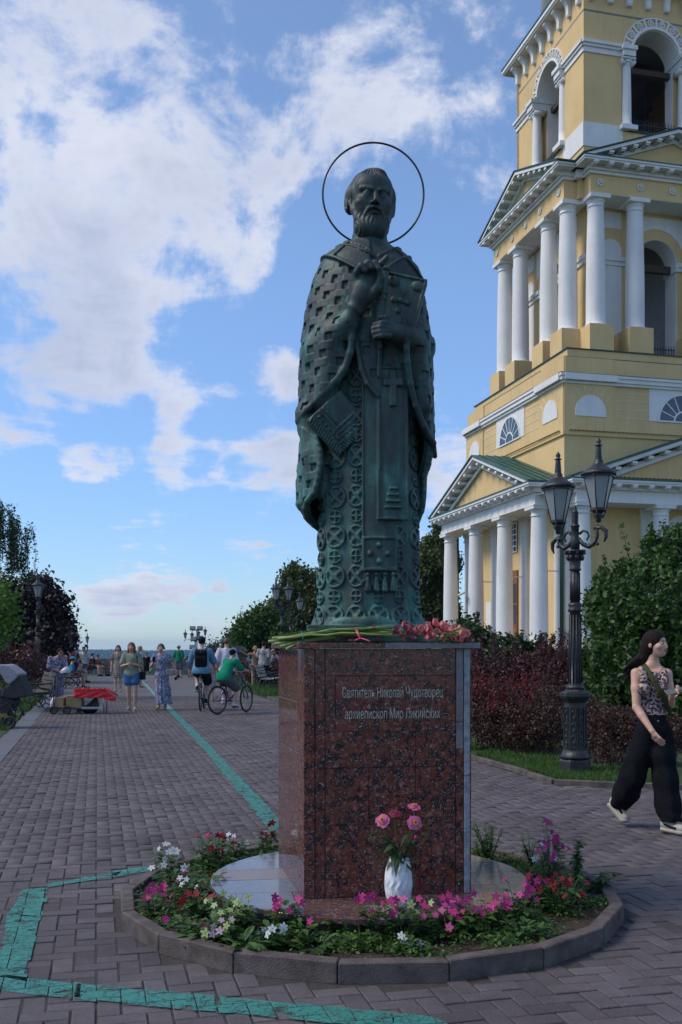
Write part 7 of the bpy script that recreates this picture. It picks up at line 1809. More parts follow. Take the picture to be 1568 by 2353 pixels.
# souvenir seller
H = 1.58; J = joints(H, head=(.045,-.055,.905), neck=(.015,-.01,.82), elL=(-.125,-.02,.66), elR=(.135,-.06,.65), wrL=(.045,-.13,.585), wrR=(.14,-.15,.60)); LS = at(131,HOR,25.2)-Vector((0,0,EYE))
add_person('souvenir seller in a dark purple and white patterned dress behind the red table', LS, .55, J, H, .016, [('dress', pattern_mat('violet_print_cloth','lines',[(.34,.32,.44),(.022,.018,.050)],17), dress_f(J,H,.14,.0,.9)), ('shoes', M_blk, None)], skin=SK2, hair=H_dk, hkind=('short',.06), glasses=mat('red_sunglasses',(.16,.02,.02),.3))
soft('carrier_bag', 'clear plastic bag held by the souvenir seller', world(LS,.55,(.13,-.29,.92)), [(0,0,0,.13,.09,.11),(.04,0,.07,.09,.07,.08)], .018, mat('clear_plastic_bag',(.40,.42,.45),.3,bump=.9,bscale=12), 'bag')
# people seated at the left-hand benches and at the brow
def seated(label, loc, rz, H, topm, botm, hair, skin=SK, hat=None, zs=.45, h=.024, face=False, legout=.0):
    k = zs/H; J = joints(H, head=(0,-.03,.93-.53+k), neck=(0,.0,.835-.53+k), chest=(0,.0,.735-.53+k), waist=(0,.02,.625-.53+k), pelvis=(0,.02,.56-.53+k), shL=(-.1,0,.80-.53+k), shR=(.1,0,.80-.53+k), elL=(-.14,-.03,.64-.53+k), elR=(.14,-.03,.64-.53+k), wrL=(-.07,-.19,.60-.53+k), wrR=(.07,-.19,.60-.53+k),
        hipL=(-.05,.0,.035+k), hipR=(.05,.0,.035+k), knL=(-.065,-.25,.02+k), knR=(.065,-.25,.02+k), anL=(-.06,-.27-legout,.045), anR=(.06,-.25-legout,.045))
    add_person(label, loc, rz, J, H, h, [('top', topm, tee(J,H,sleeve=.7)), ('shorts', botm, leg(J,H,length=.7)), ('shoes', M_blk, None)], skin=skin, hair=hair, hat=hat, face=face)
seated('person in a turquoise cap and dark shirt sitting on the bench behind the seller', at(166,HOR,37.8)-Vector((0,0,EYE)), radians(14+90), 1.6, cloth('turquoise',(.03,.20,.28)), cloth('grey_short',(.10,.10,.11)), H_dk, SK2, ('cap', cloth('turquoise_cap',(.03,.25,.36))))
seated('man in black sitting on the brow bench right of the woman in white', at(212,HOR,53.6)-Vector((0,0,EYE)), radians(75), 1.7, M_blk, M_navy, H_dk)
seated('person in a purple shirt sitting beyond the striped T-shirt woman', at(178,HOR,44)-Vector((0,0,EYE)), radians(95), 1.55, cloth('purple',(.07,.03,.13)), M_den, H_br)
seated('person reclining with outstretched bare legs at the brow of the bank', at(224,HOR,54)-Vector((0,0,EYE)), radians(70), 1.6, cloth('tan_top',(.22,.12,.07)), M_blk, H_br, SK2, legout=.12)
# hugging pair behind the barberry
H = 1.78; J = joints(H, elR=(.14,-.03,.65), wrR=(.07,-.12,.70)); LP = at(606,HOR,38.5)-Vector((0,0,EYE)); add_person('man in a black and white floral shirt seen from behind beyond the barberry', LP, pi-.2, J, H, .02, [('shirt', pattern_mat('white_floral_shirt','floral',[(.42,.40,.38),(.05,.05,.05),(.42,.40,.38),(.30,.28,.26),(.12,.11,.10)],26), tee(J,H,e=.022,sleeve=.8,loose=1.15)), ('trousers', M_navy, leg(J,H,length=1.95)), ('shoes', M_blk, None)], hair=H_dk)
H = 1.62; J = joints(H, elL=(-.22,-.06,.78), wrL=(-.36,-.08,.85), elR=(.15,-.08,.78), wrR=(.16,-.2,.80)); add_person('woman with an outstretched arm leaning against the man in the floral shirt', LP+Vector((-.34,.22,0)), .4, J, H, .02, [('top', cloth('tan_dress',(.28,.18,.12)), tee(J,H,sleeve=0)), ('trousers', M_beige, leg(J,H,length=1.9)), ('shoes', M_beige, None)], skin=SK2, hair=H_bl, hkind=('short',.05))
H = 1.5; J = joints(H); add_person('long-haired blond girl just left of the pedestal top', at(628,HOR,40)-Vector((0,0,EYE)), pi, J, H, .024, [('top', M_wht, tee(J,H)), ('trousers', M_den, leg(J,H,length=1.9)), ('shoes', M_wht, None)], hair=H_bl, hkind=('long',.25), face=False)
# man in white T-shirt walking away beside the boy, and woman in light dress
H = 1.82; J = joints(H, anL=(-.05,-.05,.045), anR=(.05,.06,.05), elR=(.15,.02,.64)); add_person('tall man in a white T-shirt walking away beside the boy on the bicycle', gp_(521,1617), pi+.1, J, H, .018, [('top', M_wht, tee(J,H,e=.024,sleeve=.85,loose=1.15)), ('trousers', M_navy, leg(J,H,length=.95,e=.02)), ('shoes', M_wht, M_solew)], hair=H_rd, glasses=None)
H = 1.66; J = joints(H); add_person('woman in a pale pink dress walking ahead of the two cyclists', gp_(482,1612), pi, J, H, .022, [('dress', cloth('pale_pink',(.36,.27,.29)), dress_f(J,H,.42,.03,.5)), ('shoes', M_beige, None)], hair=H_br, hkind=('long',.10), face=False)

# ------------------------------------------------------------------ bicycles and riders (bicycle frame: +x forward)
def bicycle(label, loc, rz, m, sadz=.92, steer=0.0, lean=0.0, wr=.335, barz=1.0):
    root = thing('bicycle', label, 'bicycle', loc, rz); root.rotation_euler = (lean, 0, rz)
    wheel(root, (0,0,wr), wr-.022, 'rear_wheel', 24, .022, 0, True); wheel(root, (1.03,0,wr), wr-.022, 'front_wheel', 24, .022, steer, True)
    b = MB(); bb = (.42,0,.30); st = (.27,0,sadz-.15); ht = (.86,0,.86); hb = (.90,0,.74)
    for a, c_, r in ((bb,st,.016),(bb,hb,.019),(st,ht,.016),(ht,hb,.02)): b.tube([a,c_],r,8)
    for y in (-.06,.06): b.tube([(0,y,wr),(.42,y*.5,.30)],.010,6); b.tube([(0,y,wr),(st[0],y*.3,st[2])],.009,6)
    b.build('frame', m, root)
    b = MB()
    for y in (-.06,.06): b.tube([(.90,y,.72),(1.03,y,wr)],.015,6)
    b.tube([(.90,-.06,.72),(.90,.06,.72)],.018,6); b.tube([(.89,0,.74),(.84,0,barz-.02)],.016,8); b.build('fork', m, root)
    b = MB(); b.tube([(.78,-.30,barz+.01),(.84,-.12,barz),(.86,0,barz-.01),(.84,.12,barz),(.78,.30,barz+.01)],.012,8); b.build('handlebar', M_iron, root)
    for y in (-.27,.27): c_ = MB(); c_.tube([(.79,y-.05,barz+.01),(.77,y+.05 if y > 0 else y-.06,barz+.01)],.017,8); c_.build('grip', M_rub, root)
    b = MB(); b.tube([st,(.24,0,sadz-.02)],.013,8); b.build('seat_post', M_rim, root)
    v = Vol([.02,-.12,sadz-.06],[.42,.12,sadz+.06],.010); v.ell((.16,0,sadz),(.10,.075,.025)); v.cone((.18,0,sadz),(.36,0,sadz),.035,.018,k=.03,sq=(1,1,1.3)); link('saddle', v.skin('saddle', M_rub), root)
    b = MB(); b.tube([(.42,-.07,.30),(.42,.07,.30)],.02,8); b.tube([(.42+.095*cos(t),-.055,.30+.095*sin(t)) for t in np.linspace(0,2*pi,19)[:-1]],.006,5,closed=True); b.tube([(.42,-.075,.30),(.48,-.075,.14)],.010,6); b.tube([(.42,.075,.30),(.36,.075,.46)],.010,6); b.box(.43,.53,-.16,-.08,.125,.145); b.box(.31,.41,.08,.16,.45,.47); b.build('crankset', M_rim, root)
    b = MB(); a0 = [(wr*1.06*cos(t), wr+wr*1.06*sin(t)) for t in np.linspace(radians(60),radians(165),10)]
    for i in range(9): b.add([(a0[i][0],-.03,a0[i][1]),(a0[i][0],.03,a0[i][1]),(a0[i+1][0],.03,a0[i+1][1]),(a0[i+1][0],-.03,a0[i+1][1])],[(0,1,2,3)])
    o = b.build('mudguard', M_rub, root); mm = o.modifiers.new('t','SOLIDIFY'); mm.thickness = .006
    b = MB(); b.ball((.06,0,sadz-.07),(.018,.018,.018),8,6); b.build('rear_reflector', mat('red_reflector',(.35,.01,.01),.3), root)
    return root
def rider_joints(H, sadz, sc=1.0, lean=.24, barz=1.0, headup=0.0):
    """person facing -y; bike point (x,y,z) -> person (y, -x, z)"""
    s = H/1.7; B = lambda x, y, z: Vector((y, -x, z))
    sh_z = sadz+.50*s; shx = .20+lean
    J = dict(pelvis=B(.20,0,sadz+.07*s), waist=B(.20+lean*.35,0,sadz+.20*s), chest=B(.20+lean*.75,0,sadz+.38*s), neck=B(shx+.01,0,sh_z+.03*s), head=B(shx+.06,0,sh_z+.205*s))
    for g_, y in (('L',-1),('R',1)):
        J['sh'+g_] = B(shx,y*.175*s,sh_z); J['wr'+g_] = B(.72,y*.28,barz+.04); J['el'+g_] = B(.20+lean+(.72-.20-lean)*.45,y*.27*s,(sh_z+barz)*.5-.05*s)
        J['hip'+g_] = B(.22,y*.085*s,sadz+.03*s)
    J['anL'] = B(.45,-.10,.215); J['toeL'] = B(.58,-.11,.185); J['knL'] = B(.56,-.11*s-.02,.215+.42*s)
    J['anR'] = B(.34,.10,.54); J['toeR'] = B(.47,.11,.505); J['knR'] = B(.62,.14*s,.50+.40*s)
    return J
LB1 = gp_(461,1634); th1 = radians(93); bicycle('bicycle with white frame ridden away by the man with the backpack', LB1, th1, mat('white_bike_paint',(.42,.44,.46),.3), .93, 0)
H = 1.82; J = rider_joints(H, .93, lean=.16, barz=1.0); add_person('cyclist in a light blue T-shirt, black shorts and black cap seen from behind', LB1, th1+pi/2, J, H, .016, [('top', cloth('light_blue',(.12,.24,.36)), tee(J,H,e=.024,sleeve=.85,loose=1.2)), ('shorts', M_blk, leg(J,H,e=.03,length=.8,width=1.05)), ('socks', M_wht, leg(J,H,e=-.012,length=.01) if 0 else (lambda v, J=J: [v.cone(J['an'+g_], lerp(J['an'+g_],J['kn'+g_],.25), .043,.050) for g_ in 'LR'])), ('shoes', M_blk, M_solew)], hair=H_dk, hat=('cap', M_blk), face=False)
bp = thing('backpack', 'black backpack with orange stripes on the cyclist in light blue', 'backpack', LB1, th1+pi/2)
v = Vol([-.25,-.35,1.0],[.25,.30,1.62],.012); cz = J['chest']; v.rbox((0,cz.y+.20,cz.z-.07),(.155,.085,.235),.07,rot=Matrix.Rotation(radians(-12),3,'X')); v.rbox((0,cz.y+.285,cz.z-.14),(.125,.03,.13),.03,k=.02,rot=Matrix.Rotation(radians(-12),3,'X')); link('pack', v.skin('pack', M_blk), bp)
for x, w_, m, z0, z1 in ((-.095,.02,mat('orange_strip',(.55,.07,.01),.5),-.20,-.08),(.095,.02,mat('orange_strip',(.55,.07,.01),.5),-.20,-.08),(0,.012,mat('rust_strip',(.30,.06,.03),.6),-.05,.14),(0,.010,mat('pale_strip',(.3,.3,.3),.6),-.2,-.07)):
    b = MB(); b.T = Matrix.Translation((x,cz.y+.325 if z0 < -.06 else cz.y+.29,cz.z)) @ Matrix.Rotation(radians(-12),4,'X'); b.box(-w_,w_,-.006,.010,z0,z1); b.build('stripe', m, bp)
b = MB()
for x in (-.11,.11): b.tube([(x,cz.y+.13,cz.z+.12),(x,cz.y+.04,cz.z+.19),(x*1.2,cz.y-.12,cz.z+.10),(x*1.25,cz.y-.14,cz.z-.1),(x*1.2,cz.y+.1,cz.z-.2)],.018,6)
b.build('straps', M_blk, bp)
LB2 = gp_(500,1642); th2 = radians(55); bicycle('blue and black bicycle ridden by the boy in the green T-shirt', LB2, th2, mat('violet_blue_bike_paint',(.03,.02,.14),.3), .80, .25, barz=.98)
H = 1.46; J = rider_joints(H, .80, lean=.26, barz=.97); J['head'] += Vector((0,-.02,0)); add_person('boy in a green T-shirt, grey shorts and black cap riding the blue bicycle', LB2, th2+pi/2, J, H, .014, [('top', cloth('kelly_green',(.010,.19,.105)), tee(J,H,e=.024,sleeve=.9,loose=1.2)), ('shorts', cloth('mottled_grey',(.09,.09,.095)), leg(J,H,e=.03,length=.85,width=1.1)), ('shoes', M_wht, M_blk)], hair=H_dk, hat=('cap', M_blk), face=False)

# ------------------------------------------------------------------ young woman walking at the right, close to the camera
H = 1.70; GO = Vector((2.62, 8.45, 0)); PXL = lambda px, py, dy=0.0: at(px, py, GO.y+dy)-GO
Rg = Matrix.Rotation(radians(40),3,'Z') @ Matrix.Rotation(radians(-2),3,'Y')
J = dict(head=PXL(1508,1480,-.01), neck=PXL(1499,1528,.03), chest=PXL(1497,1570,.02), waist=PXL(1499,1628,.02), pelvis=PXL(1501,1675,.02),
    shL=PXL(1462,1546,.0), shR=PXL(1533,1548,-.02), elL=PXL(1463,1625,-.06), wrL=PXL(1499,1680,-.20), elR=PXL(1541,1620,-.02), wrR=PXL(1545,1598,-.18),
    hipL=PXL(1486,1688,.02), hipR=PXL(1519,1688,.0), knL=PXL(1452,1778,.05), anL=PXL(1426,1852,.22), toeL=PXL(1436,1876,.16), knR=PXL(1529,1790,-.06), anR=PXL(1540,1890,-.15), toeR=PXL(1562,1903,-.22))
g0 = thing('person', 'young woman in a leopard-print top and wide black jeans walking to the right', 'person', GO)
def gfix(): pass
v = Vol([-.42,-.48,-.02],[.36,.42,1.78],.0065); s = 1.0
head_sdf(v, J['head'], H, Rg)
v.cone(J['head']+Vector((-.01,.02,-.06)), J['neck'], .045,.048,.02); v.cone(J['neck'], lerp(J['shL'],J['neck'],.4)+Vector((0,0,-.01)),.042,.040,.03); v.cone(J['neck'], lerp(J['shR'],J['neck'],.4)+Vector((0,0,-.01)),.042,.040,.03)
v.cone(lerp(J['shL'],J['shR'],.2)+Vector((0,0,-.03)), lerp(J['shL'],J['shR'],.8)+Vector((0,0,-.03)), .058,.058,.03)
v.cone(J['chest'], J['waist'], .105,.088,.04,sq=(1,1.2,1)); v.cone(J['waist'], J['pelvis'], .090,.12,.04,sq=(1,1.1,1))
for a, b_ in ((.065,-.10),(-.005,-.11)): pass
for g_ in 'LR':
    v.chain([J['sh'+g_],lerp(J['sh'+g_],J['el'+g_],.45),J['el'+g_]],[.044,.041,.033],.02); v.chain([J['el'+g_],lerp(J['el'+g_],J['wr'+g_],.35),J['wr'+g_]],[.034,.033,.022],.01)
    v.chain([J['hip'+g_],J['kn'+g_],J['an'+g_]],[.07,.045,.03],.02)
# hands: palm, four unequal curled fingers and a thumb each
def hand(v, w_, d, side, nrm, curl, s=.92):
    d = d.normalized(); side = side.normalized(); nrm = nrm.normalized()
    v.cone(w_, w_+d*.045*s, .021*s, .024*s, .012); 
    for k in range(4): v.cone(w_+d*.03*s+side*(k-1.5)*.010*s, w_+d*.088*s+side*(k-1.5)*.019*s, .012*s,.0105*s,.006)
    for k in range(4):
        b = w_+d*.090*s+side*(k-1.5)*.0195*s; ln = (.068,.076,.071,.056)[k]*s; c_ = curl[k]
        p1 = b+(d*cos(c_)+nrm*sin(c_))*ln*.45; p2 = p1+(d*cos(c_*1.9)+nrm*sin(c_*1.9))*ln*.32; p3 = p2+(d*cos(c_*2.6)+nrm*sin(c_*2.6))*ln*.23
        v.chain([b,p1,p2,p3],[.0098*s,.0088*s,.0080*s,.0068*s],.002)
    t0 = w_+d*.025*s-side*.018*s; t1 = w_+d*.055*s-side*.048*s+nrm*.010*s; t2 = w_+d*.088*s-side*.055*s+nrm*.022*s
    v.chain([t0,t1,t2],[.014*s,.011*s,.0085*s],.006)
hand(v, J['wrL'], Vector((.55,-.25,-.8)), Vector((.35,-.8,.45)), Vector((.5,.5,-.1)), (.35,.42,.5,.6))
hand(v, J['wrR'], Vector((.35,-.6,.45)), Vector((.1,.5,.8)), Vector((-.85,-.35,.1)), (.55,.6,.65,.7))
link('body', v.skin('body', skinm('pale',(.60,.35,.245))), g0)
face_bits(g0, J, H, H_dk, Rg)
# hair swept back to the left
v = Vol([-.55,-.25,.95],[.25,.40,1.80],.0065); c = J['head']
def q(x, y, z): return c+Rg @ Vector((x,y,z))
v.ell(q(0,.020,.030), [.084,.102,.092], rot=Rg); v.ell(q(0,.05,-.02),[.078,.075,.085],k=.02,rot=Rg)
for i_, (dx, dz, r) in enumerate(((0,0,.040),(-.02,.02,.035),(.01,-.03,.038),(-.05,.03,.026),(.0,-.06,.034))):
    v.chain([q(0,.08,-.03+dz), PXL(1478+dx*80,1512-dz*60,.06), PXL(1460+dx*200,1530-dz*160,.05+dx), PXL(1444+dx*250,1548-dz*260,.05)],[r+.02,r,r*.65,.008],.02)
for i_ in range(16):
    r_ = random.Random(i_); a = PXL(1472+r_.uniform(-6,4),1512+r_.uniform(-8,14),.06); v.chain([a, PXL(1458+r_.uniform(-8,6),1528+r_.uniform(-14,14),.05), PXL(1438+r_.uniform(-8,10),1535+r_.uniform(-8,45),.05+r_.uniform(-.03,.03))],[.018,.012,.005],.004)
v.ell(q(0,-.088,-.026), [.060,.082,.082], .010, 's', rot=Rg); v.ell(q(.075,-.02,-.05),[.03,.045,.05],.01,'s',rot=Rg)
def strand(X,Y,Z): return .0012*np.sin((Z-X*.9)*330+Y*160+3*np.sin(X*22))
sl, gq = v.sub(v.lo, v.lo+v.h*v.n); v.d[sl] += strand(*gq).astype(np.float32)
link('hair', v.skin('hair', H_dk), g0)
# leopard tank top
v = Vol([-.30,-.30,.98],[.26,.30,1.52],.0060)
v.cone(lerp(J['shL'],J['shR'],.24)+Vector((0,0,-.045)), lerp(J['shL'],J['shR'],.80)+Vector((0,0,-.045)), .060,.060,.03); v.cone(J['chest']+Vector((0,0,.01)), J['waist'], .116,.098,.04,sq=(1,1.15,1)); v.cone(J['waist'], J['pelvis']+Vector((0,0,.02)), .098,.124,.04,sq=(1,1.1,1))
for px, dy in ((1516,-.085),(1480,-.075)): v.ell(PXL(px,1583,dy),(.055,.05,.052),k=.03)
for t in (.16,.84): a = lerp(J['shL'],J['shR'],t); v.chain([a+Vector((0,.075,-.07)), a+Vector((0,.055,.0)), a+Vector((0,.0,.030)), a+Vector((0,-.050,.005)), a+Vector((0,-.080,-.06))],[.030,.028,.026,.028,.032],.015)
v.ell(J['neck']+Vector((.010,-.06,.010)),(.066,.070,.062),k=.01,mode='s'); v.ell(J['neck']+Vector((0,.07,.03)),(.08,.05,.06),k=.01,mode='s')
v.rbox(J['pelvis']+Vector((0,0,-.17)),(.4,.4,.215),0,mode='s')
def wr(X,Y,Z): return .003*np.sin(Z*95+X*40+Y*30)*np.clip((1.22-Z)*8,0,1)
sl, gq = v.sub(v.lo, v.lo+v.h*v.n); v.d[sl] += wr(*gq).astype(np.float32)
link('tank_top', v.skin('tank_top', pattern_mat('leopard_cloth','leopard',[(.42,.30,.27),(.018,.014,.022),(.20,.13,.14)],44)), g0)
# wide jeans
v = Vol([-.48,-.42,-.02],[.42,.46,1.18],.0075)
v.cone(J['waist']+Vector((0,0,-.045)), J['pelvis'], .104,.135,.03,sq=(1,1.1,1))
v.chain([J['hipL'], lerp(J['hipL'],J['knL'],.5), J['knL']+Vector((.01,0,-.02)), lerp(J['knL'],J['anL'],.6)+Vector((.01,0,0)), J['anL']+Vector((0,0,.03))],[.100,.102,.108,.104,.082],.04)
v.chain([J['hipR'], lerp(J['hipR'],J['knR'],.5), J['knR'], lerp(J['knR'],J['anR'],.6), J['anR']+Vector((.0,0,.035))],[.100,.100,.102,.104,.090],.04)
def folds(X,Y,Z): return .006*np.sin(X*60+Y*25+Z*9+2*np.sin(Z*9))*np.clip((.95-Z)*2,0,1)+.006*np.sin(Z*75+X*30+Y*20)*np.clip((.22-Z)*8,0,1)
sl, gq = v.sub(v.lo, v.lo+v.h*v.n); v.d[sl] += folds(*gq).astype(np.float32)
v.cone(J['anR']+Vector((0,0,-.09)), J['anR']+Vector((0,0,-.14)), .13,.13,0,'s')
M_bj = mat('black_denim', (.008,.009,.012), .95, var=.35, scale=5, bump=.5, bscale=60, spec=.1)
tr = link('jeans', v.skin('jeans', M_bj), g0)
b = MB(); b.ball(PXL(1513,1657,-.125),(.008,.005,.008),8,5); b.build('button', mat('steel_button',(.3,.3,.3),.3,metal=.8), tr)
M_shw = mat('cream_leather', (.36,.33,.27), .6, var=.08)
for a, t, pit in ((J['anL'],J['toeL'],1),(J['anR'],J['toeR'],0)):
    if pit: hl_, tt = PXL(1408,1846,.26), PXL(1437,1880,.16)
    else: hl_, tt = PXL(1528,1900,-.12), PXL(1568,1908,-.26)
    v = Vol([min(hl_[i],tt[i])-.10 for i in range(3)],[max(hl_[i],tt[i])+.12 for i in range(3)],.006)
    up = Vector((.35,0,.6)) if pit else Vector((0,0,1)); up.normalize()
    v.cone(hl_+up*.02, tt+up*.008, .038,.036,.02); v.cone(hl_+up*.05, lerp(hl_,tt,.35)+up*.04, .036,.038,.02); o = link('sneaker', v.skin('sneaker', M_shw), g0)
    v = Vol([min(hl_[i],tt[i])-.10 for i in range(3)],[max(hl_[i],tt[i])+.12 for i in range(3)],.006); v.cone(hl_-up*.018, tt-up*.018, .040,.042,.01,sq=(1,1,1.6)); link('sole', v.skin('sole', mat('gum_white_sole',(.36,.32,.25),.6)), o)
    b = MB(); d_ = (tt-hl_).normalized(); sd = d_.cross(up)
    for sg in (-1,1): b.tube([lerp(hl_,tt,.15)+sd*sg*.036+up*.03, lerp(hl_,tt,.45)+sd*sg*.037+up*.018, lerp(hl_,tt,.8)+sd*sg*.036+up*.012],.010,6)
    b.build('sneaker_stripe', M_bj, o)
# strap, phone
mb = MB(); sp = [PXL(1484,1533,.03),PXL(1480,1528,-.02),PXL(1494,1550,-.088),PXL(1512,1580,-.135),PXL(1527,1604,-.125),PXL(1538,1622,-.075),PXL(1541,1640,-.01)]
vs = []; fs = []
for i, p in enumerate(sp):
    n_ = Vector((.62,.0,.78)) if i > 1 else Vector((.8,.3,.5)); n_.normalize(); vs += [p+n_*.024, p-n_*.024]
fs = [(2*i,2*i+1,2*i+3,2*i+2) for i in range(len(sp)-1)]; mb.add([tuple(q_) for q_ in vs], fs, True)
stp = mb.build('bag_strap', cloth('olive_webbing',(.060,.068,.030))); stp.location = GO; mm = stp.modifiers.new('t','SOLIDIFY'); mm.thickness = .004; mm.offset = 1; tag(stp, 'olive green webbing strap across the chest of the young woman', 'bag strap')
mb = MB(); mb.box(-.075,.075,-.036,.036,-.004,.004); o = mb.build('phone', mat('grey_phone_case',(.10,.13,.12),.35), bevel=.003); o.location = GO+PXL(1550,1588,-.22); o.rotation_euler = (.5,-.22,.1); tag(o, 'phone held flat in the hand of the young woman at the right edge', 'phone')
# ------------------------------------------------------------------ flower bed plants
LFB = leaf_mat('bed_leaves', [(0,(0.022,0.056,0.010)),(.5,(0.046,0.115,0.018)),(1,(0.10,0.20,0.035))], trans=.3)
def petal_mat(n, c, c2): 
    m, nt, b = new_mat('petal_'+n); L = nt.links
    a = nd(nt, 'ShaderNodeAttribute', attribute_name='rnd'); c_ = ramp(nt, a.outputs['Fac'], [(0,c),(1,c2)]); L.new(c_, b.inputs['Base Color']); b.inputs['Roughness'].default_value = .6
    t = nd(nt, 'ShaderNodeBsdfTranslucent'); L.new(c_, t.inputs['Color']); mx = nd(nt, 'ShaderNodeMixShader'); mx.inputs[0].default_value = .3
    L.new(b.outputs[0], mx.inputs[1]); L.new(t.outputs[0], mx.inputs[2]); L.new(mx.outputs[0], nt.nodes['Material Output'].inputs[0]); return m
PM = dict(magenta=petal_mat('magenta',(.46,.004,.16),(.62,.16,.36)), pink=petal_mat('pink',(.55,.03,.24),(.68,.40,.50)), red=petal_mat('deep_red',(.24,.002,.012),(.36,.006,.022)), white=petal_mat('white',(.60,.62,.62),(.74,.75,.75)), lime=petal_mat('lime',(.42,.50,.20),(.58,.64,.32)), palepink=petal_mat('pale_pink',(.58,.36,.46),(.70,.55,.62)), zinnia=petal_mat('zinnia',(.50,.02,.15),(.85,.26,.46)), glad=petal_mat('gladiolus',(.62,.12,.14),(.80,.38,.36)), faded=petal_mat('faded_bloom',(.17,.05,.08),(.40,.16,.20)))
M_stem = mat('green_stem', (.045,.085,.022), .6, var=.2)
def star(mb, p, d, r, back=.045):
    """one five-lobed tobacco flower facing d on a slim tube"""
    d = d.normalized(); a = d.orthogonal().normalized(); b = d.cross(a); vs = [p-d*r*.12]; n = 5
    for k in range(n):
        for t, rr in ((-.42,.62),(-.2,1.0),(0,1.12),(.2,1.0),(.42,.62)):
            an = 2*pi*(k+t)/n; vs.append(p+(a*cos(an)+b*sin(an))*r*rr+d*r*(-.10 if rr > .9 else .02))
    fs = []
    for k in range(n):
        o_ = 1+5*k; fs += [(0,o_,o_+1),(0,o_+1,o_+2),(0,o_+2,o_+3),(0,o_+3,o_+4)]; fs.append((0,o_+4,1+5*((k+1)%n)))
    mb.add(vs, fs)
def flower_obj(root, kind, items):
    for p, d, r in items:
        mb = MB(); star(mb, p, d, r)
        V = np.array([list(q) for q in mb.v]); F = np.array([f for f in mb.f])
        cen_ = V[F].mean(1); dist = np.linalg.norm(cen_-V[0], axis=1)/(r+1e-6)
        o = link('flower', np_mesh('flower', V, F, PM[kind], attr=np.clip(.75-dist*1.25+.25*rng.random(len(F)),0,1)), root)
def leaves_mesh(root, specs, m, name='leaves', fold=.12):
    """specs: (base, direction, length, width) -> curved four-segment leaf"""
    V = []; F = []; A = []
    for b, d, ln, w_ in specs:
        d = d.normalized(); up = Vector((0,0,1)); sd = d.cross(up); sd = sd.normalized() if sd.length > .05 else Vector((1,0,0)); n0 = len(V); r0 = random.random()
        n_ = sd.cross(d).normalized()
        for i, (t, ww) in enumerate(((0,.12),(.25,.8),(.55,1.0),(.8,.65),(1.0,.04))):
            c_ = b+d*ln*t-up*ln*.30*t*t+n_*.0; V += [c_-sd*w_*ww*.5+n_*w_*fold*ww, c_, c_+sd*w_*ww*.5+n_*w_*fold*ww]
        for i in range(4):
            for j in range(2): a = n0+i*3+j; F.append((a,a+1,a+4,a+3)); A.append(min(1,max(0,r0+random.uniform(-.15,.15))))
    return link(name, np_mesh(name, [list(p) for p in V], F, m, attr=A), root)
frng = random.Random(12)
def bed_plant(label, px, py, kinds, n_fl, hgt, spread, nleaf=34, leafsz=(.055,.028), group='flowering plants in the bed', rf=.0205, cat='flowering plant', z0=.05):
    p0 = ground(px, py, z0); root = thing('tobacco_flower_plant' if n_fl else 'leafy_plant', label, cat, p0, 0, group)
    sp = []
    for k in range(nleaf):
        a = frng.uniform(0,2*pi); rr = spread*frng.random()**.6; zz = hgt*.75*frng.random()**1.2; b = Vector((rr*cos(a)*.6, rr*sin(a)*.6, zz)); d = Vector((cos(a), sin(a), frng.uniform(.0,.9)))
        k_ = frng.uniform(.6,1.35); sp.append((b, d, leafsz[0]*k_, leafsz[1]*k_))
    leaves_mesh(root, sp, LFB)
    st = MB(); items = {}
    for k in range(n_fl):
        a = frng.uniform(0,2*pi); rr = spread*frng.uniform(.2,1.1); zz = hgt*frng.uniform(.55,1.05); kind = frng.choice(kinds); p = Vector((rr*cos(a), rr*sin(a)-.02, zz)); d = Vector((frng.uniform(-.7,.7), frng.uniform(-1.2,-.2), frng.uniform(-.1,.9))).normalized()
        r = rf*frng.uniform(.75,1.2); items.setdefault(kind, []).append((p, d, r)); m_ = p-d*.035; st.tube([p-d*.002, m_],[.0035,.0022],5)
        st.tube([m_, Vector((m_.x*.6,m_.y*.6,m_.z*.55)), Vector((m_.x*.2,m_.y*.2,0))],[.0018,.0022,.003],4)
    for k in range(max(3,n_fl//3)):
        a = frng.uniform(0,2*pi); zz = hgt*frng.uniform(.7,1.15); st.tube([Vector((0,0,0)), Vector((spread*.5*cos(a), spread*.5*sin(a), zz*.6)), Vector((spread*.8*cos(a), spread*.8*sin(a), zz))],[.003,.002,.001],4)
    st.build('stems', M_stem, root)
    for kd, it in items.items(): flower_obj(root, kd, it)
    return root
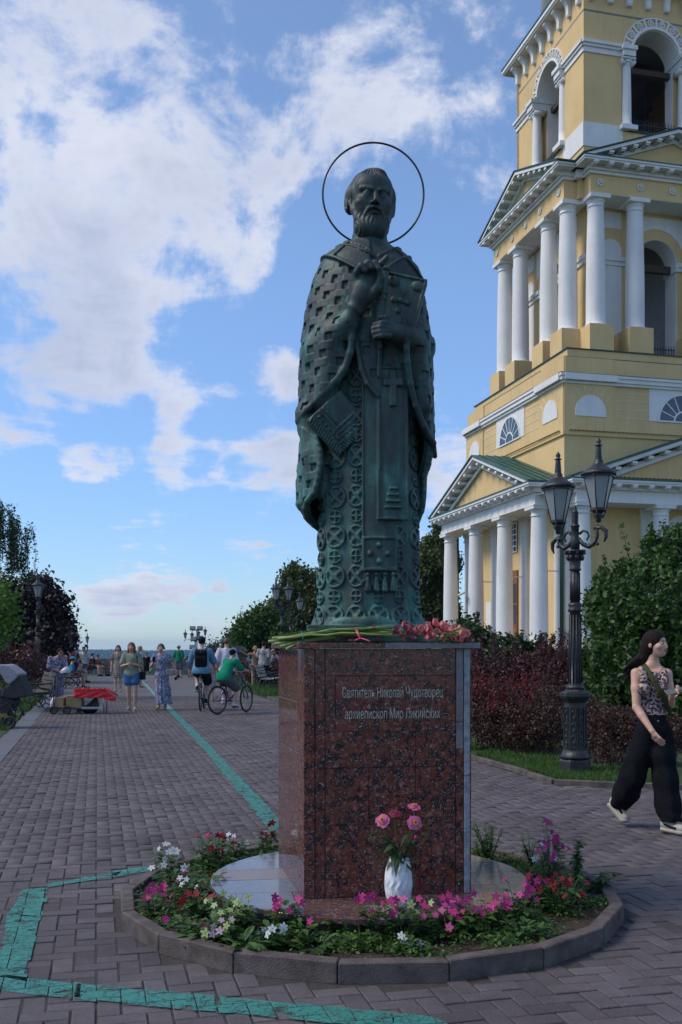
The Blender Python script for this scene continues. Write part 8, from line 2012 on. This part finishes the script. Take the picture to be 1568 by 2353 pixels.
BP = [
 ('magenta tobacco flowers at the far left rim of the bed', 355, 2105, ['magenta'], 9, .17, .12), ('leafy plant with one pink bloom at the left rim below the white flowers', 400, 2070, ['magenta','white'], 6, .22, .12),
 ('white and magenta flowers standing at the left back of the bed', 385, 2030, ['white','magenta','white'], 8, .26, .12), ('dark red flowers at the back left of the bed before the turquoise line', 470, 2000, ['red'], 7, .24, .12),
 ('dark red flowers high beside the left edge of the slab', 500, 1990, ['red','red','magenta'], 6, .22, .12), ('white flowers behind the slab at the left', 545, 1975, ['white'], 6, .17, .10), ('thin dark red blooms touching the left pedestal edge', 615, 1972, ['red'], 6, .24, .07),
 ('crimson clump left of the slab below its rim', 465, 2110, ['red'], 8, .16, .11), ('white blooms in the middle of the left clump', 440, 2085, ['white','red'], 4, .20, .10),
 ('pale lime flower cluster in front of the slab at the left', 520, 2150, ['lime'], 13, .20, .13), ('second pale lime plant closer to the slab edge', 560, 2140, ['lime'], 5, .18, .09), ('pale pink flowers at the front left of the bed', 500, 2175, ['palepink','lime'], 6, .13, .09),
 ('green rosette with a single pink bloom near the left kerb', 430, 2155, ['magenta'], 2, .12, .13), ('magenta flowers before the front left of the slab', 655, 2145, ['magenta'], 8, .19, .10), ('white star flowers low at the front of the bed', 622, 2180, ['white'], 5, .13, .08),
 ('broad leafy rosette without blooms in front of the slab', 690, 2170, ['magenta'], 1, .13, .14),
 ('magenta flowers spilling in front of the vase', 880, 2160, ['magenta','magenta','pink'], 13, .24, .15), ('magenta and white flowers just right of the vase', 935, 2165, ['magenta','magenta','lime'], 10, .23, .13), ('white flowers low at the front kerb under the vase', 940, 2190, ['white'], 4, .08, .05),
 ('pink flower mass at the front right of the bed', 1030, 2160, ['magenta','pink'], 14, .20, .14), ('magenta flowers beside the right front of the slab', 1090, 2150, ['magenta','pink'], 13, .20, .13), ('pink flowers next to the dry stalks at the right', 1140, 2140, ['pink','magenta'], 11, .20, .12),
 ('magenta flowers under the right edge of the slab', 1195, 2120, ['magenta'], 11, .21, .12), ('bright crimson clump near the right kerb', 1290, 2100, ['red'], 15, .20, .13), ('crimson flowers behind the bright crimson clump', 1255, 2085, ['red','magenta'], 9, .22, .12),
 ('tall magenta and white flowers at the right back of the bed', 1265, 2060, ['magenta','white','pink'], 13, .34, .11), ('magenta spikes highest at the right back of the bed', 1270, 2030, ['magenta'], 11, .38, .09)]
for lb, px, py, kd, nf, hg, sp in BP: bed_plant(lb, px, py, kd, int(nf*1.25), hg, sp, nleaf=95)
for lb, px, py, hg, sp, nl, ls in (('fresh green weed patch at the front of the bed right of its centre', 830, 2185, .10, .12, 60, (.035,.02)), ('dandelion-like rosette at the front left kerb', 560, 2190, .09, .13, 34, (.10,.03)), ('green rosette between the white and magenta front flowers', 720, 2188, .08, .12, 34, (.085,.03)), ('leafy sprawl along the left front kerb', 470, 2165, .10, .14, 50, (.07,.03)),
    ('leafy green plant filling the right end of the bed', 1310, 2075, .24, .15, 80, (.05,.025)), ('low green weeds near the right kerb', 1200, 2160, .11, .15, 60, (.05,.025)), ('green weeds behind the right side of the slab', 1215, 2040, .14, .15, 60, (.04,.02)), ('leafy clump against the slab front left of the vase', 790, 2150, .12, .12, 46, (.06,.03)), ('tangled green plants under the left rim of the slab', 480, 2060, .16, .13, 60, (.06,.03)),
    ('tangled greenery at the back left of the slab', 520, 1995, .12, .13, 50, (.05,.025)), ('tiny weed outside the kerb on the paving at the front right', 1213, 2222, .03, .035, 16, (.03,.014))):
    bed_plant(lb, px, py, [], 0, hg, sp, nleaf=int(nl*1.8), leafsz=ls, cat='plant', group='leafy plants in the bed', z0=.05 if py < 2210 else .0)
def tall_plant(label, px, py, hgt, spread, n, lsz, lean=(0,0), nst=5):
    p0 = ground(px, py, .05); root = thing('bushy_herb', label, 'plant', p0); sp = []; st = MB()
    for k in range(nst):
        a = frng.uniform(0,2*pi); tip = Vector((spread*cos(a)*frng.uniform(.2,1)+lean[0], spread*sin(a)*frng.uniform(.2,1)+lean[1], hgt*frng.uniform(.55,1))); st.tube([Vector((0,0,0)), tip*.5+Vector((0,0,hgt*.05)), tip],[.005,.0035,.0015],5)
        for j in range(n//nst):
            t = frng.uniform(.15,1); b = tip*t; aa = frng.uniform(0,2*pi); sp.append((b, Vector((cos(aa),sin(aa),frng.uniform(-.1,.8))), lsz*frng.uniform(.6,1.2), lsz*.48))
    leaves_mesh(root, sp, LFB); st.build('stems', M_stem, root)
tall_plant('tall feathery green plant right beside the pedestal', 1125, 1995, .33, .12, 420, .035, (-.02,0), 12); tall_plant('feathery green plant foot behind the slab at the right of the pedestal', 1105, 1985, .22, .10, 260, .032, (0,0), 9)
tall_plant('sparse young shrub with small leaves at the back right of the bed', 1222, 1995, .24, .10, 120, .036, (0,0), 8)
tall_plant('upright green herb with broad leaves at the right rim of the bed', 1325, 2045, .34, .09, 150, .055, (-.02,0), 6); tall_plant('green stems leaning out over the right end of the kerb', 1350, 2050, .17, .09, 90, .052, (.12,-.02), 5)
# low weeds between the plants
r_ = np.random.default_rng(41); n = 11000; pc = 150; ca_ = r_.random(pc)*2*pi; cr_ = r_.uniform(1.0,1.40,pc); j = r_.integers(0,pc,n); hh_ = (.02+.05*r_.random(pc))[j]
P = np.stack([MC.x+cr_[j]*np.cos(ca_[j])+r_.normal(0,.045,n), MC.y+cr_[j]*np.sin(ca_[j])+r_.normal(0,.045,n), .058+hh_*r_.random(n)],1)
rad = np.hypot(P[:,0]-MC.x,P[:,1]-MC.y); P = P[(rad > .98)&(rad < 1.415)]; n = len(P); d = r_.normal(size=(n,3)); d[:,2] = np.abs(d[:,2])*.5; d /= np.linalg.norm(d,axis=1)[:,None]; e_ = np.cross(d, r_.normal(size=(n,3))*.4+[0,0,1]); e_ /= np.linalg.norm(e_,axis=1)[:,None]; s_ = r_.uniform(.007,.018,n)[:,None]
V = np.stack([P-d*s_, P+e_*s_*.5, P+d*s_, P-e_*s_*.5],1).reshape(-1,3); o = link('bed_weeds', np_mesh('bed_weeds', V, np.arange(4*n).reshape(-1,4), LFB, attr=r_.random(n))); tag(o, 'low green weeds and seedlings covering the soil between the flowers', 'weeds', kind='stuff')
# moss and dead leaves on the soil
grass('weed_cover', 'low moss and weeds covering the soil at the right back of the bed', [(Vector((1.0,6.3,0)),Vector((1.4,6.2,0)),Vector((1.2,6.9,0)),Vector((.9,6.8,0)))], 5000, .03, LFB, 9, .055)
r_ = np.random.default_rng(77); n = 1500; a = r_.random(n)*2*pi; rr = r_.uniform(.99,1.42,n); P = np.stack([MC.x+rr*np.cos(a), MC.y+rr*np.sin(a), np.full(n,.070)],1); d = r_.normal(size=(n,3)); d[:,2] *= .3; d /= np.linalg.norm(d,axis=1)[:,None]; e_ = np.cross(d, r_.normal(size=(n,3))*.3+[0,0,1]); s_ = r_.uniform(.003,.014,n)[:,None]
V = np.stack([P-d*s_, P+e_*s_*.35, P+d*s_, P-e_*s_*.35],1).reshape(-1,3); o = link('leaf_litter', np_mesh('leaf_litter', V, np.arange(4*n).reshape(-1,4), leaf_mat('dry_litter', [(0,(.05,.035,.02)),(.7,(.14,.10,.05)),(1,(.3,.27,.2))]), attr=r_.random(n))); tag(o, 'dry leaf litter and grit scattered on the soil of the bed', 'litter', kind='stuff')

# ------------------------------------------------------------------ vase with zinnias
VS = Vector((.312, 5.41, .151)); vs_ = thing('vase', 'white wavy ceramic vase standing on the slab before the pedestal', 'vase', VS)
nz_, ns_ = 60, 96; V = []; 
for i in range(nz_+1):
    t = i/nz_; z = .268*t; r = .044+.030*sin(pi*min(1,(t*.86+.10)))**1.0
    for k in range(ns_):
        an = 2*pi*k/ns_; ph = an*12+1.5*sin(t*2*pi*3.3); w_ = .0034*(1-abs(sin(ph/2)))*2-.0034; V.append(((r+w_)*cos(an),(r+w_)*sin(an),z))
F = [(i*ns_+k, i*ns_+(k+1)%ns_, (i+1)*ns_+(k+1)%ns_, (i+1)*ns_+k) for i in range(nz_) for k in range(ns_)]
me = np_mesh('vase_body', V, F, mat('white_ceramic', (.68,.70,.74), .28, var=.03), smooth=True); link('vase_body', me, vs_)
mb = MB(); mb.lathe([(.0,.24),(.050,.24),(.052,.268)],24); mb.build('inner_dark', mat('vase_inside',(.05,.05,.05),.8), vs_)
bq = thing('zinnia_bouquet', 'bunch of pink zinnias and long leaves standing in the white vase', 'bouquet', VS+Vector((0,0,.24)))
def Vp(px, py, dy=0.0): return at(px, py, 5.41+dy)-(VS+Vector((0,0,.24)))
ZF = [(880,1885,-.03,Vector((-.25,-.8,.45)),.041),(954,1891,-.03,Vector((.2,-.9,.35)),.042),(953,1853,.0,Vector((.1,-.35,.9)),.036),(907,1868,.04,Vector((-.1,-.4,.8)),.034)]
st = MB()
for i, (px, py, dy, d, r) in enumerate(ZF):
    c = Vp(px,py,dy); d.normalize(); a = d.orthogonal().normalized(); b_ = d.cross(a)
    V = []; F = []; A = []
    for ring, (rr0, nn, zt0) in enumerate(((1.0,17,-.10),(.80,15,.02),(.58,13,.14),(.38,10,.22))):
        for k in range(nn):
            rr, zt = rr0, zt0
            an = 2*pi*(k+.5*ring)/nn; u_ = a*cos(an)+b_*sin(an); w_ = a*-sin(an)+b_*cos(an); rr *= random.uniform(.86,1.1); zt += random.uniform(-.07,.07); p0_ = c+u_*r*.15+d*r*zt*.5; p1 = c+u_*r*rr*.75+d*r*(zt+.08); p2 = c+u_*r*rr+d*r*zt; ww = r*.15*rr/.9+r*.02
            n0 = len(V); V += [p0_-w_*ww*.4,p0_+w_*ww*.4,p1+w_*ww,p1-w_*ww,p2+w_*ww*.55,p2-w_*ww*.55]; F += [(n0,n0+1,n0+2,n0+3),(n0+3,n0+2,n0+4,n0+5)]; A += [random.random()*.6,random.random()*.6+.3]
    fl_ = link('zinnia', np_mesh('zinnia', [list(p) for p in V], F, PM['zinnia'] if i < 3 else petal_mat('wine',(.20,.01,.06),(.32,.03,.10)), attr=A), bq)
    if i < 3: 
        mb = MB(); mb.ball(c+d*r*.2,(r*.24,)*3,10,6); hb = mb.build('flower_eye', mat('zinnia_eye',(.12,.02,.015),.8), fl_)
        mb = MB(); 
        for k in range(9): an = 2*pi*k/9; mb.ball(c+d*r*.36+(a*cos(an)+b_*sin(an))*r*.24,(r*.075,)*3,5,4)
        mb.build('stamen', mat('yellow_stamen',(.70,.42,.03),.6), fl_)
    st.tube([c-d*.004, c-d*.03+Vector((0,0,-.04)), Vector((c.x*.25,c.y*.3,.02)), Vector((c.x*.1,0,-.12))],[.0032,.003,.0028,.0026],6)
for px, py in ((966,1905),): c = Vp(px-10,py+20,-.02); mb = MB(); mb.ball(c,(.010,.010,.015),8,6); mb.build('bud', PM['zinnia'], bq); st.tube([c,Vector((c.x*.5,0,.05)),Vector((0,0,-.1))],.002,5)
for k in range(16):
    px = random.uniform(842,880) if k < 11 else random.uniform(965,990); py = random.uniform(1895,1945); c = Vp(px,py,random.uniform(-.03,.03)); st.ball(c,(.0055,.0055,.007),6,5); st.tube([c,Vector((c.x*.55,c.y,c.z*.6+.02)),Vector((0,0,-.05))],[.0011,.0013,.0016],4)
st.tube([Vector((.02,-.03,.02)),Vector((.070,-.05,-.05)),Vector((.085,-.05,-.14)),Vector((.092,-.04,-.235))],[.003,.0028,.0026,.0026],6)
st.build('stems', M_stem, bq)
sp = []
for k in range(52):
    a = random.uniform(0,2*pi); up_ = random.uniform(-.5,1.1); b = Vector((.03*cos(a), .03*sin(a), random.uniform(.0,.10))); sp.append((b, Vector((cos(a), sin(a)*.8, up_)), random.uniform(.06,.13), random.uniform(.018,.03)))
leaves_mesh(bq, sp, leaf_mat('bouquet_leaves',[(0,(.018,.042,.014)),(.6,(.035,.080,.022)),(1,(.08,.13,.05))]))
# ------------------------------------------------------------------ gladioli lying on the pedestal top
gb_ = thing('gladiolus_bouquet', 'long bundle of pink gladioli tied with ribbon lying across the pedestal top', 'bouquet', (0,0,0))
def Tq(px, py, d=5.62): return at(px, py, d)
sp_mb = []; V = []; F = []; A = []
def blade(pts, w_, r0=None):
    n0 = len(V); n = len(pts); r0 = random.random() if r0 is None else r0
    for i, p in enumerate(pts):
        t = i/(n-1); ww = w_*(1-.85*abs(2*t-.9)**2.2 if t > .1 else .6); ww = max(ww, w_*.08); tl = random.uniform(-.2,.2)
        V.append(p+Vector((0,-ww*.35,ww*.5))); V.append(p-Vector((0,-ww*.35,ww*.5)))
    for i in range(n-1): F.append((n0+2*i,n0+2*i+1,n0+2*i+3,n0+2*i+2)); A.append(min(1,max(0,r0+random.uniform(-.1,.1))))
br_ = random.Random(31)
stm = MB()
for k in range(30):
    d = 5.56+br_.uniform(0,.16); y0 = 1470+br_.uniform(-4,8); x0 = br_.uniform(618,680); x1 = br_.uniform(800,935); yt = 1462-22*br_.random(); n = 8
    pts = []
    for i in range(n):
        t = i/(n-1); x = x0+(x1-x0)*t; y = y0+(yt-y0)*t-8*sin(pi*t)*br_.uniform(.4,1.2); p = Tq(x, min(y,1474), d); p.z = max(p.z, 1.583); pts.append(p)
    if k < 9:
        stm.tube(pts, [.0075]*7+[.006], 6)
    else: blade(pts, br_.uniform(.014,.026))
for k in range(4):      # stem ends running past the corner of the cap
    pts = [Tq(617+k*14,1474+k*6,5.60-k*.02), Tq(690,1469+k*2,5.6), Tq(800,1462,5.64)]; stm.tube(pts,[.009,.009,.007],6)
stm.build('stems', mat('pale_green_stem', (.19,.26,.075), .55, var=.2, scale=20), gb_)
link('leaves', np_mesh('leaves', [list(p) for p in V], F, leaf_mat('gladiolus_leaves',[(0,(.045,.085,.020)),(.5,(.10,.16,.040)),(.8,(.18,.22,.07)),(1,(.26,.20,.09))]), attr=A), gb_)
def bloom(px, py, d, r, kind):
    c = Tq(px,py,d); c.z = max(c.z, 1.583+r*.5); fr = br_; ax = Vector((fr.uniform(.1,1), fr.uniform(-.9,-.1), fr.uniform(-.1,.9))).normalized(); a = ax.orthogonal().normalized(); b_ = ax.cross(a); V = []; F = []; A = []
    for k in range(6):
        an = 2*pi*k/6+fr.uniform(-.1,.1); u_ = a*cos(an)+b_*sin(an); w_ = -a*sin(an)+b_*cos(an); n0 = len(V); rr = r*fr.uniform(.8,1.15)
        for t, ww, oo in ((0,.08,0),(.4,.34,.45),(.75,.42,.62),(1.0,.12,.55)):
            p = c-ax*r*.5+u_*rr*oo*1.1+ax*rr*t*.95+u_*rr*max(0,t-.7)*.8; V += [p-w_*rr*ww+ax*rr*.05*(-1)**k, p+u_*rr*.08, p+w_*rr*ww]
        for i in range(3):
            for j in range(2): q_ = n0+i*3+j; F.append((q_,q_+1,q_+4,q_+3)); A.append(min(1,max(0,i*.25+fr.uniform(-.1,.3))))
    link('bloom', np_mesh('bloom', [list(p) for p in V], F, PM[kind], attr=A), gb_)
for k in range(44):
    t = br_.random(); px = 905+168*t; py = 1468-br_.uniform(0,30)*(1-.4*abs(t-.6)); kd = 'faded' if (px < 965 and br_.random() < .75) else 'glad'; bloom(px, py, 5.56+br_.uniform(0,.12), br_.uniform(.020,.033), kd)
for px, py in ((1000,1432),(1015,1436),(985,1441),(1028,1446),(1040,1462),(1052,1468),(930,1437)): bloom(px, py, 5.6, .034, 'glad')
for px, py in ((860,1442),(870,1468),(935,1430)): bloom(px, py, 5.58, .02, 'faded')
bm_ = MB()
for k in range(16):
    x0 = br_.uniform(1010,1050); x1 = x0+br_.uniform(18,45); y0 = br_.uniform(1450,1470); y1 = y0-br_.uniform(-6,12)
    x1 = min(x1,1085); p0_, p1_ = Tq(x0,y0,5.6+br_.uniform(-.03,.08)), Tq(x1,min(y1,1470),5.6+br_.uniform(-.03,.08)); p1_.z = max(p1_.z,1.585); bm_.tube([p0_, p0_.lerp(p1_,.4)+Vector((0,0,.004)), p1_],[.006,.0085,.0015],6)
bm_.build('buds', mat('gladiolus_bud', (.24,.30,.09), .55, var=.25, scale=20), gb_)
rb_ = MB(); M_rib = mat('pink_ribbon', (.62,.07,.15), .4, var=.1)
def ribbon(pts, w_):
    vs = []; 
    for p in pts: vs += [p+Vector((w_*.5,0,.0)), p-Vector((w_*.5,0,0))]
    rb_.add(vs, [(2*i,2*i+1,2*i+3,2*i+2) for i in range(len(pts)-1)], True)
ribbon([Tq(818,1446,5.58),Tq(822,1452,5.53),Tq(826,1463,5.52),Tq(830,1470,5.53)], .014); ribbon([Tq(829,1466,5.52),Tq(815,1472,5.50),Tq(805,1471,5.49)], .016); ribbon([Tq(829,1466,5.52),Tq(842,1470,5.50),Tq(851,1474,5.49)], .016)
o = rb_.build('ribbon', M_rib, gb_); mm = o.modifiers.new('t','SOLIDIFY'); mm.thickness = .0015
mb = MB(); mb.tube([Tq(693,1452,5.60),Tq(697,1462,5.55),Tq(696,1474,5.56)],.004,6); mb.build('rubber_band', mat('teal_band',(.01,.16,.13),.5), gb_)
# ------------------------------------------------------------------ air
def haze():
    mb = MB(); mb.box(-3200,3200,-70,6900,-75,47)
    m = bpy.data.materials.new('haze_air'); m.use_nodes = True; nt = m.node_tree; nt.nodes.clear()
    o = nt.nodes.new('ShaderNodeOutputMaterial'); v_ = nt.nodes.new('ShaderNodeVolumePrincipled')
    v_.inputs['Color'].default_value = (.40,.68,1.0,1); v_.inputs['Density'].default_value = 0.00010; v_.inputs['Anisotropy'].default_value = 0.0
    nt.links.new(v_.outputs[0], o.inputs['Volume']); ob = mb.build('haze', m); ob['kind'] = 'stuff'; ob['label'] = 'thin blue summer haze over the valley'
haze()
